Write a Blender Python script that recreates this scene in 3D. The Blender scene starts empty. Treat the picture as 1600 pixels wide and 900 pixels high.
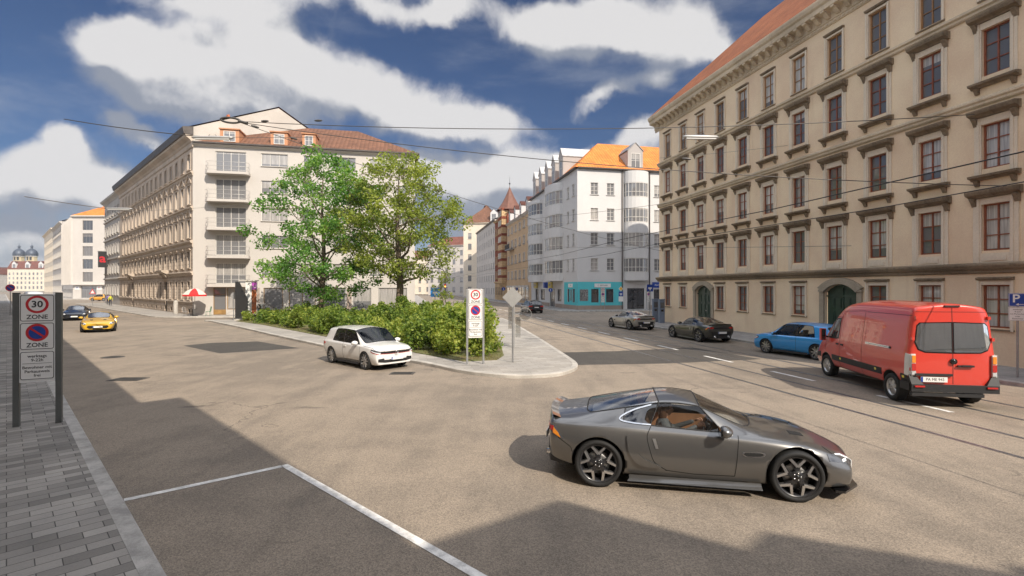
import bpy, bmesh, math, random
from mathutils import Vector, Matrix, Euler
from mathutils.bvhtree import BVHTree
from mathutils.geometry import tessellate_polygon
R_ = math.radians
SC = bpy.context.scene
COL = SC.collection
random.seed(7)

# ------------------------------------------------------------------ camera
cd = bpy.data.cameras.new('camera'); cam = bpy.data.objects.new('camera', cd); COL.objects.link(cam)
cam.location = (0, 0, 3.0); cam.rotation_euler = (R_(90), 0, 0)
cd.sensor_width = 36; cd.lens = 36 * 790 / 1600; cd.clip_start = .05; cd.clip_end = 6000
SC.camera = cam
FPX = 790.0
# ------------------------------------------------------------------ sun, exposure
SUN_AZ = 35.0                     # shadows run this many degrees left of straight ahead
SUN_EL = 39.8
sd = bpy.data.lights.new('sun', 'SUN'); sun = bpy.data.objects.new('sun', sd); COL.objects.link(sun)
sd.energy = 3.4; sd.angle = R_(.25); sd.color = (1, .90, .77)
_sv = Vector((math.sin(R_(SUN_AZ)) * math.cos(R_(SUN_EL)), -math.cos(R_(SUN_AZ)) * math.cos(R_(SUN_EL)), math.sin(R_(SUN_EL))))
sun.rotation_euler = _sv.to_track_quat('Z', 'Y').to_euler()
sun.location = _sv * 60
SC.view_settings.view_transform = 'Standard'; SC.view_settings.look = 'None'
SC.view_settings.exposure = 0.76; SC.view_settings.gamma = 1; SC.view_settings.use_curve_mapping = False
SC.render.engine = 'CYCLES'
cy = SC.cycles
cy.max_bounces = 6; cy.diffuse_bounces = 3; cy.glossy_bounces = 3; cy.transmission_bounces = 4; cy.transparent_max_bounces = 8
cy.caustics_reflective = False; cy.caustics_refractive = False; cy.use_denoising = True
cy.sample_clamp_indirect = 6

# ------------------------------------------------------------------ node helpers
class NT:
    def __init__(s, nt): s.nt = nt; s.N = nt.nodes; s.L = nt.links
    def n(s, typ, **kw):
        nd = s.N.new(typ)
        for k, v in kw.items(): setattr(nd, k, v)
        return nd
    def link(s, a, b): s.L.new(a, b)
    def put(s, sock, v):
        if hasattr(v, 'is_output') or isinstance(v, bpy.types.NodeSocket): s.L.new(v, sock)
        elif v is not None: sock.default_value = v
    def math(s, op, a, b=None, c=None, clamp=False):
        nd = s.n('ShaderNodeMath', operation=op); nd.use_clamp = clamp
        s.put(nd.inputs[0], a); s.put(nd.inputs[1], b); s.put(nd.inputs[2], c)
        return nd.outputs[0]
    def mix(s, f, a, b, blend='MIX'):
        nd = s.n('ShaderNodeMixRGB', blend_type=blend)
        s.put(nd.inputs[0], f); s.put(nd.inputs[1], a); s.put(nd.inputs[2], b)
        return nd.outputs[0]
    def ramp(s, f, a, b, smooth=True):
        nd = s.n('ShaderNodeMapRange'); nd.interpolation_type = 'SMOOTHSTEP' if smooth else 'LINEAR'
        s.put(nd.inputs['Value'], f); nd.inputs['From Min'].default_value = a; nd.inputs['From Max'].default_value = b
        return nd.outputs[0]
    def noise(s, vec, scale, detail=3, rough=.55, dist=0):
        nd = s.n('ShaderNodeTexNoise'); s.put(nd.inputs['Vector'], vec)
        nd.inputs['Scale'].default_value = scale; nd.inputs['Detail'].default_value = detail
        nd.inputs['Roughness'].default_value = rough; nd.inputs['Distortion'].default_value = dist
        return nd.outputs[0]
    def mapping(s, vec, loc=(0, 0, 0), rot=(0, 0, 0), sc=(1, 1, 1)):
        nd = s.n('ShaderNodeMapping'); s.put(nd.inputs[0], vec)
        nd.inputs['Location'].default_value = loc; nd.inputs['Rotation'].default_value = rot; nd.inputs['Scale'].default_value = sc
        return nd.outputs[0]

def c4(c): return (c[0], c[1], c[2], 1)

# ------------------------------------------------------------------ sky with clouds, by direction
W = bpy.data.worlds.new('World'); SC.world = W; W.use_nodes = True
def make_sky():
    t = NT(W.node_tree); t.N.clear()
    out = t.n('ShaderNodeOutputWorld'); bg = t.n('ShaderNodeBackground'); bg.inputs[1].default_value = .15
    t.link(bg.outputs[0], out.inputs[0])
    sky = t.n('ShaderNodeTexSky', sky_type='NISHITA'); sky.sun_disc = False
    sky.sun_elevation = R_(SUN_EL); sky.sun_rotation = R_(180 - SUN_AZ); sky.air_density = 1.0; sky.dust_density = .6; sky.ozone_density = 2.2
    tc = t.n('ShaderNodeTexCoord'); D = tc.outputs['Generated']
    # (px, py, rx, ry): where the clouds stand in the sky, as seen from the square
    blobs = [(300, 112, 150, 66), (215, 62, 105, 34), (420, 92, 130, 62), (545, 142, 150, 56), (655, 180, 150, 44), (745, 196, 110, 28),
             (330, 168, 160, 34), (200, 110, 60, 60),
             (330, 8, 150, 24), (545, 12, 190, 26), (690, 25, 60, 22),
             (845, 40, 110, 36), (920, 68, 90, 40), (1000, 40, 110, 52), (1060, 78, 80, 44), (1118, 88, 40, 30),
             (960, 160, 64, 17), (1040, 146, 22, 22),
             (70, 268, 95, 40), (110, 242, 50, 22), (30, 310, 120, 40), (115, 318, 90, 34), (182, 205, 40, 30), (235, 225, 40, 18), (190, 300, 60, 50),
             (50, 372, 120, 26), (60, 410, 130, 20), (240, 330, 90, 50),
             (650, 262, 60, 24), (705, 275, 70, 34), (800, 258, 80, 28), (880, 250, 80, 26), (760, 292, 160, 40), (1005, 228, 60, 24), (740, 345, 220, 44), (960, 300, 200, 60)]
    g = bpy.data.node_groups.new('cloud_density', 'ShaderNodeTree')
    g.interface.new_socket('Vector', in_out='INPUT', socket_type='NodeSocketVector')
    g.interface.new_socket('Density', in_out='OUTPUT', socket_type='NodeSocketFloat')
    q = NT(g); gi = q.n('NodeGroupInput'); go = q.n('NodeGroupOutput')
    V = gi.outputs[0]
    nz = q.n('ShaderNodeTexNoise'); q.link(V, nz.inputs['Vector']); nz.inputs['Scale'].default_value = 5; nz.inputs['Detail'].default_value = 6; nz.inputs['Roughness'].default_value = .52
    off = q.n('ShaderNodeVectorMath', operation='SUBTRACT'); q.link(nz.outputs['Color'], off.inputs[0]); off.inputs[1].default_value = (.5, .5, .5)
    sc_ = q.n('ShaderNodeVectorMath', operation='SCALE'); q.link(off.outputs[0], sc_.inputs[0]); sc_.inputs['Scale'].default_value = .17
    ad = q.n('ShaderNodeVectorMath', operation='ADD'); q.link(V, ad.inputs[0]); q.link(sc_.outputs[0], ad.inputs[1])
    sp = q.n('ShaderNodeSeparateXYZ'); q.link(ad.outputs[0], sp.inputs[0])
    az = q.math('ARCTAN2', sp.outputs[0], sp.outputs[1]); el = q.math('ARCSINE', sp.outputs[2])
    acc = None
    for px, py, rx, ry in blobs:
        a0 = math.atan((px - 800) / 790); e0 = math.atan((450 - py) * math.cos(a0) / 790)
        ra = rx / 790 * math.cos(a0) ** 2; re = ry / 790 * math.cos(a0)
        dx = q.math('MULTIPLY', q.math('SUBTRACT', az, a0), 1 / ra); dy = q.math('MULTIPLY', q.math('SUBTRACT', el, e0), 1 / re)
        r2 = q.math('MULTIPLY_ADD', dx, dx, q.math('MULTIPLY', dy, dy))
        d = q.math('POWER', 2.718, q.math('MULTIPLY', r2, -1.35))
        acc = d if acc is None else q.math('ADD', acc, d)
    # an added, nearly closed cloud cover, unseen behind and above, for fill light
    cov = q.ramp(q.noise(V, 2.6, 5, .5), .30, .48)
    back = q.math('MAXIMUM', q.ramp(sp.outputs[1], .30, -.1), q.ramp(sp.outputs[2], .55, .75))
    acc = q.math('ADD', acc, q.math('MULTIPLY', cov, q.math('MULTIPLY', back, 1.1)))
    fine = q.noise(ad.outputs[0], 16, 6, .6)
    acc = q.math('ADD', acc, q.math('MULTIPLY', q.math('SUBTRACT', fine, .5), .85))
    q.link(acc, go.inputs[0])
    def dens(vec):
        nd = t.n('ShaderNodeGroup'); nd.node_tree = g; t.link(vec, nd.inputs[0]); return nd.outputs[0]
    d0 = dens(D)
    up = t.n('ShaderNodeVectorMath', operation='ADD'); t.link(D, up.inputs[0]); up.inputs[1].default_value = (.035, -.01, .055)
    d1 = dens(up.outputs[0])
    mask = t.ramp(d0, .30, 1.02)
    shade = t.ramp(t.math('ADD', t.math('SUBTRACT', d1, d0), t.math('MULTIPLY', t.math('SUBTRACT', t.noise(D, 9, 5, .6), .5), .7)), -.38, .50)      # thicker cloud above = greyer
    lit = t.mix(shade, (3.05, 3.0, 3.0, 1), (1.2, 1.32, 1.58, 1))
    blue = t.mix(1, sky.outputs[0], (.17, .195, .25, 1), 'MULTIPLY')
    spd = t.n('ShaderNodeSeparateXYZ'); t.link(D, spd.inputs[0])
    # thin streaky veil near the horizon
    veil = t.noise(t.mapping(D, sc=(1.2, 1.2, 9)), 3.0, 4, .55)
    low = t.ramp(spd.outputs[2], .16, .02)
    # the unseen clouds overhead and behind are boosted to lift the shade
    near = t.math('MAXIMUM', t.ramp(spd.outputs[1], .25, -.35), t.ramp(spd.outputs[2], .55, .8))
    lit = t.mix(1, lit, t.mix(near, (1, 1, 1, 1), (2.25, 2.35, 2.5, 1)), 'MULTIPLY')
    vm = t.math('MULTIPLY', t.ramp(veil, .38, .70), t.math('MULTIPLY', low, .8))
    base = t.mix(vm, blue, (1.9, 2.1, 2.4, 1))
    cir = t.noise(t.mapping(D, rot=(.2, 0, .5), sc=(1.1, 2.2, 4.5)), 2.3, 6, .6)
    base = t.mix(t.math('MULTIPLY', t.ramp(cir, .46, .80), .36), base, (2.1, 2.2, 2.4, 1))
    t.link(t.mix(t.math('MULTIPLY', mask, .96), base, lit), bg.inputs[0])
    W.cycles.sampling_method = 'MANUAL'; W.cycles.sample_map_resolution = 512
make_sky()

# ------------------------------------------------------------------ materials
MATS = {}
def mat(name, col, rough=.6, metal=0, var=0, vscale=2.0, bump=0, bscale=40, spec=.5, coat=0, col2=None, stretch=None, emit=None, alpha=None):
    if name in MATS: return MATS[name]
    m = bpy.data.materials.new(name); m.use_nodes = True; MATS[name] = m
    t = NT(m.node_tree); b = t.N['Principled BSDF']
    b.inputs['Base Color'].default_value = c4(col); b.inputs['Roughness'].default_value = rough; b.inputs['Metallic'].default_value = metal
    b.inputs['Specular IOR Level'].default_value = spec; b.inputs['Coat Weight'].default_value = coat; b.inputs['Coat Roughness'].default_value = .03
    if var or bump:
        tc = t.n('ShaderNodeTexCoord'); V = tc.outputs['Object']
    if var:
        v2 = t.mapping(V, sc=stretch) if stretch else V
        n1 = t.noise(v2, vscale, 5, .6)
        n2 = t.noise(V, vscale * 9, 3, .6)
        f = t.ramp(t.math('ADD', t.math('MULTIPLY', n1, .75), t.math('MULTIPLY', n2, .25)), .32, .68)
        c2 = col2 or tuple(x * (1 - var) for x in col); c1 = tuple(min(1, x * (1 + var * .5)) for x in col)
        t.link(t.mix(f, c4(c1), c4(c2)), b.inputs['Base Color'])
    if bump:
        bn = t.n('ShaderNodeBump'); bn.inputs['Strength'].default_value = bump; bn.inputs['Distance'].default_value = .02
        t.link(t.noise(V, bscale, 3, .6), bn.inputs['Height']); t.link(bn.outputs[0], b.inputs['Normal'])
    if emit:
        b.inputs['Emission Color'].default_value = c4(emit[:3]); b.inputs['Emission Strength'].default_value = emit[3]
    return m

def glass_mat(name, tint, refl=.12, dark=0):
    m = bpy.data.materials.new(name); m.use_nodes = True; MATS[name] = m
    t = NT(m.node_tree); t.N.clear()
    out = t.n('ShaderNodeOutputMaterial'); tr = t.n('ShaderNodeBsdfTransparent'); gl = t.n('ShaderNodeBsdfGlossy')
    tr.inputs[0].default_value = c4(tint); gl.inputs['Roughness'].default_value = max(.01, dark); gl.inputs[0].default_value = (.95, .95, .95, 1)
    lw = t.n('ShaderNodeLayerWeight'); lw.inputs[0].default_value = .25
    f = t.math('MULTIPLY_ADD', lw.outputs['Fresnel'], .9, refl, True)
    mx = t.n('ShaderNodeMixShader'); t.link(f, mx.inputs[0]); t.link(tr.outputs[0], mx.inputs[1]); t.link(gl.outputs[0], mx.inputs[2])
    t.link(mx.outputs[0], out.inputs[0])
    return m

def pane_mat(name, c1, c2, refl=.5, rough=.04):
    """window glass of a building: dim room or blind behind, differing from window to window"""
    m = bpy.data.materials.new(name); m.use_nodes = True; MATS[name] = m
    t = NT(m.node_tree); b = t.N['Principled BSDF']
    oi = t.n('ShaderNodeObjectInfo'); tc = t.n('ShaderNodeTexCoord')
    sp = t.n('ShaderNodeSeparateXYZ'); t.link(tc.outputs['Generated'], sp.inputs[0])
    r = oi.outputs['Random']
    # a blind or curtain drawn to some height, seen behind the glass
    drop = t.math('MULTIPLY', t.math('FRACT', t.math('MULTIPLY', r, 7.13)), 1.3)
    blind = t.math('GREATER_THAN', sp.outputs[2], t.math('SUBTRACT', 1.15, drop))
    n = t.noise(t.mapping(tc.outputs['Object'], sc=(9, 9, .4)), 2.0, 2)
    cur = t.mix(t.ramp(n, .3, .7), c4(c2), c4(tuple(x * .6 for x in c2)))
    has = t.math('GREATER_THAN', r, .35)
    col = t.mix(t.math('MULTIPLY', blind, has), c4(c1), cur)
    t.link(col, b.inputs['Base Color']); b.inputs['Roughness'].default_value = .5; b.inputs['Specular IOR Level'].default_value = 0.2
    b.inputs['Coat Weight'].default_value = 1; b.inputs['Coat Roughness'].default_value = rough; b.inputs['Coat IOR'].default_value = 1.5 + refl
    return m

# ------------------------------------------------------------------ mesh building
class MB:
    def __init__(s): s.v = []; s.f = []; s.mi = []; s.m = []; s.sm = []
    def mid(s, m):
        if m not in s.m: s.m.append(m)
        return s.m.index(m)
    def add(s, vs, fs, m, smooth=False, M=None):
        o = len(s.v); k = s.mid(m)
        s.v += [tuple(M @ Vector(p)) if M is not None else tuple(p) for p in vs]
        for f in fs: s.f.append([o + i for i in f]); s.mi.append(k); s.sm.append(smooth)
    def quad(s, a, b, c, d, m): s.add([a, b, c, d], [(0, 1, 2, 3)], m)
    def box(s, x0, x1, y0, y1, z0, z1, m, M=None):
        vs = [(x0, y0, z0), (x1, y0, z0), (x1, y1, z0), (x0, y1, z0), (x0, y0, z1), (x1, y0, z1), (x1, y1, z1), (x0, y1, z1)]
        s.add(vs, [(0, 3, 2, 1), (4, 5, 6, 7), (0, 1, 5, 4), (1, 2, 6, 5), (2, 3, 7, 6), (3, 0, 4, 7)], m, False, M)
    def prism(s, pts, z0, z1, m, M=None, cap=True):
        """vertical prism over a ccw polygon"""
        n = len(pts); vs = [(p[0], p[1], z0) for p in pts] + [(p[0], p[1], z1) for p in pts]
        fs = [(i, (i + 1) % n, n + (i + 1) % n, n + i) for i in range(n)]
        if cap:
            for tri in tessellate_polygon([[Vector((p[0], p[1], 0)) for p in pts]]):
                a, b, c = tri
                A, B, Cc = Vector(pts[a]).to_2d(), Vector(pts[b]).to_2d(), Vector(pts[c]).to_2d()
                if (B - A).cross(Cc - A) < 0: b, c = c, b
                fs.append((n + a, n + b, n + c)); fs.append((a, c, b))
        s.add(vs, fs, m, False, M)
    def extr(s, prof, x0, x1, m, M=None):
        """profile of (y,z) points extruded along x"""
        n = len(prof); vs = [(x0, y, z) for y, z in prof] + [(x1, y, z) for y, z in prof]
        fs = [(i, (i + 1) % n, n + (i + 1) % n, n + i) for i in range(n)] + [tuple(range(n))[::-1], tuple(range(n, 2 * n))]
        s.add(vs, fs, m, False, M)
    def tube(s, pts, r, m, n=8, r1=None, cap=True, M=None):
        pts = [Vector(p) for p in pts]; r1 = r if r1 is None else r1; vs = []; fs = []
        L = len(pts); ref = None
        for i, p in enumerate(pts):
            d = (pts[min(i + 1, L - 1)] - pts[max(i - 1, 0)]).normalized()
            if ref is None: ref = Vector((0, 0, 1)) if abs(d.z) < .9 else Vector((1, 0, 0))
            a = d.cross(ref).normalized(); b = d.cross(a).normalized(); ref = a.cross(d)
            rr = (r + (r1 - r) * i / max(1, L - 1)) if not isinstance(r, (list, tuple)) else r[i]
            for k in range(n):
                t = 2 * math.pi * k / n; vs.append(p + a * (math.cos(t) * rr) + b * (math.sin(t) * rr))
        for i in range(L - 1):
            for k in range(n):
                fs.append((i * n + k, i * n + (k + 1) % n, (i + 1) * n + (k + 1) % n, (i + 1) * n + k))
        s.add(vs, fs, m, True, M)
        if cap: s.add(vs[:n], [tuple(range(n))], m, False, M); s.add(vs[-n:], [tuple(range(n))[::-1]], m, False, M)
    def lathe(s, prof, m, n=24, M=None, smooth=True):
        """profile of (r,z) turned about z"""
        vs = []; fs = []; L = len(prof)
        for r, z in prof:
            for k in range(n):
                t = 2 * math.pi * k / n; vs.append((r * math.cos(t), r * math.sin(t), z))
        for i in range(L - 1):
            for k in range(n): fs.append((i * n + k, i * n + (k + 1) % n, (i + 1) * n + (k + 1) % n, (i + 1) * n + k))
        s.add(vs, fs, m, smooth, M)
    def disc(s, r, z, m, n=24, M=None):
        s.add([(r * math.cos(2 * math.pi * k / n), r * math.sin(2 * math.pi * k / n), z) for k in range(n)], [tuple(range(n))], m, False, M)
    def mesh(s, name):
        me = bpy.data.meshes.new(name); me.from_pydata([tuple(p) for p in s.v], [], s.f)
        for m in s.m: me.materials.append(m)
        if s.f:
            me.polygons.foreach_set('material_index', s.mi); me.polygons.foreach_set('use_smooth', s.sm)
        me.update(); return me
    def build(s, name, parent=None, M=None, fix=False):
        me = s.mesh(name)
        if fix:
            b = bmesh.new(); b.from_mesh(me); bmesh.ops.recalc_face_normals(b, faces=b.faces); b.to_mesh(me); b.free()
        return link(name, me, parent, M)

def link(name, me, parent=None, M=None):
    o = bpy.data.objects.new(name, me); COL.objects.link(o)
    if parent is not None: o.parent = parent
    if M is not None: o.matrix_local = M
    return o
def tag(o, label=None, cat=None, group=None, kind=None):
    if label: o['label'] = label
    if cat: o['category'] = cat
    if group: o['group'] = group
    if kind: o['kind'] = kind
    return o
def thing(name, label, cat, loc=(0, 0, 0), rz=0, group=None):
    o = bpy.data.objects.new(name, None); COL.objects.link(o); o.empty_display_size = .3
    o.location = loc; o.rotation_euler = (0, 0, rz)
    return tag(o, label, cat, group)
def copy_tree(o, parent=None):
    c = o.copy(); COL.objects.link(c)
    if parent is not None: c.parent = parent; c.matrix_parent_inverse = Matrix()
    for ch in list(o.children): copy_tree(ch, c)
    return c
def struct(mb, name): return tag(mb.build(name), kind='structure')
def fr(ox, oy, ang=0, z=0): return Matrix.Translation((ox, oy, z)) @ Matrix.Rotation(ang, 4, 'Z')
def T3(x, y, z): return Matrix.Translation((x, y, z))
_fontcache = {}
def text_mesh(txt, size, depth=.002, align='CENTER', bold=0.0):
    cu = bpy.data.curves.new('lettering', 'FONT'); cu.body = txt; cu.size = size; cu.align_x = align; cu.align_y = 'CENTER'
    cu.extrude = depth; cu.offset = bold; cu.resolution_u = 3
    o = bpy.data.objects.new('lettering', cu); COL.objects.link(o)
    dg = bpy.context.evaluated_depsgraph_get()
    me = bpy.data.meshes.new_from_object(o.evaluated_get(dg)); bpy.data.objects.remove(o); bpy.data.curves.remove(cu)
    return me
def add_text(mb, txt, size, m, M, depth=.002, align='CENTER', bold=0.0, sx=1):
    """letters standing in the local x-z plane of M, read from -y"""
    me = text_mesh(txt, size, depth, align, bold)
    mb.add([(v.co.x * sx, -v.co.z, v.co.y) for v in me.vertices], [tuple(p.vertices) for p in me.polygons], m, False, M)
    bpy.data.meshes.remove(me)
# ================================================================== setting: ground, roads, pavements
U = Vector((.9786, .2056)); V_ = Vector((-.2056, .9786))      # across / along the right-hand street
LD = Vector((-.716, .698))                                     # along the left-hand street
LK = Vector((-.710, .704)); LN = Vector((.704, .710)); K0 = Vector((1.66, 0))   # near kerb line

def asphalt(name, c1, c2, speck=.5, cracks=True):
    m = bpy.data.materials.new(name); m.use_nodes = True; t = NT(m.node_tree); b = t.N['Principled BSDF']
    V = t.n('ShaderNodeTexCoord').outputs['Object']
    big = t.noise(V, .13, 4, .55); mid = t.noise(V, .9, 5, .6)
    streak = t.noise(t.mapping(V, rot=(0, 0, R_(-12)), sc=(1.6, .16, 1)), 1.0, 4, .6)
    f = t.math('ADD', t.math('MULTIPLY', big, .45), t.math('ADD', t.math('MULTIPLY', mid, .3), t.math('MULTIPLY', streak, .25)))
    col = t.mix(t.ramp(f, .42, .58), c4(c1), c4(c2))
    # stone chips
    vo = t.n('ShaderNodeTexVoronoi'); t.link(V, vo.inputs['Vector']); vo.inputs['Scale'].default_value = 70
    sp = t.n('ShaderNodeSeparateXYZ'); t.link(vo.outputs['Color'], sp.inputs[0])
    chip = t.mix(t.ramp(sp.outputs[0], 0, 1, False), (1 - speck, 1 - speck, 1 - speck, 1), (1 + speck, 1 + speck * .97, 1 + speck * .92, 1))
    col = t.mix(1, col, chip, 'MULTIPLY')
    # oil and wear stains
    st = t.ramp(t.noise(t.mapping(V, loc=(3, 7, 0), sc=(.45, 1.5, 1)), .6, 5, .66), .62, .72)
    col = t.mix(t.math('MULTIPLY', st, .6), col, (.05, .046, .042, 1))
    if cracks:
        wv = t.n('ShaderNodeVectorMath', operation='ADD'); t.link(V, wv.inputs[0])
        nz = t.n('ShaderNodeTexNoise'); t.link(V, nz.inputs['Vector']); nz.inputs['Scale'].default_value = .9; nz.inputs['Detail'].default_value = 4
        sc_ = t.n('ShaderNodeVectorMath', operation='SCALE'); t.link(nz.outputs['Color'], sc_.inputs[0]); sc_.inputs['Scale'].default_value = 2.2
        t.link(sc_.outputs[0], wv.inputs[1])
        ve = t.n('ShaderNodeTexVoronoi', feature='DISTANCE_TO_EDGE'); t.link(wv.outputs[0], ve.inputs['Vector']); ve.inputs['Scale'].default_value = .17
        ck = t.ramp(ve.outputs[0], .007, .002)
        gate = t.ramp(t.noise(V, .21, 2), .51, .60)
        col = t.mix(t.math('MULTIPLY', t.math('MULTIPLY', ck, gate), .45), col, (.05, .045, .04, 1))
    t.link(col, b.inputs['Base Color']); b.inputs['Roughness'].default_value = .82; b.inputs['Specular IOR Level'].default_value = .3
    bn = t.n('ShaderNodeBump'); bn.inputs['Strength'].default_value = .55; bn.inputs['Distance'].default_value = .006
    t.link(t.math('ADD', vo.outputs['Distance'], t.math('MULTIPLY', t.noise(V, 160, 2), .6)), bn.inputs['Height']); t.link(bn.outputs[0], b.inputs['Normal'])
    return m

def pavers(name, c1, c2, mortar, w, h, rot, bump=.5, off=.5, var=.9):
    m = bpy.data.materials.new(name); m.use_nodes = True; t = NT(m.node_tree); b = t.N['Principled BSDF']
    V = t.n('ShaderNodeTexCoord').outputs['Object']; Vr = t.mapping(V, rot=(0, 0, rot))
    br = t.n('ShaderNodeTexBrick'); t.link(Vr, br.inputs['Vector']); br.offset = off
    br.inputs['Scale'].default_value = 1; br.inputs['Brick Width'].default_value = w; br.inputs['Row Height'].default_value = h
    br.inputs['Mortar Size'].default_value = .006; br.inputs['Mortar Smooth'].default_value = .3; br.inputs['Bias'].default_value = 0
    br.inputs['Color1'].default_value = c4(c1); br.inputs['Color2'].default_value = c4(c2); br.inputs['Mortar'].default_value = c4(mortar)
    n = t.noise(V, .5, 4, .6); n2 = t.noise(V, 45, 3, .6)
    col = t.mix(.55, br.outputs['Color'], t.mix(t.ramp(n, .3, .7), (1.25, 1.22, 1.2, 1), (.7, .7, .72, 1)), 'MULTIPLY')
    col = t.mix(.4, col, t.mix(n2, (.6, .6, .6, 1), (1.4, 1.4, 1.4, 1)), 'MULTIPLY')
    t.link(col, b.inputs['Base Color']); b.inputs['Roughness'].default_value = .85; b.inputs['Specular IOR Level'].default_value = .25
    bn = t.n('ShaderNodeBump'); bn.inputs['Strength'].default_value = bump; bn.inputs['Distance'].default_value = .01
    t.link(t.math('SUBTRACT', t.math('MULTIPLY', n2, .25), br.outputs['Fac']), bn.inputs['Height']); t.link(bn.outputs[0], b.inputs['Normal'])
    return m

ASPH = asphalt('asphalt_road', (.285, .236, .185), (.205, .172, .138), .30)
PATCH = asphalt('asphalt_repair', (.085, .077, .068), (.068, .062, .056), .35, False)
EARTH = mat('distant_ground', (.2, .19, .15), .95, var=.3, vscale=.02)
PAVE_NEAR = pavers('grey_pavers', (.185, .175, .16), (.37, .35, .32), (.085, .08, .075), .42, .2, R_(-45))
PAVE_LIGHT = pavers('pale_pavers', (.30, .28, .25), (.39, .365, .33), (.21, .19, .165), .6, .3, R_(-12), .35)
PAVE_GREY = pavers('grey_flags', (.26, .25, .235), (.32, .305, .29), (.17, .16, .15), .5, .35, R_(-12), .35)
KERB = mat('granite_kerb', (.42, .40, .37), .8, var=.35, vscale=3, bump=.3, bscale=60)
KERBL = mat('pale_kerb', (.45, .42, .375), .8, var=.25, vscale=1.5, bump=.3, bscale=60)
PAINT = mat('road_paint', (.78, .76, .72), .7, var=.35, vscale=6, bump=.2, bscale=80)
RAIL = mat('tram_rail_steel', (.30, .30, .31), .35, .7, var=.3, vscale=5)
GROOVE = mat('rail_groove', (.02, .02, .02), .8)

m = MB(); m.quad((-1500, -400, -.02), (600, -400, -.02), (600, 1400, -.02), (-1500, 1400, -.02), EARTH); struct(m, 'ground')
m = MB(); m.quad((-420, -120, 0), (160, -120, 0), (160, 420, 0), (-420, 420, 0), ASPH); struct(m, 'road')

def P2(v): return (v[0], v[1])
def offset_poly(pts, d):
    """inset a ccw polygon by d (mitred)"""
    n = len(pts); out = []
    for i in range(n):
        a, b, c = Vector(pts[i - 1]).to_2d(), Vector(pts[i]).to_2d(), Vector(pts[(i + 1) % n]).to_2d()
        e1 = (b - a).normalized(); e2 = (c - b).normalized()
        n1 = Vector((-e1.y, e1.x)); n2 = Vector((-e2.y, e2.x)); k = n1 + n2
        k = k / max(.35, k.dot(n1)) if k.length > 1e-6 else n1
        out.append(tuple(b + k * d))
    return out
def round_poly(pts, rads, n=7):
    out = []
    for i in range(len(pts)):
        r = rads[i]
        b = Vector(pts[i]); a = Vector(pts[i - 1]); c = Vector(pts[(i + 1) % len(pts)])
        if r <= 0: out.append(tuple(b)); continue
        p = b + (a - b).normalized() * r; q = b + (c - b).normalized() * r
        for k in range(n + 1):
            u = k / n; out.append(tuple(p * (1 - u) ** 2 + b * 2 * u * (1 - u) + q * u * u))
    return out
def pavement(name, pts, surf, kerbm, h=.12, kw=.2, joints=True):
    inner = offset_poly(pts, kw)
    s = MB(); s.prism(inner, -.01, h, surf); struct(s, name)
    n = len(pts); k = MB()
    for i in range(n):
        a, b = Vector(pts[i]), Vector(pts[(i + 1) % n]); ia, ib = Vector(inner[i]), Vector(inner[(i + 1) % n])
        L = (b - a).length
        if L < .02: continue
        seg = max(1, round(L / 1.1)) if joints and L < 130 else 1
        for j in range(seg):
            u0 = j / seg; u1 = (j + 1) / seg - (.008 / max(L / seg, .05) / seg if seg > 1 else 0)
            p, q = a.lerp(b, u0), a.lerp(b, u1); ip, iq = ia.lerp(ib, u0), ia.lerp(ib, u1)
            e = (ip - p) * .12; e2 = (iq - q) * .12
            vs = [(p.x, p.y, -.01), (q.x, q.y, -.01), (q.x, q.y, h - .02), (p.x, p.y, h - .02), (p.x + e.x, p.y + e.y, h + .003), (q.x + e2.x, q.y + e2.y, h + .003), (iq.x, iq.y, h + .003), (ip.x, ip.y, h + .003), (ip.x, ip.y, -.01), (iq.x, iq.y, -.01)]
            k.add(vs, [(0, 1, 2, 3), (3, 2, 5, 4), (4, 5, 6, 7), (7, 6, 9, 8), (0, 3, 4, 7, 8), (1, 9, 6, 5, 2)], kerbm)
    struct(k, name.replace('pavement', 'kerb') if 'pavement' in name else name + '_kerb')

def lk(s, w): p = K0 + LK * s + LN * w; return (p.x, p.y)
# near left pavement (kerb runs along the left-hand street)
pavement('near_pavement', [lk(-40, -4), lk(-40, 0), lk(330, 0), lk(330, -4)], PAVE_NEAR, KERB)
# far pavement of the left-hand street, round the corner block and up the right-hand street
C0 = Vector((-34.1, 54.0)); LN2 = Vector((.698, .716))
def st(s, d):            # along left street from the corner block, d metres out from the facade
    p = C0 + LD * s - LN2 * d; return (p.x, p.y)
C1 = C0 + U * 23.3
p_ = [st(62, 4.2), (-35.6, 50.6), P2(C0 + U * 4 - V_ * 3.8), P2(C1 + U * 3.4 - V_ * 3.8), P2(C1 + U * 3.4 + V_ * 140), P2(C1 - U * 8 + V_ * 140), st(62, -16)]
pavement('corner_pavement', round_poly(p_, [0, 2.5, 1.5, 3, 0, 0, 0]), PAVE_LIGHT, KERBL)
pavement('far_pavement', round_poly([(-117, 131.5), (-84, 133), (-86, 180), (-180, 250), st(230, 4.2), st(119, 4.2)], [2, 0, 0, 0, 0, 2]), PAVE_LIGHT, KERBL)
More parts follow.
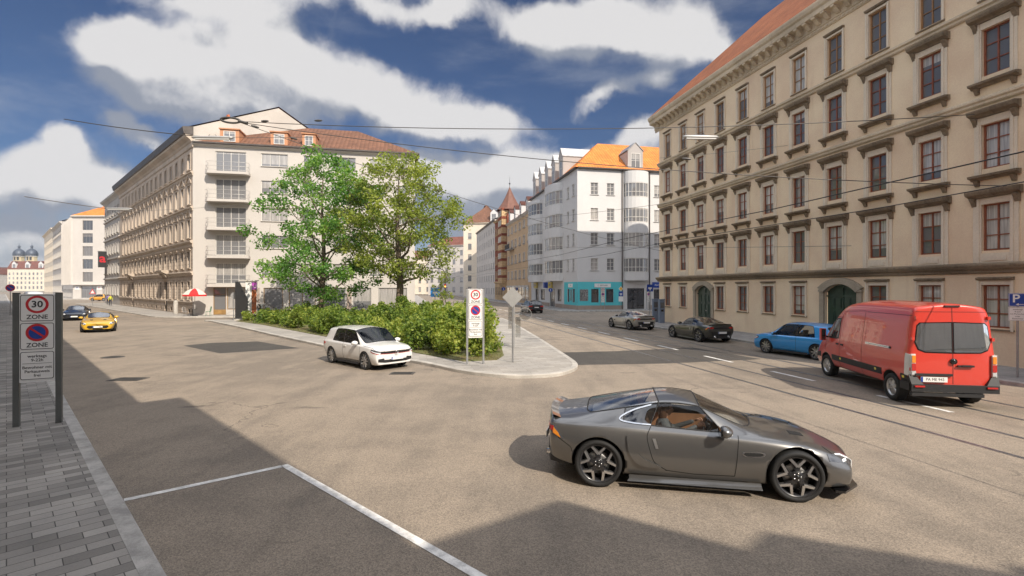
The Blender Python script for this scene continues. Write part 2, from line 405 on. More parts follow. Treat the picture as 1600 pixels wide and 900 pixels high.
# traffic island
isl = [(-26.2, 44.2), (-20.2, 37.6), (-15, 31.6), (-9.46, 25.5), (-4.2, 20.4), (-2.98, 19.15), (-2.04, 18.05), (-1.0, 17.2), (.1, 16.75), (1.35, 17.0), (2.1, 17.9), (2.5, 19.2), (2.4, 21.4), (1.76, 27.9), (0, 43.5), (-.9, 48.6), (-25.4, 46.2)]
def smooth_closed(P, n=4):
    out = []; L = len(P)
    for i in range(L):
        p0, p1, p2, p3 = (Vector(P[(i + j - 1) % L]) for j in range(4))
        if (p2 - p1).length > 4.5: out.append(tuple(p1)); continue
        for k in range(n):
            t = k / n; out.append(tuple(.5 * ((2 * p1) + (p2 - p0) * t + (2 * p0 - 5 * p1 + 4 * p2 - p3) * t * t + (3 * p1 - p0 - 3 * p2 + p3) * t ** 3)))
    return out
pavement('island_pavement', smooth_closed(isl), PAVE_LIGHT, KERBL)
GRASS = mat('dry_grass', (.10, .12, .035), .95, var=.5, vscale=1.2, col2=(.16, .12, .06), bump=.8, bscale=50)
bed = [(-24, 43.9), (-19.4, 39.4), (-12.0, 31.0), (-4.8, 23.0), (-1.9, 19.8), (-.6, 20.2), (-.35, 21.6), (-.9, 30), (-2.2, 43), (-3, 46.6), (-24, 45)]
m = MB(); m.prism(bed, .10, .15, GRASS); struct(m, 'grass_verge')
# right-hand pavement along the palace, and the one beyond the side street
PF = Vector((12.87, 44.2))
def rs(y, d):            # along the right facade from its far corner towards the viewer, d metres out
    p = PF - V_ * y - U * d; return (p.x, p.y)
pavement('right_pavement', round_poly([rs(-2.8, 3.4), rs(60, 3.4), rs(60, -8), rs(-2.8, -40)], [3.0, 0, 0, 0]), PAVE_GREY, KERB)
PC = Vector((8.65, 67.0))
def wl(x, y): p = PC + U * x + V_ * y; return (p.x, p.y)
pavement('shop_pavement', round_poly([wl(-3, -3.4), wl(60, -3.4), wl(60, 3), wl(3, 130), wl(-3, 130)], [4, 0, 0, 0, 0]), PAVE_GREY, KERB)

# repairs, covers, markings
def sheet(name, pts, z, mt):
    s = MB(); s.prism(pts, z - .003, z, mt); struct(s, name)
sheet('asphalt_patch', [(2.56, 19.7), (6.15, 20.1), (10.5, 21.3), (9.1, 25.5), (5.0, 24.0), (2.2, 23.5)], .004, PATCH)
sheet('asphalt_patch', [(-17.1, 26.3), (-13.4, 23.2), (-10.6, 25.2), (-14.3, 28.4), (-16.4, 27.6)], .004, PATCH)
def rail_x(off, Y): return off - .21 * Y
tr = MB()
for off in (10.9, 12.33, 14.05, 15.48):
    for a, b, mt, z in ((-.075, -.03, RAIL, .006), (-.03, .0, GROOVE, .004), (.0, .045, RAIL, .006)):
        tr.prism([(rail_x(off + a, -20), -20), (rail_x(off + b, -20), -20), (rail_x(off + b, 170), 170), (rail_x(off + a, 170), 170)], z - .005, z, mt)
struct(tr, 'tram_track')
mk = MB()
for i in range(34):
    y0 = 12.2 + i * 4.1; y1 = y0 + 1.9
    mk.prism([(rail_x(13.1, y0), y0), (rail_x(13.24, y0), y0), (rail_x(13.24, y1), y1), (rail_x(13.1, y1), y1)], .004, .008, PAINT)
struct(mk, 'lane_marking')
pk = MB()
def stripe(mb, a, b, w, z=.008):
    a, b = Vector(a), Vector(b); n = (b - a).normalized(); n = Vector((-n.y, n.x)) * w / 2
    mb.prism([tuple(a - n), tuple(b - n), tuple(b + n), tuple(a + n)], z - .004, z, PAINT)
stripe(pk, (-5.48, 7.14), (-3.86, 8.50), .11); stripe(pk, (-3.86, 8.56), (5.2, .05), .12)
struct(pk, 'parking_marking')
IRON = mat('cast_iron', (.10, .09, .08), .7, .3, var=.4, vscale=6, bump=.6, bscale=30)
def cover(x, y, r, label, sq=False):
    s = MB()
    if sq: s.box(-r, r, -r * .6, r * .6, .001, .012, IRON); [s.box(-r * .8, r * .8, -r * .5 + k * r * .2, -r * .42 + k * r * .2, .012, .016, GROOVE) for k in range(6)]
    else:
        s.lathe([(r, .001), (r, .012), (0, .012)], IRON, 28, smooth=False)
        for k in range(5): s.box(-r * .6, r * .6, -r * .5 + k * r * .24, -r * .44 + k * r * .24, .012, .016, GROOVE)
    o = s.build('manhole_cover' if not sq else 'drain_grate'); o.location = (x, y, 0); return tag(o, label, 'manhole cover' if not sq else 'drain')
cover(-17.3, 21.9, .42, 'round iron manhole cover in the sunlit road beyond the zone sign')
cover(-12.6, 16.6, .5, 'square rusty cover at the edge of the long building shadow', True)
cover(-3.85, 17.75, .42, 'dark drain grate in the road in front of the white hatchback', True)
# ================================================================== buildings
def plaster(name, col, var=.16, dirt=(.25, .2, .15), bump=.25, course=0, block=0, dirt_amt=.45):
    m = bpy.data.materials.new(name); m.use_nodes = True; t = NT(m.node_tree); b = t.N['Principled BSDF']
    V = t.n('ShaderNodeTexCoord').outputs['Object']
    n1 = t.noise(V, .35, 5, .6); n2 = t.noise(t.mapping(V, sc=(1.6, 1.6, .18)), 1.0, 5, .62); n3 = t.noise(V, 14, 4, .6)
    c2 = tuple(x * (1 - var) for x in col); c1 = tuple(min(.85, x * (1 + var * .45)) for x in col)
    cc = t.mix(t.ramp(t.math('ADD', t.math('MULTIPLY', n1, .7), t.math('MULTIPLY', n3, .3)), .34, .66), c4(c1), c4(c2))
    cc = t.mix(t.math('MULTIPLY', t.ramp(n2, .54, .78), dirt_amt), cc, c4(dirt))           # rain streaks
    h = n3
    if course:
        br = t.n('ShaderNodeTexBrick'); sw = t.n('ShaderNodeSeparateXYZ'); t.link(V, sw.inputs[0]); cb = t.n('ShaderNodeCombineXYZ')
        t.link(t.math('ADD', sw.outputs[0], sw.outputs[1]), cb.inputs[0]); t.link(sw.outputs[2], cb.inputs[1]); t.link(cb.outputs[0], br.inputs['Vector'])
        br.inputs['Scale'].default_value = 1; br.inputs['Brick Width'].default_value = block or 1.2; br.inputs['Row Height'].default_value = course
        br.inputs['Mortar Size'].default_value = min(.03, course * .1); br.inputs['Mortar Smooth'].default_value = .4
        br.inputs['Color1'].default_value = (1, 1, 1, 1); br.inputs['Color2'].default_value = (.86, .86, .86, 1); br.inputs['Mortar'].default_value = (.5, .47, .44, 1)
        cc = t.mix(1, cc, br.outputs['Color'], 'MULTIPLY')
        h = t.math('SUBTRACT', t.math('MULTIPLY', n3, .15), br.outputs['Fac'])
    t.link(cc, b.inputs['Base Color']); b.inputs['Roughness'].default_value = .88; b.inputs['Specular IOR Level'].default_value = .2
    bn = t.n('ShaderNodeBump'); bn.inputs['Strength'].default_value = bump if not course else .9; bn.inputs['Distance'].default_value = .01 if not course else .04
    t.link(h, bn.inputs['Height']); t.link(bn.outputs[0], b.inputs['Normal'])
    return m
def tiles(name, c1, c2, pitch=.24, row=.34):
    m = bpy.data.materials.new(name); m.use_nodes = True; t = NT(m.node_tree); b = t.N['Principled BSDF']
    V = t.n('ShaderNodeTexCoord').outputs['UV']
    br = t.n('ShaderNodeTexBrick'); t.link(V, br.inputs['Vector']); br.offset = 0
    br.inputs['Scale'].default_value = 1; br.inputs['Brick Width'].default_value = pitch; br.inputs['Row Height'].default_value = row
    br.inputs['Mortar Size'].default_value = .02; br.inputs['Mortar Smooth'].default_value = 1
    br.inputs['Color1'].default_value = c4(c1); br.inputs['Color2'].default_value = c4(c2); br.inputs['Mortar'].default_value = c4(tuple(x * .55 for x in c2))
    n = t.noise(V, .4, 4, .6)
    cc = t.mix(.6, br.outputs['Color'], t.mix(t.ramp(n, .3, .7), (1.25, 1.2, 1.15, 1), (.72, .72, .74, 1)), 'MULTIPLY')
    t.link(cc, b.inputs['Base Color']); b.inputs['Roughness'].default_value = .8; b.inputs['Specular IOR Level'].default_value = .25
    wv = t.n('ShaderNodeTexWave', wave_type='BANDS', bands_direction='X'); t.link(V, wv.inputs['Vector']); wv.inputs['Scale'].default_value = math.pi / pitch / 10 * 2 / 2
    bn = t.n('ShaderNodeBump'); bn.inputs['Strength'].default_value = .9; bn.inputs['Distance'].default_value = .05
    t.link(t.math('SUBTRACT', wv.outputs['Fac'], t.math('MULTIPLY', br.outputs['Fac'], .5)), bn.inputs['Height']); t.link(bn.outputs[0], b.inputs['Normal'])
    return m

PAL = plaster('sandy_plaster', (.86, .65, .46), .16, (.58, .42, .28), dirt_amt=.5)
PALT = plaster('sandstone_trim', (.64, .53, .39), .25, (.20, .16, .12))
PALW = plaster('pale_surround', (.74, .64, .51), .15, (.33, .27, .2))
CORN = plaster('weathered_cornice', (.27, .21, .145), .4, (.07, .055, .04), dirt_amt=.8)
TANW = plaster('tan_stucco', (.52, .43, .345), .15, (.36, .28, .21))
TANT = plaster('tan_stucco_trim', (.50, .42, .34), .2, (.28, .22, .17))
TANR = plaster('rusticated_tan', (.50, .41, .33), .15, (.30, .23, .18), course=.34, block=1.0)
WHITE = plaster('off_white_render', (.52, .485, .445), .06, (.42, .385, .345), dirt_amt=.25, bump=.12)
WHITE2 = plaster('white_render', (.58, .57, .56), .05, (.5, .485, .465), dirt_amt=.2, bump=.1)
GABLE = plaster('bare_gable_render', (.52, .48, .43), .14, (.5, .45, .38), dirt_amt=.5)
GREYW = plaster('grey_render', (.44, .41, .38), .12, (.32, .29, .27))
GREYT = plaster('grey_trim', (.50, .47, .43), .15, (.3, .28, .25))
CREAM = plaster('cream_render', (.66, .58, .47), .08, (.5, .44, .36), dirt_amt=.25)
OCHRE = plaster('ochre_render', (.52, .37, .23), .12, (.4, .29, .19))
PALEG = plaster('pale_grey_render', (.55, .51, .47), .1, (.42, .39, .36))
REDBR = plaster('red_brick', (.30, .09, .05), .2, (.18, .06, .04), course=.1, block=.3)
YSTONE = plaster('yellow_sandstone', (.58, .40, .22), .2, (.36, .24, .14), course=.4, block=.9)
PLINTH = plaster('brown_plinth', (.36, .29, .24), .2, (.22, .18, .15))
TURQ = plaster('turquoise_shopfront', (.10, .50, .55), .06, (.09, .4, .45), dirt_amt=.2, bump=.08)
CHURCHY = plaster('yellow_church_render', (.50, .41, .26), .08, (.5, .4, .24))
TILE_R = tiles('brown_red_tiles', (.20, .10, .062), (.15, .075, .048), .45, .38)
TILE_O = tiles('orange_tiles', (.66, .235, .055), (.55, .185, .045), .4, .38)
TILE_D = tiles('dark_red_tiles', (.22, .085, .06), (.16, .065, .05))
SLATE = tiles('slate_tiles', (.10, .10, .105), (.07, .07, .075))
ZINC = mat('zinc_sheet', (.34, .345, .36), .45, .6, var=.25, vscale=2)
ZINCL = mat('pale_sheet_metal', (.52, .51, .50), .5, .3, var=.2, vscale=2)
GUT = mat('dark_gutter', (.10, .085, .075), .5, .3, var=.3)
COPPER = mat('green_copper', (.20, .36, .30), .7, var=.2)
DOMEM = mat('dark_dome_copper', (.07, .085, .11), .5, .4, var=.2)
WOODR = mat('red_brown_frame', (.27, .075, .032), .5, var=.3, vscale=4, coat=.2)
WOODO = mat('ochre_frame', (.33, .17, .07), .5, var=.3, vscale=4)
WFRAME = mat('white_frame', (.68, .65, .60), .5, var=.1)
GFRAME = mat('grey_frame', (.30, .29, .28), .5)
DFRAME = mat('black_frame', (.03, .03, .03), .4)
SHOPWOOD = mat('varnished_wood', (.34, .20, .07), .4, var=.3, vscale=3, coat=.4)
DOORG = mat('green_door_paint', (.022, .055, .038), .45, var=.3, vscale=3, coat=.3)
DOORB = mat('dark_door_wood', (.05, .04, .033), .5, var=.3, vscale=3)
STONEF = plaster('door_stone', (.40, .34, .26), .25, (.2, .16, .12))
RAILM = mat('balcony_rail', (.50, .48, .45), .4, .6)
BRICKC = plaster('chimney_brick', (.5, .17, .08), .2, (.3, .1, .06))
PANE = pane_mat('window_pane', (.13, .13, .13), (.56, .54, .50), .25)
PANE2 = pane_mat('veiled_pane', (.16, .16, .165), (.42, .40, .38), .3)
PANED = pane_mat('dark_pane', (.03, .03, .032), (.16, .14, .12), .5)
SHOPG = mat('shop_glass', (.05, .05, .055), .05, coat=1, spec=.8, var=.5, vscale=.5)
INTER = mat('shop_interior', (.36, .24, .16), .8, var=.4, vscale=1.2)

def wall(root, M, L, z0, z1, ops, mt, rev=.2, name='wall', revm=None):
    """upright wall, outer face at local y=0, with openings (x0,x1,z0,z1[,rise]); rise>0 gives a curved head"""
    mb = MB(); rm = revm or mt
    xs = sorted({0, L, *[o[0] for o in ops], *[o[1] for o in ops]}); zs = sorted({z0, z1, *[o[2] for o in ops], *[o[3] for o in ops]})
    xs = [x for x in xs if 0 <= x <= L]; zs = [z for z in zs if z0 <= z <= z1]
    for i in range(len(xs) - 1):
        xm = (xs[i] + xs[i + 1]) / 2; run = None
        for j in range(len(zs) - 1):
            zm = (zs[j] + zs[j + 1]) / 2
            hit = any(o[0] < xm < o[1] and o[2] < zm < o[3] for o in ops)
            if not hit:
                run = (run[0] if run else zs[j], zs[j + 1])
            if (hit or j == len(zs) - 2) and run:
                mb.quad((xs[i], 0, run[0]), (xs[i + 1], 0, run[0]), (xs[i + 1], 0, run[1]), (xs[i], 0, run[1]), mt); run = None
    for o in ops:
        a, b, c, d = o[:4]; rise = o[4] if len(o) > 4 else 0
        mb.quad((a, 0, c), (a, 0, d), (a, rev, d), (a, rev, c), rm); mb.quad((b, 0, d), (b, 0, c), (b, rev, c), (b, rev, d), rm)
        mb.quad((a, 0, c), (a, rev, c), (b, rev, c), (b, 0, c), rm)
        if rise <= 0: mb.quad((a, 0, d), (b, 0, d), (b, rev, d), (a, rev, d), rm)
        else:
            n = 10; w = (b - a) / 2; Rr = (w * w + rise * rise) / (2 * rise); zc = d - Rr
            pts = []
            for k in range(n + 1):
                x = -w + 2 * w * k / n; pts.append((a + w + x, zc + math.sqrt(max(0, Rr * Rr - x * x))))
            for k in range(n):
                (p, q), (r, s) = pts[k], pts[k + 1]
                mb.quad((p, 0, q), (r, 0, s), (r, 0, d + .0005), (p, 0, d + .0005), mt)
                mb.quad((p, 0, q), (p, rev, q), (r, rev, s), (r, 0, s), rm)
    return mb.build(name, root, M)

WC = {}
def win_mesh(w, h, nx, nz, fm, pm, fw=.06, mw=.035, arch=0, transom=None):
    key = (round(w, 3), round(h, 3), nx, nz, fm.name, pm.name, arch, transom)
    if key in WC: return WC[key]
    f = MB(); d0, d1 = -.03, .045
    f.box(0, fw, d0, d1, 0, h, fm); f.box(w - fw, w, d0, d1, 0, h, fm); f.box(fw, w - fw, d0, d1, 0, fw, fm); f.box(fw, w - fw, d0, d1, h - fw, h, fm)
    for i in range(1, nx):
        x = w * i / nx; ww = mw * (1.5 if (nx == 2 or i * 2 == nx) else 1); f.box(x - ww / 2, x + ww / 2, d0 + .008, d1 - .004, fw, h - fw, fm)
    zs = [h * transom] if transom else [h * k / nz for k in range(1, nz)]
    for z in zs: f.box(fw, w - fw, d0 + .012, d1 - .008, z - mw / 2, z + mw / 2, fm)
    p = MB(); p.quad((fw * .5, .02, fw * .5), (w - fw * .5, .02, fw * .5), (w - fw * .5, .02, h - fw * .5), (fw * .5, .02, h - fw * .5), pm)
    WC[key] = (f.mesh('window'), p.mesh('pane')); return WC[key]
def win(root, M, x0, z0, w, h, nx=2, nz=3, fm=None, pm=None, rev=.14, extra=(), transom=None):
    fme, pme = win_mesh(w, h, nx, nz, fm or WFRAME, pm or PANE, transom=transom)
    o = link('window', fme, root, M @ T3(x0, rev, z0)); p = link('pane', pme, o, T3(0, 0, 0))
    for nm, me, dz in extra: link(nm, me, o, T3(w / 2, -rev, dz))
    return o
def dorment(root, M, x, z, w, h, deep, wallm, roofm, fm, gable=True, pm=None, rise=None):
    """dormer whose front stands at local y=0 of M@(x,0,z): wall > window, roof"""
    d = MB(); d.box(-w / 2, w / 2, 0, deep, 0, h, wallm)
    rs_ = rise if rise is not None else w * .5
    if gable: d.add([(-w / 2, 0, h), (w / 2, 0, h), (0, 0, h + rs_)], [(0, 1, 2)], wallm)
    o = d.build('dormer', root, M @ T3(x, 0, z))
    r = MB(); e = .09
    if gable:
        a = [(-w / 2 - e, -e, h - .02), (0, -e, h + rs_ + .05), (w / 2 + e, -e, h - .02)]; b_ = [(p[0], deep + w * .8, p[2]) for p in a]
        r.add(a + b_ + [(p[0], p[1], p[2] + .08) for p in a + b_], [(0, 3, 4, 1), (1, 4, 5, 2), (6, 7, 10, 9), (7, 8, 11, 10), (0, 1, 7, 6), (1, 2, 8, 7)], roofm)
    else: r.box(-w / 2 - e, w / 2 + e, -e * 1.5, deep, h, h + .12, roofm)
    r.build('dormer_roof', o)
    ww, wh = w * .62, h * .78
    fme, pme = win_mesh(ww, wh, 2, 2 if h > 1.3 else 1, fm, pm or PANE2)
    f = link('dormer_window', fme, o, T3(-ww / 2, -.025, h * .1)); pp = link('pane', pme, o, T3(-ww / 2, -.03, h * .1))
    return o
def roof_face(mb, pts, mt, uvs):
    """flat roof face; uv in metres: along the eave and up the slope"""
    A = Vector(pts[0]); e = (Vector(pts[1]) - A).normalized(); nrm = (Vector(pts[1]) - A).cross(Vector(pts[-1]) - A).normalized(); u = nrm.cross(e)
    uvs.append([((Vector(p) - A).dot(e), (Vector(p) - A).dot(u)) for p in pts])
    mb.add(pts, [tuple(range(len(pts)))], mt)
def build_roof(faces, mt, root, name='roof', M=None, under=None):
    mb = MB(); uvs = []
    for p in faces: roof_face(mb, p, mt, uvs)
    me = mb.mesh(name); ul = me.uv_layers.new(name='UVMap'); k = 0
    for fu in uvs:
        for q in fu: ul.data[k].uv = q; k += 1
    return link(name, me, root, M)
def hip(root, x0, x1, y0, y1, z, zr, mt, hl=True, hr=True, e=.35, ridge=None):
    """hip roof over a local rectangle; eaves at x0..x1,y0..y1"""
    x0 -= e; x1 += e; y0 -= e; y1 += e; ym = (y0 + y1) / 2; run = (y1 - y0) / 2
    a = x0 + (run if hl else 0); b = x1 - (run if hr else 0)
    if ridge: a, b = ridge
    F = [[(x0, y0, z), (x1, y0, z), (b, ym, zr), (a, ym, zr)], [(x1, y1, z), (x0, y1, z), (a, ym, zr), (b, ym, zr)],
         [(x0, y1, z), (x0, y0, z), (a, ym, zr)], [(x1, y0, z), (x1, y1, z), (b, ym, zr)]]
    return build_roof(F, mt, root)
def cornice(root, M, x0, x1, z, prof, mt, name='cornice'):
    """moulding: profile of (out, up) points from the wall"""
    mb = MB(); p = [(0.0, prof[0][1])] + [(-o, u) for o, u in prof] + [(0.0, prof[-1][1])]
    mb.extr([(y - .002, zz + z) for y, zz in p], x0, x1, mt); return mb.build(name, root, M, fix=True)

# ------------------------------------------------------------------ the long sandy palace on the right
def palace():
    root = thing('palace', 'long sand coloured palace with brown windows and two green gates on the right', 'building', (PF.x, PF.y, .12), math.atan2(-.9786, .2056))
    L = 37.0; M = fr(0, 0); cols = [1.47 + 2.43 * k for k in range(15)]; z = .12
    ops = []; W_ = .94
    rows = [(4.42, 6.2), (7.55, 9.25), (11.1, 12.9), (14.1, 16.05)]
    for x in cols:
        for a, b in rows: ops.append((x - W_ / 2, x + W_ / 2, a - z, b - z))
    doors = [6.75, 18.85]
    gx = [x for x in cols if min(abs(x - d) for d in doors) > 1.2]
    for x in gx: ops.append((x - W_ / 2, x + W_ / 2, 1.5 - z, 3.12 - z))
    for d in doors: ops.append((d - 1.0, d + 1.0, .0, 3.2 - z, .42))
    wall(root, M, L, 0, 17.6, ops, PAL, .2)
    # other three walls
    b = MB(); b.quad((0, 14, 0), (0, 0, 0), (0, 0, 17.6), (0, 14, 17.6), PAL); b.quad((L, 0, 0), (L, 14, 0), (L, 14, 17.6), (L, 0, 17.6), PAL); b.quad((L, 14, 0), (0, 14, 0), (0, 14, 17.6), (L, 14, 17.6), PAL); b.build('side_wall', root)
    # mouldings
    hw = 1.62
    def hoodm(h=.3, wid=hw, bracket=True):
        q = MB(); q.extr([(-.0, 0), (-.10, 0), (-.14, .05), (-.30, .12), (-.34, .22), (-.34, .27), (-.0, .30)], -wid / 2, wid / 2, CORN)
        if bracket:
            for s in (-1, 1):
                q.extr([(0, -.30), (-.06, -.30), (-.13, -.15), (-.22, -.02), (-.22, .0), (0, .0)], s * (wid / 2 - .16) - .08, s * (wid / 2 - .16) + .08, CORN)
        return q.mesh('hood')
    hood = hoodm(); hood1 = hoodm(wid=1.74)
    q = MB(); q.extr([(0, 0), (-.12, .0), (-.16, .06), (-.16, .09), (0, .12)], -.6, .6, CORN); hood_s = q.mesh('hood')
    q = MB(); q.extr([(0, 0), (-.08, 0), (-.12, .06), (-.26, .10), (-.28, .18), (0, .2)], -hw / 2, hw / 2, CORN)
    for s in (-1, 1): q.extr([(0, -.22), (-.06, -.22), (-.14, -.08), (-.2, 0), (0, 0)], s * (hw / 2 - .2) - .07, s * (hw / 2 - .2) + .07, CORN)
    sill = q.mesh('sill')
    q = MB(); q.extr([(0, 0), (-.06, 0), (-.07, .05), (0, .06)], -.6, .6, CORN); sill_s = q.mesh('sill')
    def sur(h, wid, top, bot, panel=False):
        q = MB(); w2 = W_ / 2
        for s in (-1, 1):
            xa, xb = sorted((s * (w2 + .002), s * wid / 2)); q.box(xa, xb, -.05, -.002, bot, h + top, PALW)
            xa, xb = sorted((s * (w2 + .05), s * (w2 + .13))); q.box(xa, xb, -.085, -.051, bot, h + top, PALW)
        q.box(-w2, w2, -.05, -.002, h + .002, h + top, PALW)
        if panel: q.box(-w2, w2, -.05, -.002, bot, -.1, PALW); q.box(-w2 + .1, w2 - .1, -.075, -.051, bot + .12, -.2, PALW)
        return q.mesh('surround')
    s2 = sur(1.7, 1.42, .26, -.22); s3 = sur(1.8, 1.42, .24, -.22); s1 = sur(1.78, 1.5, .22, -.5, True); sg = sur(1.62, 1.2, .16, -.10)
    s4 = sur(1.95, 1.16, .1, -.06)
    RV = .13
    for x in cols:
        for (a, bb), hd, dz, sl, su, fm in ((rows[0], hood1, 2.02, None, s1, WOODR), (rows[1], hood, 1.98, sill, s2, WOODR), (rows[2], hood, 2.06, sill, s3, WOODR), (rows[3], hood_s, 2.08, sill_s, s4, WOODO)):
            ex = [('hood', hd, dz), ('surround', su, 0)]
            if sl: ex.append(('sill', sl, -.42 if sl is sill else -.1))
            win(root, M, x - W_ / 2, a - z, W_, bb - a, 2, 3, fm, PANE, RV, ex)
    for x in gx: win(root, M, x - W_ / 2, 1.5 - z, W_, 1.62, 2, 3, WOODR, PANE, RV, [('hood', hood_s, 1.8), ('surround', sg, 0), ('sill', sill_s, -.1)])
    for d in doors:
        g = MB(); n = 10; zt = 3.2 - z; rise = .42; w = .99; Rr = (w * w + rise * rise) / (2 * rise); zc = zt - Rr
        top = [(-w + 2 * w * k / n, zc + math.sqrt(Rr * Rr - (-w + 2 * w * k / n) ** 2)) for k in range(n + 1)]
        g.add([(-w, 0, 0), (w, 0, 0)] + [(x, 0, q) for x, q in top[::-1]], [tuple(range(n + 3))], DOORG)
        for s in (-1, 1):
            for za, zb in ((.15, .8), (.95, 1.7), (1.85, 2.35)):
                for ra, rb in ((.1, .42), (.52, .88)):
                    xa, xb = sorted((s * ra, s * rb)); g.box(xa, xb, -.035, -.001, za, zb, DOORG); g.box(xa + .05, xb - .05, -.05, -.036, za + .05, zb - .05, DOORG)
        g.box(-.035, .035, -.06, -.001, .02, 3.0 - z, DOORG); g.box(-w, w, -.07, -.001, 2.42, 2.5, DOORG)
        o = g.build('gate', root, T3(d, .17, .005))
        k = MB(); k.lathe([(0, -.05), (.035, -.04), (.04, 0), (0, .02)], RAILM, 10, Matrix.Rotation(R_(90), 4, 'X')); k.build('door_knob', o, T3(.1, -.06, 1.2))
        a = MB()
        for s in (-1, 1):
            xa, xb = sorted((s * 1.002, s * 1.28)); a.box(xa, xb, -.10, -.002, 0, 2.68, STONEF); a.box(xa - .03, xb + .03, -.14, -.003, 2.68, 2.80, STONEF)
        Ro = Rr + .02; pr = []
        for k in range(n + 1):
            t = -1.28 + 2.56 * k / n; zi = zc + math.sqrt(max(0, (Rr + .005) ** 2 - min(abs(t) * 1.0 / 1.28, 1) ** 2 * (w + .004) ** 2))
            Rb = (1.34 ** 2 + .5 ** 2) / (2 * .5)
            pr.append((t * (1.003 / 1.28), zi, t * 1.05, 2.80 + (3.52 - z - 2.80) - Rb + math.sqrt(Rb * Rb - (t * 1.05) ** 2)))
        for k in range(n):
            p, r = pr[k], pr[k + 1]
            for y0, y1 in ((-.16, -.002),):
                vs = [(p[0], y0, p[1]), (r[0], y0, r[1]), (r[2], y0, r[3]), (p[2], y0, p[3]), (p[0], y1, p[1]), (r[0], y1, r[1]), (r[2], y1, r[3]), (p[2], y1, p[3])]
                a.add(vs, [(0, 1, 2, 3), (0, 4, 5, 1), (3, 2, 6, 7), (0, 3, 7, 4), (1, 5, 6, 2)], STONEF)
        a.build('gate_surround', root, T3(d, 0, 0))
    cornice(root, M, -.2, L, 3.55 - z, [(.04, 0), (.08, .04), (.08, .12), (.20, .2), (.26, .3), (.26, .36), (.05, .42)], CORN, 'string_course')
    cornice(root, M, -.12, L, 9.98 - z, [(.04, 0), (.1, .06), (.1, .14), (.16, .2), (.16, .28), (.03, .36)], PALT, 'string_course')
    cornice(root, M, -.12, L, 13.55 - z, [(.05, 0), (.1, .05), (.1, .14), (.18, .2), (.18, .3), (.03, .38)], PALT, 'string_course')
    cornice(root, M, -.6, L, 17.25 - z, [(.05, -.55), (.08, -.5), (.08, -.38), (.14, -.34), (.14, -.12), (.2, 0), (.62, .1), (.64, .32), (.74, .42), (.80, .58), (.80, .68), (.1, .72)], PALT)
    cb = MB()
    for k in range(int(L / .62)):
        x = .3 + k * .62; cb.extr([(-.15, -.28), (-.25, -.26), (-.45, -.05), (-.6, .0), (-.6, .09), (-.15, .09)], x - .12, x + .12, PALT)
    for k in range(int(L / .26)):
        x = .13 + k * .26; cb.box(x - .07, x + .07, -.12, -.081, -.49, -.39, PALT)
    bk = cb.build('cornice_brackets', root, T3(0, 0, 17.25 - z), fix=True)
    build_roof([[(-.7, -.72, 17.85), (L, -.72, 17.85), (L, 6.8, 25.0), (4.5, 6.8, 25.0)], [(L, 14, 17.85), (-.7, 14, 17.85), (4.5, 6.8, 25.0), (L, 6.8, 25.0)], [(-.7, 14, 17.85), (-.7, -.72, 17.85), (4.5, 6.8, 25.0)]], tiles('rust_red_tiles', (.36, .13, .055), (.29, .10, .045), .3, .36), root)
    return root
palace()

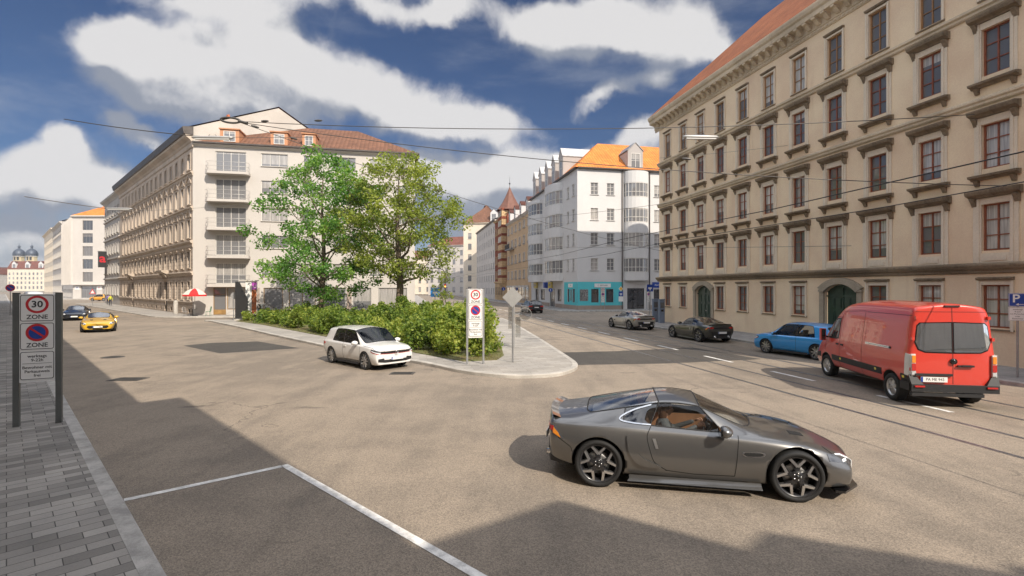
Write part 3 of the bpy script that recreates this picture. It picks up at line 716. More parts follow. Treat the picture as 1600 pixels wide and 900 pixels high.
# ------------------------------------------------------------------ tan stucco block on the left-hand street
def tan_block():
    L = 44.7; far = C0 + LD * L
    root = thing('stucco_apartment_house', 'tan ornate stucco apartment house with five rows of narrow windows along the left street', 'building', (far.x, far.y, .12), math.atan2(-.698, .716))
    M = fr(0, 0); z = .12; H = 20.1; D = 17.8
    cols = [L - 1.5 - 2.66 * k for k in range(17) if L - 1.5 - 2.66 * k > .8]
    ops = []; w = 1.02
    rows = [(5.2, 6.95), (8.45, 10.4), (12.1, 14.1), (15.85, 17.5)]
    for x in cols:
        for i, (a, b) in enumerate(rows): ops.append((x - w / 2, x + w / 2, a - z, b - z) + ((.42,) if i == 3 else ()))
    doors = [cols[4] , cols[12]]
    gx = [x for x in cols if x not in doors]
    for x in gx: ops.append((x - w / 2, x + w / 2, 1.75 - z, 3.7 - z)); ops.append((x - .4, x + .4, .2, .62))
    for d in doors: ops.append((d - .72, d + .72, 0, 3.75 - z))
    low = [o for o in ops if o[3] < 4.3]; up = [o for o in ops if o[2] > 4.3]
    wall(root, M, L, 0, 4.6, low, TANR, .2, 'ground_floor_wall')
    wall(root, M, L, 4.6, 8.0, [o for o in up if o[3] < 8], plaster('lined_tan', (.51, .42, .335), .15, (.34, .26, .2), course=.42, block=60), .2, 'first_floor_wall')
    wall(root, M, L, 8.0, H, [o for o in up if o[2] > 8], TANW, .2, 'upper_wall')
    s = MB(); s.quad((0, D, 0), (0, 0, 0), (0, 0, H), (0, D, H), TANW); s.quad((L, D, 0), (0, D, 0), (0, D, H), (L, D, H), GABLE); s.build('back_wall', root)
    g = MB(); g.add([(L, 0, 0), (L, D, 0), (L, D, H), (L, D / 2, H + 4.25), (L, 0, H)], [(0, 1, 2, 3, 4)], GABLE)
    g.build('gable_wall', root); g = MB(); g.add([(0, 0, H), (0, D, H), (0, D / 2, H + 4.25)], [(0, 2, 1)], GABLE); g.build('gable_wall', root)
    build_roof([[(-.1, -.5, H - .1), (L + .12, -.5, H - .1), (L + .12, D / 2, H + 4.4), (-.1, D / 2, H + 4.4)], [(L + .12, D + .3, H - .05), (-.1, D + .3, H - .05), (-.1, D / 2, H + 4.4), (L + .12, D / 2, H + 4.4)]], TILE_D, root)
    # mouldings
    q = MB(); q.extr([(0, 0), (-.1, 0), (-.22, .12), (-.24, .2), (0, .24)], -.85, .85, TANT); hood = q.mesh('hood')
    q = MB(); n = 10
    for k in range(n):
        a0, a1 = math.pi * k / n, math.pi * (k + 1) / n
        for r0, r1, y in ((.62, .80, -.06), (.80, .93, -.12)):
            pts = [(-math.cos(a0) * r0, y, math.sin(a0) * r0 * .75), (-math.cos(a1) * r0, y, math.sin(a1) * r0 * .75), (-math.cos(a1) * r1, y, math.sin(a1) * r1 * .75), (-math.cos(a0) * r1, y, math.sin(a0) * r1 * .75)]
            q.add(pts + [(p[0], -.001, p[2]) for p in pts], [(3, 2, 1, 0), (0, 1, 5, 4), (2, 3, 7, 6)], TANT)
    q.extr([(0, -.12), (-.08, -.12), (-.13, -.04), (-.13, 0), (0, 0)], -.95, .95, TANT); archh = q.mesh('hood')
    q = MB()
    for s in (-1, 1):
        q.add([(s * .98, -.02, .02), (s * .98, -.13, .02), (0, -.13, .74), (0, -.02, .74), (s * .98, -.02, .16), (s * .98, -.13, .16), (0, -.13, .9), (0, -.02, .9)], [(0, 1, 2, 3), (4, 7, 6, 5), (1, 5, 6, 2), (0, 4, 5, 1)], TANT)
    q.extr([(0, -.12), (-.08, -.12), (-.14, -.04), (-.14, 0), (0, .02)], -1.0, 1.0, TANT); pedi = q.mesh('hood')
    def sur(h, ww=.2, bot=-.1, top=.18):
        q = MB()
        for s in (-1, 1): xa, xb = sorted((s * (w / 2 + .002), s * (w / 2 + ww))); q.box(xa, xb, -.05, -.002, bot, h + top, TANT)
        q.box(-w / 2, w / 2, -.05, -.002, h + .002, h + top, TANT); q.extr([(0, bot - .06), (-.07, bot - .06), (-.12, bot), (-.12, bot + .06), (0, bot + .09)], -w / 2 - .25, w / 2 + .25, TANT)
        return q.mesh('surround')
    su = {round(h, 2): sur(h) for h in (1.75, 1.95, 2.0, 1.65)}; sg = sur(1.95, .12)
    for x in cols:
        for i, (a, b) in enumerate(rows):
            h = b - a; ex = [('surround', su[round(h, 2)], 0)]
            ex.append(('hood', (hood, archh, pedi, None)[i], h + (.12, .34, .30, 0)[i])) if i < 3 else None
            win(root, M, x - w / 2, a - z, w, h, 2, 2, GFRAME if i != 2 else WFRAME, PANE2, .14, ex, transom=.68)
    for x in gx:
        win(root, M, x - w / 2, 1.75 - z, w, 1.95, 2, 2, GFRAME, PANE2, .14, [('surround', sg, 0)], transom=.68)
        v = MB(); v.box(-.4, .4, .0, .02, 0, .42, DFRAME); [v.box(-.4 + k * .16, -.37 + k * .16, -.03, -.001, 0, .42, DFRAME) for k in range(6)]; v.build('cellar_grille', root, T3(x, .12, .2))
    for d in doors:
        g = MB(); g.box(-.71, .71, 0, .04, 0, 3.6, DOORB)
        for s in (-1, 1):
            for za, zb in ((.15, .9), (1.05, 2.3), (2.55, 3.4)): xa, xb = sorted((s * .08, s * .6)); g.box(xa, xb, -.03, -.001, za, zb, DOORB)
        g.build('entrance_door', root, T3(d, .17, .005))
        b = MB(); b.extr([(0, 0), (-.3, 0), (-.75, .22), (-.8, .4), (0, .46)], -1.5, 1.5, TANT)
        for s in (-1, 1): b.extr([(0, -.5), (-.15, -.5), (-.5, 0), (0, 0)], s * 1.1 - .13, s * 1.1 + .13, TANT)
        b.build('door_canopy', root, T3(d, 0, 4.62))
    cornice(root, M, -.1, L + .1, 4.25, [(.04, 0), (.12, .05), (.12, .2), (.26, .28), (.26, .36), (.04, .42)], TANT, 'string_course')
    cornice(root, M, -.1, L + .1, 1.28, [(.04, 0), (.12, .02), (.12, .12), (.03, .18)], TANT, 'string_course')
    cornice(root, M, -.1, L + .1, 7.35, [(.04, -.1), (.08, 0), (.08, .3), (.22, .38), (.3, .5), (.3, .6), (.04, .68)], TANT, 'string_course')
    cornice(root, M, -.1, L + .1, 11.25, [(.04, -.1), (.1, .05), (.1, .15), (.24, .24), (.24, .32), (.04, .4)], TANT, 'string_course')
    cornice(root, M, -.1, L + .1, 15.0, [(.04, -.1), (.1, .05), (.1, .15), (.24, .24), (.24, .32), (.04, .4)], TANT, 'string_course')
    cornice(root, M, -.2, L + .25, 18.4, [(.06, -.5), (.12, -.4), (.12, 0), (.22, .1), (.3, .25), (.7, .55), (.75, .75)], TANT)
    cornice(root, M, -.3, L + .3, 19.16, [(.7, 0), (.88, .02), (.95, .35), (1.0, .6), (1.0, .72), (.1, .9)], GUT, 'gutter')
    c = MB(); c.box(-.35, .35, -.3, .3, -1.2, 1.1, BRICKC); [c.box(-.3 + k * .35, -.08 + k * .35, -.12, .12, 1.1, 1.45, BRICKC) for k in range(2)]
    c.build('chimney', root, T3(L - 6, 5.2, 22.6))
tan_block()

# ------------------------------------------------------------------ white corner house with balconies
def white_house():
    root = thing('corner_apartment_house', 'off-white corner apartment house with stacked balconies and brown tiled roof behind the trees', 'building', (C0.x, C0.y, .12), math.atan2(.2056, .9786))
    M = fr(0, 0); z = .12; L = 23.3; D = 12; H = 18.3
    ops = []; bal = [15.46, 12.48, 9.45, 6.46, 3.4]
    for b in bal: ops.append((2.2, 5.25, b + .08 - z, b + 2.3 - z))
    oth = [(6.75, 9.5, 3), (11.1, 12.4, 2), (14.2, 16.7, 3), (18.2, 19.9, 2), (21.2, 22.4, 2)]
    for a, c, n in oth:
        for b in bal: ops.append((a, c, b + .9 - z, b + 2.3 - z))
    shop = [(2.0, 3.25, 0, 2.95), (3.35, 5.6, .55, 2.95), (7.0, 9.0, .0, 2.9), (9.6, 12.4, .55, 2.9), (13.4, 15.6, .5, 2.9), (16.4, 18.4, .5, 2.9), (19.2, 22.4, .3, 2.9)]
    wall(root, M, L, 0, H, ops + shop, WHITE, .2)
    s = MB(); s.quad((L, 0, 0), (L, D, 0), (L, D, H), (L, 0, H), WHITE); s.quad((L, D, 0), (12, D, 0), (12, D, H), (L, D, H), WHITE); s.build('side_wall', root)
    q = MB(); q.extr([(0, 0), (-.1, 0), (-.12, .05), (0, .06)], -.72, .72, WHITE); sill2 = q.mesh('sill')
    q = MB(); q.extr([(0, 0), (-.1, 0), (-.12, .05), (0, .06)], -1.4, 1.4, WHITE); sill3 = q.mesh('sill')
    for b in bal:
        win(root, M, 2.2, b + .08 - z, 3.05, 2.22, 4, 1, WFRAME, PANE2, .12)
        bl = MB(); pts = [(1.45, -.002), (1.45, -.75), (1.75, -1.05), (5.4, -1.05), (5.7, -.75), (5.7, -.002)]
        bl.prism(pts, b - .28 - z, b - .02 - z, WHITE); o = bl.build('balcony', root)
        r = MB(); rp = [(1.5, -.05), (1.5, -.72), (1.78, -1.0), (5.37, -1.0), (5.65, -.72), (5.65, -.05)]
        for zz in (.98, .52, .12): r.tube([(x, y, b - z + zz) for x, y in rp], .016, RAILM, 5)
        dist = 0
        for i in range(5):
            a, c = Vector(rp[i]), Vector(rp[i + 1]); n = max(1, int((c - a).length / .14))
            for k in range(n): p = a.lerp(c, k / n); r.tube([(p.x, p.y, b - z), (p.x, p.y, b - z + .98)], .004, RAILM, 3, cap=False)
        r.build('balcony_railing', o)
        for a, c, n in oth: win(root, M, a, b + .9 - z, c - a, 1.4, n, 1, WFRAME, PANE2, .12, [('sill', sill2 if n == 2 else sill3, -.06)])
    for i, (a, c, z0, z1) in enumerate(shop):
        if i == 0:
            win(root, M, a, z0 + .01, c - a, z1 - .01, 1, 2, SHOPWOOD, PANE2, .1, transom=.74)
            k = MB(); k.box(a + .07, c - .07, .09, .13, .08, .55, SHOPWOOD); k.build('door_panel', root)
        else: win(root, M, a, z0 + .01, c - a, z1 - z0 - .01, 1 if i < 3 else 2, 1, SHOPWOOD if i < 4 else GFRAME, PANE2, .1)
    a = MB(); a.extr([(0, 0), (-.25, 0), (-.3, .16), (0, .2)], 1.8, 5.8, WHITE); a.build('shop_lintel', root, T3(0, 0, 2.98))
    p = MB(); p.box(5.75, 6.6, -.06, -.002, 0, 2.9, PLINTH); p.box(12.7, 13.2, -.06, -.002, 0, 2.9, PLINTH); p.box(15.75, 16.25, -.06, -.002, 0, 2.9, PLINTH); p.build('shop_pier', root)
    cornice(root, M, 0, L + .1, H - .25, [(.04, 0), (.1, .05), (.35, .2), (.35, .26)], WHITE)
    cornice(root, M, .1, L + .5, H + .02, [(.36, 0), (.52, .02), (.52, .16), (.3, .2)], GUT, 'gutter')
    e = .45; ym = 6; zr = 22.6 - z
    build_roof([[(-.0, -e, H + .1), (L + e, -e, H + .1), (16.4, ym, zr), (10.4, ym, zr)], [(L + e, -e, H + .1), (L + e, D + e, H + .1), (16.4, ym, zr)], [(L + e, D + e, H + .1), (8, D + e, H + .1), (10.4, ym, zr), (16.4, ym, zr)], [(4.0, D * .45, H + .1), (0, -e, H + .1), (10.4, ym, zr)]], TILE_R, root)
    DW = plaster('terracotta_dormer', (.50, .25, .14), .15, (.4, .2, .12), dirt_amt=.2)
    for x, w_ in ((3.6, 1.9), (8.6, 1.75), (11.7, 1.4)): dorment(root, M, x, H + .28, w_, 1.45, 2.2, DW, DW, WFRAME, False)
white_house()
# ------------------------------------------------------------------ white house with turquoise shop at the far corner
def simple_wall(root, M, L, H, xs, rows, w, fm, wm, nx=2, nz=2, pm=None, rev=.18, sill=True, extra_ops=(), sur=None, name='wall', z0=0, fast=False):
    ops = [(x - w / 2, x + w / 2, a, b) for x in xs for a, b in rows] + list(extra_ops)
    o = wall(root, M, L, z0, H, ops, wm, rev, name)
    q = MB(); q.extr([(0, -.06), (-.1, -.06), (-.12, 0), (0, .01)], -w / 2 - .1, w / 2 + .1, sur or wm); sm = q.mesh('sill')
    sf = None
    for x in xs:
        for a, b in rows:
            ex = [('sill', sm, 0)] if sill else []
            if sur:
                q = WC.get(('sur', w, round(b - a, 2), sur.name))
                if not q:
                    mb = MB(); h = b - a
                    for s in (-1, 1): xa, xb = sorted((s * (w / 2 + .002), s * (w / 2 + .18))); mb.box(xa, xb, -.07, -.002, -.02, h + .1, sur)
                    mb.box(-w / 2, w / 2, -.07, -.002, h + .002, h + .1, sur); mb.extr([(0, .1), (-.12, .1), (-.22, .2), (-.22, .26), (0, .28)], -w / 2 - .28, w / 2 + .28, sur)
                    q = mb.mesh('surround'); WC[('sur', w, round(b - a, 2), sur.name)] = q
                ex.append(('surround', q, 0))
            win(root, M, x - w / 2, a, w, b - a, nx, nz, fm, pm or PANE2, .12, ex)
    return o
def shell(root, L, D, H, mt, name='side_wall', front=False):
    s = MB()
    if front: s.quad((0, 0, 0), (L, 0, 0), (L, 0, H), (0, 0, H), mt)
    s.quad((0, D, 0), (0, 0, 0), (0, 0, H), (0, D, H), mt); s.quad((L, 0, 0), (L, D, 0), (L, D, H), (L, 0, H), mt); s.quad((L, D, 0), (0, D, 0), (0, D, H), (L, D, H), mt)
    return s.build(name, root)
def bay(root, M, x0, x1, z0, z1, floors, wm, depth=1.25, n=10):
    """rounded oriel: solid curved bands with a ring of windows per floor"""
    xc = (x0 + x1) / 2; r = (x1 - x0) / 2
    pts = [(xc - r * math.cos(math.pi * k / n), -depth * math.sin(math.pi * k / n)) for k in range(n + 1)]
    zs = [z0]
    for a, c in floors: zs += [a, c]
    zs.append(z1); bands = []
    for i in range(0, len(zs), 2):
        b = MB(); za, zb = zs[i], zs[i + 1]; vs = [(p[0], p[1], za) for p in pts] + [(p[0], p[1], zb) for p in pts]; N = n + 1
        b.add(vs, [(k, k + 1, N + k + 1, N + k) for k in range(n)] + [tuple(range(N))[::-1], tuple(range(N, 2 * N))], wm)
        o = b.build('bay', root, M); bands.append(o)
    for (a, c), o in zip(floors, bands):
        f = MB(); g = MB(); s_ = .955
        ip = [(xc + (p[0] - xc) * s_, p[1] * s_) for p in pts]
        for k in range(n):
            p, q = ip[k], ip[k + 1]; g.add([(p[0], p[1], a), (q[0], q[1], a), (q[0], q[1], c), (p[0], p[1], c)], [(0, 1, 2, 3)], PANE2)
        for k in range(n + 1):
            p = pts[k]; f.tube([(xc + (p[0] - xc) * .975, p[1] * .975, a), (xc + (p[0] - xc) * .975, p[1] * .975, c)], .055 if k % 2 == 0 else .035, WFRAME, 4, cap=False)
        for zz in (a + .05, a + (c - a) * .36, c - .05): f.tube([(xc + (p[0] - xc) * .975, p[1] * .975, zz) for p in pts], .04, WFRAME, 4)
        fo = f.build('bay_window', o); g.build('pane', fo)
def sign_board(root, M, x, z, w, h, back, txt, tm, size, name='shop_sign', d=.08):
    mb = MB(); mb.box(-w / 2, w / 2, -d, -.003, -h / 2, h / 2, back); 
    if txt: add_text(mb, txt, size, tm, T3(0, -d - .003, 0))
    return mb.build(name, root, M @ T3(x, 0, z))
BLUES = mat('sign_blue', (.012, .05, .28), .4); YELS = mat('sign_yellow', (.55, .42, .02), .4); WHS = mat('sign_white', (.72, .71, .69), .4); BLK = mat('lettering_black', (.02, .02, .02), .5)
REDS = mat('sign_red', (.50, .02, .03), .4); GREYS = mat('sign_back_grey', (.45, .45, .44), .45, .4, var=.12); POSTG = mat('galvanised_post', (.36, .365, .37), .45, .7, var=.15, vscale=6)
POSTD = mat('grey_post', (.115, .12, .115), .5, .2, var=.15)
GRAF = mat('newspaper_display', (.25, .24, .23), .7, var=.9, vscale=9, col2=(.02, .02, .02))
def corner_shop_house():
    root = thing('corner_shop_house', 'white corner house with turquoise shopfront, round bays and orange hip roof', 'building', (PC.x, PC.y, .12), math.atan2(.2056, .9786))
    M = fr(0, 0); H = 18.75; L = 24; DL = 25
    rows = [(5.25, 6.85), (8.65, 10.25), (11.95, 13.55), (15.35, 16.95)]
    shopw = [(1.95, 3.0, .95, 2.75), (4.05, 5.1, .95, 2.75), (7.1, 9.6, .02, 2.85), (11, 13, .9, 2.7), (14.2, 16.2, .9, 2.7)]
    simple_wall(root, M, L, H, [2.4, 4.7, 11.6, 14, 17, 20], rows, 1.05, WFRAME, WHITE2, 2, 3, extra_ops=shopw)
    MS = fr(0, DL, R_(-90))
    # street side: x runs towards the viewer, so the near corner is x=25
    xs_n = [25 - 1.6, 25 - 3.9]; xs_m = [25 - 15.4]
    so = [(25 - 1.9, 25 - .9, .95, 2.75), (25 - 4.2, 25 - 3.2, .95, 2.75), (25 - 13, 25 - 10.3, .02, 2.7), (25 - 9, 25 - 7, .9, 2.7), (25 - 22, 25 - 20, .02, 2.7), (25 - 18.5, 25 - 16, .9, 2.7)]
    simple_wall(root, MS, DL, H, xs_n + xs_m, rows, .9, WFRAME, WHITE2, 2, 3, extra_ops=so, name='street_wall')
    s = MB(); s.quad((L, 0, 0), (L, DL, 0), (L, DL, H), (L, 0, H), WHITE2); s.quad((L, DL, 0), (0, DL, 0), (0, DL, H), (L, DL, H), WHITE2); s.build('side_wall', root)
    fl = [(a - .25, b + .05) for a, b in rows]
    bay(root, M, 6.6, 10.1, 3.9, 18.6, fl, WHITE2, 1.2)
    bay(root, MS, 25 - 13.2, 25 - 6.2, 3.9, 18.2, fl, WHITE2, 1.5); bay(root, MS, 25 - 24, 25 - 17.2, 3.9, 17.6, fl, WHITE2, 1.5)
    for Mx, ops in ((M, shopw), (MS, so)):
        for a, b, c, d in ops:
            w = win(root, Mx, a, c, b - a, d - c, 1 if b - a < 2 else 3, 1, DFRAME, SHOPG, .12)
    # painted shopfront lies 3 cm proud of the wall
    def skin(Mx, x0, x1, ops, name):
        ops = [(a - x0, b - x0, c - .55, d - .55) for a, b, c, d in ops if a >= x0 - .01 and b <= x1 + .01]
        wall(root, Mx @ T3(x0, -.03, .55), x1 - x0, 0, 3.15, ops, TURQ, .03, name)
    skin(M, 0, 6.5, shopw[:2], 'shopfront'); skin(MS, 25 - 5.6, 25.03, so[:2], 'shopfront')
    pl = MB(); pl.box(0, 6.5, -.05, -.002, 0, .548, PLINTH); pl.box(10.3, L, -.05, -.002, 0, .548, PLINTH); pl.box(-.05, -.002, 0, 10, 0, .548, PLINTH); pl.box(-.05, -.002, 13.1, 20, 0, .548, PLINTH); pl.build('plinth', root)
    sign_board(root, M, 3.55, 3.22, 2.3, .5, WHS, 'C. ZEITUNG', BLK, .26); sign_board(root, MS, 25 - 2.7, 3.22, 1.8, .5, WHS, 'C. ZEI', BLK, .26)
    b = MB(); b.box(-.05, -.033, 0, 0, 0, 0, BLK)
    b = MB(); b.box(.35, 1.5, -.06, -.032, 1.15, 2.7, GRAF); b.build('news_display', root)
    b = MB(); b.box(25 - 2.7, 25 - 2.2, -.06, -.032, 1.15, 2.7, GRAF); b.build('news_display', root, MS)
    sign_board(root, M, 11.7, 3.3, 1.9, .75, BLUES, 'Apotheke', WHS, .3)
    for x in (25 - 12.4, 25 - 21.5): sign_board(root, MS, x, 3.35, 1.9, .95, YELS, 'MARKT', BLUES, .35, d=.2)
    sign_board(root, MS, 25 - 14.5, 3.35, .7, .9, BLUES, '', WHS, .2, d=.6)
    for x in (6.35, 10.35):
        p = MB(); p.tube([(x, -.1, .02), (x, -.1, H)], .07, GUT, 8); p.build('downpipe', root)
    cornice(root, M, 0, L, H - .02, [(.05, 0), (.4, .02), (.42, .18), (.05, .2)], GUT, 'gutter'); cornice(root, MS, 0, DL, H - .02, [(.05, 0), (.4, .02), (.42, .18), (.05, .2)], GUT, 'gutter')
    zr = 24.0; h = H + .1
    build_roof([[(-.4, -.4, h), (L, -.4, h), (L, 6, zr), (5.2, 6, zr)], [(-.4, DL, h), (-.4, -.4, h), (5.2, 6, zr), (5.2, DL, zr)], [(L, 12, h), (5.2, 12, h), (5.2, 6, zr), (L, 6, zr)]], TILE_O, root)
    b = MB(); b.box(3.5, 9, 7, DL - .3, h, 22.6, ZINCL); b.build('roof_deck', root)
    DG = plaster('grey_dormer', (.42, .39, .37), .12, (.3, .28, .26))
    dorment(root, M, 8.3, H + .15, 2.2, 2.6, 3.2, DG, ZINC, WFRAME, True); dorment(root, M, 15.5, H + .15, 2.2, 2.6, 3.2, DG, ZINC, WFRAME, True)
    for k in range(5): dorment(root, MS, 25 - 7.2 - k * 3.9, H + .1, 1.9, 3.1, 4.5, DG, ZINCL, WFRAME, True, rise=1.3)
corner_shop_house()

# ------------------------------------------------------------------ row beyond it, up the right-hand street
def along(y0, name, label, L, H, setback=0):
    """house on the right side of the right-hand street; local x runs towards the viewer from its far end"""
    p = PC + V_ * (y0 + L) + U * setback
    return thing(name, label, 'building', (p.x, p.y, .1), math.atan2(-.9786, .2056))
def row_house(y0, L, H, wm, rows, n, w, fm, label, roofm, zr, name='town_house', sur=None, D=11, nx=2, nz=2, gap=.05):
    r = along(y0, name, label, L - gap, H)
    L -= gap; xs = [L * (k + .5) / n for k in range(n)]
    simple_wall(r, fr(0, 0), L, H, xs, rows, w, fm, wm, nx, nz, sur=sur)
    shell(r, L, D, H, wm)
    cornice(r, fr(0, 0), 0, L, H - .4, [(.05, 0), (.1, .1), (.35, .25), (.42, .45), (.05, .5)], sur or GUT)
    if roofm: build_roof([[(0, -.45, H), (L, -.45, H), (L, D / 2, zr), (0, D / 2, zr)], [(L, D, H), (0, D, H), (0, D / 2, zr), (L, D / 2, zr)], [(0, D, H), (0, 0, H), (0, D / 2, zr)], [(L, 0, H), (L, D, H), (L, D / 2, zr)]], roofm, r)
    return r, L
R4 = [(4.7, 6.4), (8.0, 9.7), (11.3, 13.0), (14.4, 15.9)]
r, L = row_house(25.1, 22.5, 17.1, OCHRE, R4, 6, 1.15, WFRAME, 'ochre brown town house with white windows next to the white bays', TILE_D, 21.5, sur=WHITE)
for k in range(4): dorment(r, fr(0, 0), 2.8 + k * 5.4, 17.3, 1.6, 1.9, 3, WHITE2, TILE_D, WFRAME, True)
b = MB(); b.box(3, 8, -1.1, -.002, 11.0, 11.15, ZINC)
for k in range(26): b.box(3 + k * .196, 3.03 + k * .196, -1.1, -1.07, 11.15, 12.1, DFRAME)
b.box(3, 8, -1.12, -1.06, 12.1, 12.16, DFRAME); b.build('balcony', r)
b = MB()
for k in range(7): b.box(.4 + k * 3, 2.6 + k * 3, -.06, -.002, .5, 3.0, SHOPG); b.box(.3 + k * 3, 2.7 + k * 3, -.2, -.061, 3.0, 3.4, WHITE)
b.build('shop_window', r)
def turret_house():
    y0, L, H = 47.7, 15.5, 19.6
    r = along(y0, 'turret_house', 'red brick and sandstone house with a pointed turret in the row beyond the shops', L - .05, H); L -= .05; M = fr(0, 0)
    xs = [1.6, 4.2, 6.8, 9.2]; rows = [(5, 7.0), (8.6, 10.6), (12.2, 14.2), (15.8, 17.6)]
    simple_wall(r, M, L, H, xs, rows, 1.15, WFRAME, REDBR, 2, 2, sur=YSTONE, z0=4.2)
    simple_wall(r, M, L, 4.2, xs, [(1.2, 3.2)], 1.3, DFRAME, YSTONE, 2, 2, name='ground_floor_wall')
    shell(r, L, 11, H, REDBR)
    t = MB(); t.box(10.4, 15.1, -1.1, 3.5, 4.0, 21, YSTONE)
    for k in range(9): t.box(10.36, 15.14, -1.14, 3.5, 5.2 + k * 1.9, 5.8 + k * 1.9, REDBR)
    t.extr([(-1.1, 4.0), (-.1, 2.9), (0, 4.0)], 10.5, 15.0, YSTONE); o = t.build('turret', r)
    for zz in (5.9, 9.6, 13.3, 17.0, 19.2):
        f, p = win_mesh(1.0, 1.25, 2, 2, WFRAME, PANE2)
        for x in (11.4, 13.1): a = link('turret_window', f, r, T3(x, -1.19, zz)); link('pane', p, a)
    s = MB(); cx, cy = 12.75, 1.2
    prof = [(3.3, 20.7), (2.7, 21.3), (1.8, 22.5), (1.05, 23.9), (.45, 25.2), (.06, 26.2)]
    for i in range(len(prof) - 1):
        (ra, za), (rb, zb) = prof[i], prof[i + 1]
        for k in range(8):
            a, b_ = 2 * math.pi * (k + .5) / 8, 2 * math.pi * (k + 1.5) / 8
            s.add([(cx + ra * math.cos(a), cy + ra * math.sin(a), za), (cx + ra * math.cos(b_), cy + ra * math.sin(b_), za), (cx + rb * math.cos(b_), cy + rb * math.sin(b_), zb), (cx + rb * math.cos(a), cy + rb * math.sin(a), zb)], [(0, 1, 2, 3)], mat('turret_tile', (.17, .075, .05), .7, var=.3, vscale=3))
    so = s.build('spire', r); f = MB(); f.tube([(cx, cy, 26.0), (cx, cy, 28.6)], .06, DFRAME, 6, .02); f.lathe([(0, 26.7), (.2, 26.9), (.2, 27.05), (0, 27.2)], DFRAME, 8, T3(cx, cy, 0)); f.build('finial', so)
    cornice(r, M, 0, 10.4, H - .4, [(.05, 0), (.1, .1), (.4, .25), (.5, .45), (.05, .5)], YSTONE)
    cornice(r, M, 0, 10.4, 4.1, [(.05, 0), (.25, .1), (.25, .3), (.05, .4)], YSTONE, 'string_course')
    build_roof([[(0, -.4, H), (L, -.4, H), (L, 5.5, 23), (0, 5.5, 23)], [(L, 11, H), (0, 11, H), (0, 5.5, 23), (L, 5.5, 23)], [(0, 11, H), (0, 0, H), (0, 5.5, 23)], [(L, 0, H), (L, 11, H), (L, 5.5, 23)]], TILE_D, r)
turret_house()
R5 = [(4.6, 6.3), (7.8, 9.5), (11.0, 12.7), (14.2, 15.9), (17.2, 18.8)]
r, L = row_house(63.3, 34, 20.4, PALEG, R5 + [(1.2, 2.9)], 9, 1.1, GFRAME, 'long pale grey town house with small plain windows beyond the turret', SLATE, 23.5)
def far_house(name, label, x, y, ang, L, D, H, zr, wm, roofm, rows, n, w=1.2, fm=None, side=0, cat='building', hl=True, hr=True):
    r = thing(name, label, cat, (x, y, .05), ang)
    simple_wall(r, fr(0, 0), L, H, [L * (k + .5) / n for k in range(n)], rows, w, fm or GFRAME, wm, 2, 2)
    if side:
        simple_wall(r, fr(L, 0, R_(90)), D, H, [D * (k + .5) / side for k in range(side)], rows, w, fm or GFRAME, wm, 2, 2, name='side_wall')
        s = MB(); s.quad((0, D, 0), (0, 0, 0), (0, 0, H), (0, D, H), wm); s.quad((L, D, 0), (0, D, 0), (0, D, H), (L, D, H), wm); s.build('back_wall', r)
    else: shell(r, L, D, H, wm)
    cornice(r, fr(0, 0), -.2, L + .2, H - .5, [(.05, 0), (.2, .2), (.5, .35), (.55, .55), (.05, .6)], wm)
    if roofm: hip(r, 0, L, 0, D, H, zr, roofm, hl, hr)
    return r
FR = [(1.2, 3.4), (5.2, 7.2), (8.8, 10.8), (12.4, 14.4), (16, 18), (19.6, 21.6)]
r = far_house('apartment_house', 'tall cream apartment house with red-brown roof closing the right street', -16.5, 172, R_(-8), 13, 14, 25, 32, CREAM, TILE_R, FR, 3, side=4)
dorment(r, fr(0, 0), 10.5, 25.2, 2.4, 3.2, 3, WHITE2, TILE_R, WFRAME, True)
far_house('apartment_house', 'long brownish apartment house on the bend of the right street behind the tree', -34, 205, R_(-18), 26, 12, 20, 24, PALEG, TILE_D, FR[:5], 8)
far_house('apartment_house', 'distant pale house with shops seen under the tree at the end of the right street', -64, 240, R_(-5), 30, 12, 17, 21, CREAM, TILE_R, FR[:4], 8)

# ------------------------------------------------------------------ left-hand street beyond the tan house
def lefthouse(s0, L, D, H, zr, wm, roofm, rows, n, w, label, name='town_house', sur=None, cat='building', fm=None, nx=2, nz=2):
    p = C0 + LD * (s0 + L); r = thing(name, label, cat, (p.x, p.y, .1), math.atan2(-.698, .716))
    simple_wall(r, fr(0, 0), L, H, [L * (k + .5) / n for k in range(n)], rows, w, fm or GFRAME, wm, nx, nz, sur=sur)
    shell(r, L, D, H, wm)
    cornice(r, fr(0, 0), -.1, L + .1, H - .8, [(.05, 0), (.12, .1), (.3, .3), (.6, .5), (.7, .75), (.05, .9)], sur or wm)
    if roofm: build_roof([[(0, -.6, H), (L, -.6, H), (L, D / 2, zr), (0, D / 2, zr)], [(L, D, H), (0, D, H), (0, D / 2, zr), (L, D / 2, zr)], [(0, D, H), (0, 0, H), (0, D / 2, zr)], [(L, 0, H), (L, D, H), (L, D / 2, zr)]], roofm, r)
    return r, L
r, L = lefthouse(44.75, 16.6, 14, 19.2, 22.5, GREYW, SLATE, [(1.5, 3.5), (5.3, 7.2), (8.8, 10.7), (12.2, 14.1), (15.5, 17.2)], 6, 1.1, 'grey stucco town house at the far end of the tan block', sur=GREYT)
for zz in (4.4, 8.0, 11.5, 15.0): cornice(r, fr(0, 0), 0, L, zz, [(.05, 0), (.2, .08), (.2, .26), (.05, .32)], GREYT, 'string_course')
c = MB(); c.box(-1.2, 1.2, -1, 1, -3, 3.0, WHITE2); c.box(-1.0, 1.0, -.6, .6, 3.0, 3.5, BRICKC); c.build('chimney', r, T3(9.5, 3.5, 20.5))
g = MB(); g.box(-.05, .85, -1.45, -.3, -1.5, 1.4, BLK); g.box(-.08, .88, -1.5, -.25, 1.4, 1.5, GFRAME)
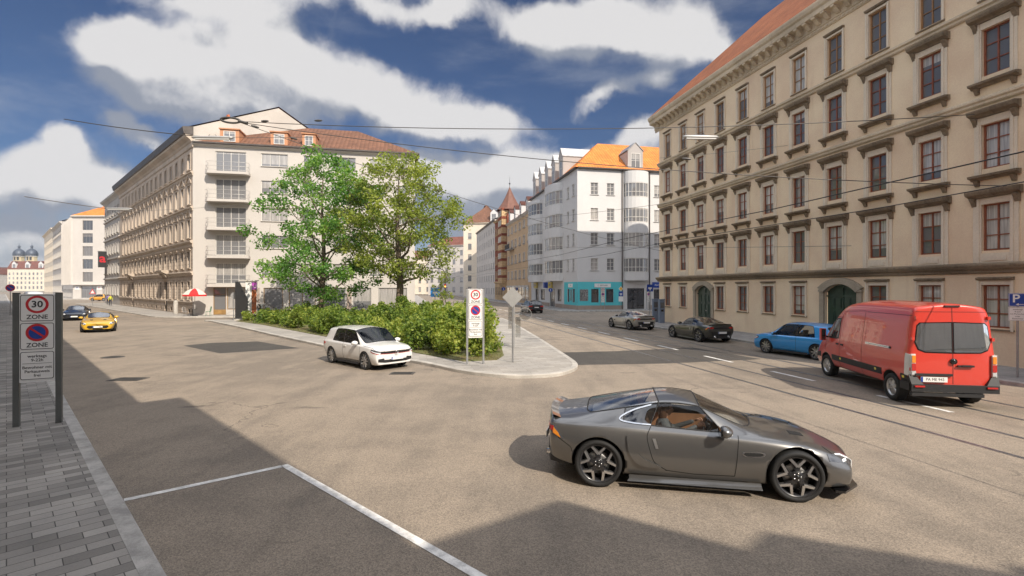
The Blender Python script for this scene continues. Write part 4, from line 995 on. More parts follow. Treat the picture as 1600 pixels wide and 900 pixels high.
add_text(g, 'a', 2.2, REDS, fr(.86, -.9, R_(90)) @ T3(0, -.005, .1), bold=.05)
g.build('projecting_sign', r, T3(4.2, 0, 8.2))
def modern_block():
    r = thing('modern_apartment_block', 'white modern apartment block with glazed shop floor and orange roof past the side street', 'building', (-119, 137, .1), 0)
    M = fr(0, 0); L = 34; H = 22.3; D = 12
    strips = [(2.6, 5.4, a, a + 2.6) for a in (4.6, 8.1, 11.6, 15.1, 18.6)]
    ops = [(11.2, 12.9, a + .6, a + 1.7) for a in (4.6, 8.1, 11.6, 15.1, 18.6)] + [(18, 19.6, a + .6, a + 1.7) for a in (4.6, 8.1, 11.6, 15.1, 18.6)]
    shops = [(2.2, 6.4, .2, 3.4), (8.0, 15, .2, 3.4), (16, 22, .2, 3.4)]
    wall(r, M, L, 0, H, strips + ops + shops, WHITE, .25)
    for a, b, c, d in strips: win(r, M, a, c, b - a, d - c, 3, 1, GFRAME, PANED, .2)
    for a, b, c, d in ops: win(r, M, a, c, b - a, d - c, 2, 1, WFRAME, PANED, .2)
    for a, b, c, d in shops: win(r, M, a, c, b - a, d - c, 3, 1, GFRAME, PANE2, .2)
    # street side with vertical fins
    MS = fr(0, 0) @ Matrix.Rotation(math.atan2(-.698, .716), 4, 'Z') @ T3(-27, 0, 0)
    xs = [2 + 3.3 * k for k in range(8)]
    simple_wall(r, MS, 27, H, xs, [(a, a + 2.2) for a in (.4, 4.6, 8.1, 11.6, 15.1, 18.6)], 1.6, GFRAME, WHITE, 2, 1, name='street_wall')
    f = MB()
    for k in range(9): x = .3 + 3.3 * k; f.box(x, x + .3, -.5, -.002, 3.8, H, WHITE)
    f.build('fins', r, MS)
    cornice(r, M, -.3, L, H - .1, [(.05, 0), (.5, .02), (.5, .3), (.05, .32)], WHITE); b = MB(); b.extr([(0, 0), (-.8, 0), (-.8, .25), (0, .3)], 0, L, WHITE); b.build('shop_canopy', r, T3(0, 0, 3.7))
    build_roof([[(-.3, -.4, H + .2), (L, -.4, H + .2), (L, 6, H + 4.6), (7, 6, H + 4.6)], [(L, D, H + .2), (-7, D, H + .2), (7, 6, H + 4.6), (L, 6, H + 4.6)], [(-7, D, H + .2), (-.3, -.4, H + .2), (7, 6, H + 4.6)]], TILE_O, r)
    sign_board(r, M, 1.2, 2.9, 1.3, 1.0, WHS, 'M', BLUES, .8); sign_board(r, M, 7.2, 2.9, 1.3, 1.0, WHS, 'M', REDS, .8)
    q = MB(); q.box(.02, L - .1, D - .2, D, 0, H, WHITE); q.box(L - .2, L, 0, D, 0, H, WHITE); q.build('back_wall', r)
modern_block()
RL = [(1.4, 3.6), (5.4, 7.4), (9, 11), (12.6, 14.6), (16.2, 18.2), (19.6, 21.3)]
lefthouse(147.5, 34, 14, 23.6, 27, GREYW, SLATE, RL, 11, 1.3, 'dark grey town house row front past the white modern block', sur=GREYT)
lefthouse(181.6, 44, 14, 24.4, 28, CREAM, TILE_D, RL, 13, 1.3, 'cream town house farthest along the left street', sur=None)

# ------------------------------------------------------------------ church and houses closing the left-hand street
def church():
    x0, y0 = -578, 600
    r = thing('twin_tower_church', 'yellow church with two dark domed towers far down the left street', 'church', (x0, y0, 0), R_(-5))
    n = MB(); n.box(-14, 52, 10, 60, 0, 24, CHURCHY); n.build('nave', r)
    build_roof([[(-16, 8, 24), (54, 8, 24), (54, 35, 32), (-16, 35, 32)], [(54, 62, 24), (-16, 62, 24), (-16, 35, 32), (54, 35, 32)], [(-16, 62, 24), (-16, 8, 24), (-16, 35, 32)]], COPPER, r)
    for tx in (-7.5, 9.0):
        t = MB(); t.box(-5, 5, -5, 5, 0, 34, CHURCHY); t.prism([(5.2 * math.cos(math.pi * (k + .5) / 4), 5.2 * math.sin(math.pi * (k + .5) / 4)) for k in range(8)], 34, 40.5, CHURCHY)
        for zz in (27.5, 33.6, 40): t.box(-5.6, 5.6, -5.6, 5.6, zz, zz + .7, WHITE) if zz < 35 else t.lathe([(5.6, zz), (6.0, zz + .4), (5.6, zz + .8)], WHITE, 16)
        for s in (-1, 1): t.box(s * 4.9 - .5, s * 4.9 + .5, -5.5, -4.9, 10, 33, WHITE)
        o = t.build('tower', r, T3(tx, 0, 0))
        for zz in (22, 29, 36):
            for dx in (-2.2, 2.2) if zz < 34 else (0, -3.2, 3.2):
                q = MB(); q.box(-.9, .9, -.06, .06, 0, 3.2, DFRAME); q.lathe([(.9, -.06), (.9, .06), (0, .06)], DFRAME, 12, T3(0, 0, 3.2) @ Matrix.Rotation(R_(90), 4, 'X')); q.build('belfry_opening', o, T3(dx, -5.1 if abs(dx) < 3 else -4.4, zz) @ Matrix.Rotation(0 if abs(dx) < 3 else math.copysign(R_(42), dx), 4, 'Z'))
        d = MB(); d.lathe([(5.4, 40.6), (5.9, 42), (5.7, 44.5), (4.6, 47), (2.6, 48.8), (1.1, 49.6), (1.0, 51), (1.5, 52), (1.0, 53), (.2, 54), (.12, 56.5)], DOMEM, 20); d.build('dome', o)
church()
def mansard(x, y, L, H, wm, roofm, label, n, rows, ang=0, dn=4):
    r = thing('apartment_house', label, 'building', (x, y, 0), ang)
    simple_wall(r, fr(0, 0), L, H, [L * (k + .5) / n for k in range(n)], rows, 1.8, GFRAME, wm, 2, 2, sill=False)
    shell(r, L, 14, H, wm)
    build_roof([[(-.5, -.5, H), (L + .5, -.5, H), (L - 1.5, 3, H + 8), (1.5, 3, H + 8)], [(1.5, 3, H + 8), (L - 1.5, 3, H + 8), (L - 1.5, 14, H + 8), (1.5, 14, H + 8)], [(L + .5, -.5, H), (L + .5, 14, H), (L - 1.5, 14, H + 8), (L - 1.5, 3, H + 8)], [(-.5, 14, H), (-.5, -.5, H), (1.5, 3, H + 8), (1.5, 14, H + 8)]], roofm, r)
    for k in range(dn): dorment(r, fr(0, 0), L * (k + .5) / dn, H, 4.6, 5.5, 3, WHITE2, roofm, WFRAME, True)
    return r
mansard(-504, 505, 40, 22, CREAM, TILE_D, 'wide house with red mansard roof and white dormers in front of the church', 10, [(2, 5), (7, 9.5), (11.5, 14), (16, 18.5)], R_(0), 3)
mansard(-640, 560, 70, 18, GREYW, TILE_D, 'low pale house left of the church at the picture edge', 16, [(2, 5), (7, 9.5), (11.5, 14)], R_(0), 0)
mansard(-760, 700, 150, 24, GREYW, SLATE, 'long grey house on the skyline at the far left', 30, [(2, 5), (8, 11), (14, 17)], R_(0), 0)

# ------------------------------------------------------------------ houses behind the viewer on the near pavement; they throw the long shadow
def behind(pts, H, label, wm, rows, name='apartment_house'):
    r = thing(name, label, 'building', (0, 0, .05), 0)
    n = len(pts)
    for i in range(n):
        a, b = Vector(pts[i]), Vector(pts[(i + 1) % n]); L = (b - a).length; M = fr(a.x, a.y, math.atan2(b.y - a.y, b.x - a.x))
        k = int(L / 2.8) if i == 0 else 0
        if k > 22: k = 22
        simple_wall(r, M, L, H, [1.8 + (min(L, 62) - 2.6) * (j + .0) / max(1, k - 1) for j in range(k)] if k > 1 else [], rows, 1.1, WFRAME, wm, 2, 2, sill=False, name='wall')
        if i == 0: cornice(r, M, 0, L, H - .5, [(.05, 0), (.1, .1), (.16, .3), (.16, .5)], wm)
    t = MB(); t.prism(pts, H - .3, H, ZINC); t.build('roof', r)
WR = [(1.2, 3.0), (4.6, 6.5), (8.0, 9.9), (11.4, 13.3), (14.8, 16.7)]
behind([lk(140, -2.9), lk(-11.5, -2.9), lk(-11.5, -15), lk(140, -15)], 20, 'long cream house lining the near pavement left of the square', CREAM, WR)
behind([lk(-11.6, -2.95), lk(-22.4, -2.95), lk(-22.4, -15), lk(-11.6, -15)], 24.5, 'taller ochre house behind the parking bay', OCHRE, WR + [(18.2, 20.1)])
behind([(24.4, -19.5), (22.16, -18.8), (20.0, -17.9), (19.56, -18.33), (17.58, -16.98), (15.7, -18.33), (7, -27), (24, -40), (38, -30)], 24.5, 'stepped grey house at the street corner behind the viewer', GREYW, WR)

p = PC + U * 14.4 - V_ * 46  # unseen tall block, added only to cast shade on the shop front
far_house('apartment_house', 'tall plain house added unseen behind the palace to shade the shop corner', p.x, p.y, math.atan2(.2056, .9786), 26, 12, 41, 43, PALEG, SLATE, FR + [(23, 25), (26.4, 28.4), (30, 32), (33.6, 35.6)], 6)
# ================================================================== cars
def paint(name, col, metal=.0, rough=.32, flake=0):
    m = mat(name, col, rough, metal, coat=1, spec=.5)
    return m
TYRE = mat('tyre_rubber', (.012, .012, .012), .75, bump=.15, bscale=60)
ALLOY = mat('machined_alloy', (.55, .55, .55), .28, .9)
ALLOYD = mat('black_wheel', (.018, .018, .02), .35, coat=.4)
DISCM = mat('brake_disc', (.3, .3, .3), .35, .9)
PLAS = mat('black_plastic', (.016, .016, .017), .55)
GLOSSB = mat('gloss_black', (.008, .008, .009), .12, coat=.6)
CHROME = mat('chrome_trim', (.7, .7, .7), .15, 1)
GAP = mat('panel_gap', (.008, .008, .008), .8)
LAMPC = mat('clear_lamp', (.60, .62, .65), .08, .35, coat=1)
LAMPD = mat('smoked_lamp', (.10, .105, .115), .08, .3, coat=1)
LAMPR = mat('red_lamp', (.45, .012, .01), .15, coat=1)
LAMPA = mat('amber_lamp', (.75, .25, .02), .2, coat=1)
LED = mat('led_strip', (.85, .87, .9), .2)
TAN = mat('tan_leather', (.40, .20, .10), .6, var=.2)
DASH = mat('dark_interior', (.02, .02, .021), .7)
PLATE = mat('number_plate', (.75, .75, .73), .4)
GLASSC = glass_mat('car_glass', (.80, .83, .83), .03)
GLASSW = glass_mat('windscreen_glass', (.88, .90, .90), .30, .12)
GLASST = glass_mat('tinted_car_glass', (.16, .17, .18), .10)
MIRG = mat('dark_mirror_glass', (.02, .022, .025), .03, coat=1, spec=1)
PAINT0 = paint('car_paint_grey', (.165, .163, .160), .75, .28)

def car_shell(stations, wheels, arch_r, glass, mat_paint, sub=2, arch_in=.62, crease=(), gcr=.45):
    """lofted body: stations rear->front, 9 rows from underside centre to roof centre; returns body mesh, glass meshes, bvh"""
    S = []
    for st in stations:
        x, zb, ys, y2, z2, y3, z3 = st[:7]; r5, r6, r8 = st[7:10]
        z1 = zb + (z2 - zb) * .35
        S.append([(x, 0, zb), (x, ys * .92, zb), (x, ys, z1), (x, y2, z2), (x, y3, z3), r5, r6, ((r6[0] * .45 + r8[0] * .55), r6[1] * .55, r6[2] * .35 + r8[1] * .65), (r8[0], 0, r8[1])])
    nS, nR = len(S), 9
    bm = bmesh.new(); Lv = []; Rv = []
    for i in range(nS):
        a = [bm.verts.new(p) for p in S[i]]; b = [a[0]] + [bm.verts.new((p[0], -p[1], p[2])) for p in S[i][1:8]] + [a[8]]
        Lv.append(a); Rv.append(b)
    mats = [mat_paint, GAP] + [None] * 0
    gnames = []
    def gi(nm):
        if nm not in gnames: gnames.append(nm)
        return 2 + gnames.index(nm)
    fl = {}
    for i in range(nS - 1):
        for j in range(nR - 1):
            nm = glass.get((i, j))
            for side, Vv in ((1, Lv), (-1, Rv)):
                q = [Vv[i][j], Vv[i + 1][j], Vv[i + 1][j + 1], Vv[i][j + 1]]
                if side < 0: q = q[::-1]
                f = bm.faces.new(q); f.smooth = True
                if nm: f.material_index = gi(nm if nm in ('windscreen', 'rear_window', 'glass_roof') else nm + ('|L' if side > 0 else '|R'))
                elif j == 0: f.material_index = 1
    for i, fl_ in ((0, 1), (nS - 1, -1)):
        for j in range(nR - 1):
            vs = [Lv[i][j], Lv[i][j + 1], Rv[i][j + 1], Rv[i][j]]; u = []
            for v in vs:
                if v not in u: u.append(v)
            f = bm.faces.new(u if fl_ > 0 else u[::-1]); f.smooth = True
    bmesh.ops.recalc_face_normals(bm, faces=bm.faces)
    cl = bm.edges.layers.float.get('crease_edge') or bm.edges.layers.float.new('crease_edge')
    for e in bm.edges:
        ms = {f.material_index for f in e.link_faces}
        if len(ms) > 1: e[cl] = gcr if 1 not in ms else .3
    for (j, c) in crease:
        for i in range(nS - 1):
            for Vv in (Lv, Rv):
                e = bm.edges.get((Vv[i][j], Vv[i + 1][j]))
                if e: e[cl] = max(e[cl], c)
    me = bpy.data.meshes.new('body'); bm.to_mesh(me); bm.free()
    for m in [mat_paint, GAP] + [GLASSC] * len(gnames): me.materials.append(m)
    o = bpy.data.objects.new('tmp', me); COL.objects.link(o)
    md = o.modifiers.new('s', 'SUBSURF'); md.levels = md.render_levels = sub
    # wheel arches
    ct = MB()
    for wx, wz, wy in wheels:
        for s in (-1, 1):
            ct.lathe([(0, arch_in * s), (arch_r, arch_in * s), (arch_r, 1.3 * s), (0, 1.3 * s)][::s], GAP, 40, T3(wx, 0, wz) @ Matrix.Rotation(R_(-90), 4, 'X') , smooth=True)
    co = ct.build('cut', fix=True)
    bo = o.modifiers.new('b', 'BOOLEAN'); bo.operation = 'DIFFERENCE'; bo.solver = 'EXACT'; bo.object = co; bo.material_mode = 'TRANSFER'
    dg = bpy.context.evaluated_depsgraph_get(); dg.update()
    ev = bpy.data.meshes.new_from_object(o.evaluated_get(dg))
    bvh0 = None
    bpy.data.objects.remove(o); bpy.data.objects.remove(co)
    b = bmesh.new(); b.from_mesh(ev); bvh = BVHTree.FromBMesh(b)
    order = [m.name if m else '' for m in ev.materials]
    glassparts = []
    for k, nm in enumerate(gnames):
        g = b.copy(); bmesh.ops.delete(g, geom=[f for f in g.faces if f.material_index != 2 + k], context='FACES')
        gm = bpy.data.meshes.new(nm.split('|')[0]); g.to_mesh(gm); 
        loop = [e for e in g.edges if e.is_boundary]
        tube = MB()
        for e in loop: 
            p, q = e.verts[0].co, e.verts[1].co
            tube.tube([p, q], .011, PLAS, 5, cap=False)
        g.free(); gm.materials.clear(); gm.materials.append(GLASSC)
        for p in gm.polygons: p.material_index = 0
        glassparts.append((nm.split('|')[0], gm, tube.mesh('window_seal')))
    bmesh.ops.delete(b, geom=[f for f in b.faces if 2 <= f.material_index < 2 + len(gnames)], context='FACES')
    bm_ = bpy.data.meshes.new('body'); b.to_mesh(bm_); b.free()
    bm_.materials.append(mat_paint); bm_.materials.append(GAP)
    for p in bm_.polygons:
        if p.material_index > 1: p.material_index = 1
    bpy.data.meshes.remove(ev)
    return bm_, glassparts, bvh

AX = {'L': Vector((0, -1, 0)), 'R': Vector((0, 1, 0)), 'F': Vector((-1, 0, 0)), 'B': Vector((1, 0, 0)), 'T': Vector((0, 0, -1))}
def cast(bvh, ax, u, v, off):
    """project a 2-D point onto the body; side views use (x,z), front/back (y,z), top (x,y)"""
    d = AX[ax]
    if ax in 'LR': o = Vector((u, 0, v)) - d * 3
    elif ax in 'FB': o = Vector((0, u, v)) - d * 6
    else: o = Vector((u, v, 0)) - d * 5
    h = bvh.ray_cast(o, d)
    if h[0] is None:
        c = (o + d * (2.1 if ax in 'LR' else 3.9)); n_ = bvh.find_nearest(c); p, nrm = n_[0], n_[1]
    else: p, nrm = h[0], h[1]
    if nrm.dot(d) > 0: nrm = -nrm
    return p + nrm * off, nrm
def patch(mb, bvh, ax, poly, m, off=.008, step=.045, smooth=True):
    """a piece of trim, lamp or grille lying on the body, cut to an outline"""
    b = bmesh.new(); vs = [b.verts.new((p[0], p[1], 0)) for p in poly]; b.faces.new(vs)
    bmesh.ops.triangulate(b, faces=b.faces[:])
    for _ in range(5):
        es = [e for e in b.edges if e.calc_length() > step]
        if not es: break
        bmesh.ops.subdivide_edges(b, edges=es, cuts=1); bmesh.ops.triangulate(b, faces=b.faces[:])
    b.verts.ensure_lookup_table(); b.verts.index_update()
    out = []; nrms = []
    for v in b.verts:
        p, n = cast(bvh, ax, v.co.x, v.co.y, off); out.append(p); nrms.append(n)
    d = AX[ax]; fs = []
    for f in b.faces:
        ids = [v.index for v in f.verts]
        nn = (out[ids[1]] - out[ids[0]]).cross(out[ids[2]] - out[ids[0]])
        if nn.dot(d) > 0: ids = ids[::-1]
        fs.append(tuple(ids))
    bd = [(e.verts[0].index, e.verts[1].index) for e in b.edges if e.is_boundary]; n0 = len(out)
    inner = [out[i] - nrms[i] * (off + .012) for i in range(n0)]
    sk = [(a, c, n0 + c, n0 + a) for a, c in bd]
    b.free(); mb.add(out + inner, fs, m, smooth); mb.add(out + inner, sk, m)
def line(mb, bvh, ax, pts, w, m, off=.003, step=.04):
    P = []
    for i in range(len(pts) - 1):
        a, c = Vector(pts[i]), Vector(pts[i + 1]); n = max(1, int((c - a).length / step))
        P += [a.lerp(c, k / n) for k in range(n)]
    P.append(Vector(pts[-1])); vs = []
    for i, p in enumerate(P):
        t = (P[min(i + 1, len(P) - 1)] - P[max(0, i - 1)]).normalized(); nn = Vector((-t.y, t.x)) * w / 2
        vs += [cast(bvh, ax, *(p - nn), off)[0], cast(bvh, ax, *(p + nn), off)[0]]
    mb.add(vs, [(2 * i, 2 * i + 1, 2 * i + 3, 2 * i + 2) for i in range(len(P) - 1)], m)
def curve2(pts, n=8):
    """smooth curve through 2-D points"""
    out = []; L = len(pts)
    for i in range(L - 1):
        p0, p1, p2, p3 = (Vector(pts[max(i - 1, 0)]), Vector(pts[i]), Vector(pts[i + 1]), Vector(pts[min(i + 2, L - 1)]))
        for k in range(n):
            t = k / n; out.append(tuple(.5 * ((2 * p1) + (p2 - p0) * t + (2 * p0 - 5 * p1 + 4 * p2 - p3) * t * t + (3 * p1 - p0 - 3 * p2 + p3) * t ** 3)))
    out.append(tuple(pts[-1])); return out
def rrect(cx, cy, w, h, r=.02, n=4):
    out = []
    for sx, sy, a0 in ((1, 1, 0), (-1, 1, 90), (-1, -1, 180), (1, -1, 270)):
        for k in range(n + 1): a = R_(a0 + 90 * k / n); out.append((cx + sx * (w / 2 - r) + r * math.cos(a), cy + sy * (h / 2 - r) + r * math.sin(a)))
    return out

def wheel_meshes(rad, wid, style):
    t = MB(); w = wid / 2; rr = rad * {'sport': .80, 'hatch': .80}.get(style, .64)
    t.lathe([(rr, -w * .82), (rr + .012, -w * .95), (rad * .93, -w), (rad * .985, -w * .8), (rad, -w * .5), (rad, w * .5), (rad * .985, w * .8), (rad * .93, w), (rr + .012, w * .95), (rr, w * .82), (rr - .01, 0), (rr, -w * .82)], TYRE, 48)
    for k in range(3): t.lathe([(rad + .001, -w * .35 + k * w * .3), (rad + .0015, -w * .3 + k * w * .3)], GAP, 40)
    r = MB(); z1 = w * .86
    r.lathe([(rr - .002, -w * .8), (rr - .03, -w * .6), (rr - .045, 0), (rr - .03, z1 * .7), (rr - .012, z1), (rr, z1)], ALLOYD if style != 'van' else ALLOY, 48)
    r.lathe([(rr * .62, z1 * .15), (rr * .62, z1 * .25), (.06, z1 * .25)], DISCM, 36)
    r.disc(rr - .03, -z1 * .5, GAP, 32)
    hub = rr * (.30 if style == 'sport' else .26)
    r.lathe([(hub, z1 * .45), (hub, z1 * .78), (hub * .8, z1 * .9), (0, z1 * .9)], ALLOYD if style == 'sport' else ALLOY, 20)
    def spoke(a0, r0, a1, r1, w0, w1, m, zt, zb=.35):
        p0 = Vector((math.cos(a0), math.sin(a0), 0)) * r0; p1 = Vector((math.cos(a1), math.sin(a1), 0)) * r1
        d = (p1 - p0).normalized(); n = Vector((-d.y, d.x, 0)); vs = []
        for p, ww, zz in ((p0, w0, zt), (p1, w1, zt - .012)):
            for s, q in ((-1, zz - .025), (-.8, zz), (.8, zz), (1, zz - .025)): vs.append((p + n * s * ww / 2) + Vector((0, 0, q)))
        for p, ww in ((p0, w0), (p1, w1)): vs += [p - n * ww / 2 + Vector((0, 0, z1 * zb)), p + n * ww / 2 + Vector((0, 0, z1 * zb))]
        r.add(vs, [(0, 4, 5, 1), (1, 5, 6, 2), (2, 6, 7, 3), (8, 10, 4, 0), (3, 7, 11, 9)], m)
    n = 5 if style != 'van' else 6
    for k in range(n):
        a = 2 * math.pi * k / n + .3
        if style == 'sport':
            spoke(a, hub * .8, a, rr * .58, .075, .05, ALLOYD, z1 * .86)
            for s in (-1, 1):
                spoke(a, rr * .50, a + s * .40, rr * .985, .045, .04, ALLOY, z1 * .95)
                spoke(a + s * .16, hub * .9, a + s * .33, rr * .97, .02, .02, ALLOYD, z1 * .80)
        elif style == 'hatch':
            for s in (-1, 1): spoke(a + s * .16, hub * .8, a + s * .30, rr * .985, .05, .06, ALLOY, z1 * .92); 
            spoke(a, hub, a, rr * .97, .03, .05, ALLOYD, z1 * .8)
        else: spoke(a, hub * .8, a, rr * .985, .085, .12, ALLOY, z1 * .85)
    for k in range(5): a = 2 * math.pi * k / 5; r.lathe([(0, z1 * .93), (.011, z1 * .92), (.011, z1 * .8)], CHROME, 8, T3(hub * .55 * math.cos(a), hub * .55 * math.sin(a), 0))
    r.lathe([(hub * .3, z1 * .9), (hub * .28, z1 * .95), (0, z1 * .95)], GLOSSB, 16)
    return t.mesh('wheel'), r.mesh('rim')
def add_wheels(root, wm, xs, y, rad, steer=0):
    for i, x in enumerate(xs):
        for s in (-1, 1):
            M = T3(x, s * y, rad) @ Matrix.Rotation(steer if i == len(xs) - 1 else 0, 4, 'Z') @ Matrix.Rotation(R_(-90 * s), 4, 'X')
            w = link('wheel', wm[0], root, M); link('rim', wm[1], w, Matrix())
def seat(x, y, z, m):
    b = MB(); b.extr([(-.25, 0), (.25, 0), (.26, .1), (-.24, .14)], x - .28, x + .24, m, T3(0, y, z) )
    b.box(0, .1, -.24, .24, .1, .62, m, T3(x - .30, y, z) @ Matrix.Rotation(R_(-14), 4, 'Y')); b.box(0, .09, -.13, .13, .64, .82, m, T3(x - .30, y, z) @ Matrix.Rotation(R_(-14), 4, 'Y')); return b
def interior(root, x0, x1, w, zf, zb_, seats, m, wheel_at=None):
    b = MB(); b.box(x0, x1, -w, w, zf, zf + .03, DASH); b.box(x1 - .45, x1 + .05, -w, w, zf, zb_ - .04, DASH)
    for s in (-1, 1): b.box(x0, x1, s * w - .015, s * w + .015, zf, zb_ - .06, m)
    b.box(x0 - .02, x0, -w, w, zf, zb_ - .03, DASH); b.build('dashboard', root)
    for x, y in seats: seat(x, y, zf + .1, m).build('car_seat', root)
    if wheel_at:
        s = MB(); n = 24; R0 = .18
        s.tube([(0, R0 * math.cos(2 * math.pi * k / n), R0 * math.sin(2 * math.pi * k / n)) for k in range(n + 1)], .014, DASH, 6, cap=False); s.box(-.02, .03, -.06, .06, -.05, .05, DASH); s.box(-.01, .01, -R0, R0, -.015, .015, DASH)
        s.build('steering_wheel', root, T3(*wheel_at) @ Matrix.Rotation(R_(22), 4, 'Y'))
def mirror(root, x, y, z, pm, s):
    b = bmesh.new(); bmesh.ops.create_icosphere(b, subdivisions=3, radius=1)
    for v in b.verts:
        v.co = Vector((v.co.x * .12 * (1 if v.co.x > 0 else .5), v.co.y * .13, v.co.z * .085))
    me = bpy.data.meshes.new('mirror'); b.to_mesh(me); b.free()
    for p in me.polygons: p.use_smooth = True
    me.materials.append(pm); o = link('mirror', me, root, T3(x, s * (y + .13), z))
    k = MB(); k.tube([(0, -s * .16, -.04), (-.0, -s * .05, -.02)], .02, PLAS, 6); k.box(-.064, -.056, -.10, .10, -.06, .06, MIRG); k.build('mirror_foot', o)
def plate(root, M, txt, m=PLATE):
    b = MB(); b.box(-.26, .26, -.012, 0, -.055, .055, m); b.box(-.258, -.215, -.0135, -.0121, -.053, .053, BLUES)
    if txt: add_text(b, txt, .085, BLK, T3(.02, -.0135, 0), .0006, sx=.95)
    return b.build('number_plate', root, M)

# ---- the coupe shape (front is +x)
CO = [
 (-2.17, .40, .66, .76, .62, .70, .84, (-2.18, .60, .92), (-2.19, .46, .955), (-2.21, .975)),
 (-2.10, .30, .74, .86, .62, .80, .87, (-2.08, .70, .945), (-2.07, .54, .975), (-2.07, .99)),
 (-1.62, .18, .86, .985, .62, .935, .90, (-1.58, .81, .975), (-1.56, .63, 1.03), (-1.58, 1.06)),
 (-1.12, .16, .88, .975, .60, .93, .90, (-1.00, .81, .98), (-.96, .61, 1.155), (-.92, 1.255)),
 (-.58, .15, .88, .92, .55, .885, .865, (-.62, .80, .93), (-.46, .59, 1.25), (-.50, 1.335)),
 (-.14, .15, .88, .912, .52, .875, .85, (-.15, .795, .90), (-.18, .59, 1.265), (-.22, 1.362)),
 (.26, .15, .88, .915, .52, .875, .84, (.46, .79, .872), (.10, .58, 1.225), (.08, 1.32)),
 (.70, .15, .88, .925, .54, .885, .825, (.72, .79, .862), (.80, .63, .90), (.98, .94)),
 (1.38, .15, .88, .965, .58, .90, .80, (1.38, .77, .83), (1.38, .53, .838), (1.38, .865)),
 (1.85, .16, .84, .92, .50, .82, .70, (1.85, .67, .735), (1.85, .47, .745), (1.86, .765)),
 (2.12, .18, .74, .79, .42, .68, .56, (2.13, .54, .60), (2.15, .38, .615), (2.19, .63)),
 (2.20, .22, .66, .70, .40, .60, .50, (2.21, .48, .53), (2.24, .34, .545), (2.28, .56)),
]
CO_G = {(6, 6): 'windscreen', (6, 7): 'windscreen', (4, 5): 'side_window', (5, 5): 'side_window', (3, 5): 'quarter_window', (2, 6): 'rear_window', (2, 7): 'rear_window', (3, 6): 'rear_window', (3, 7): 'rear_window'}
COUPE_W = None
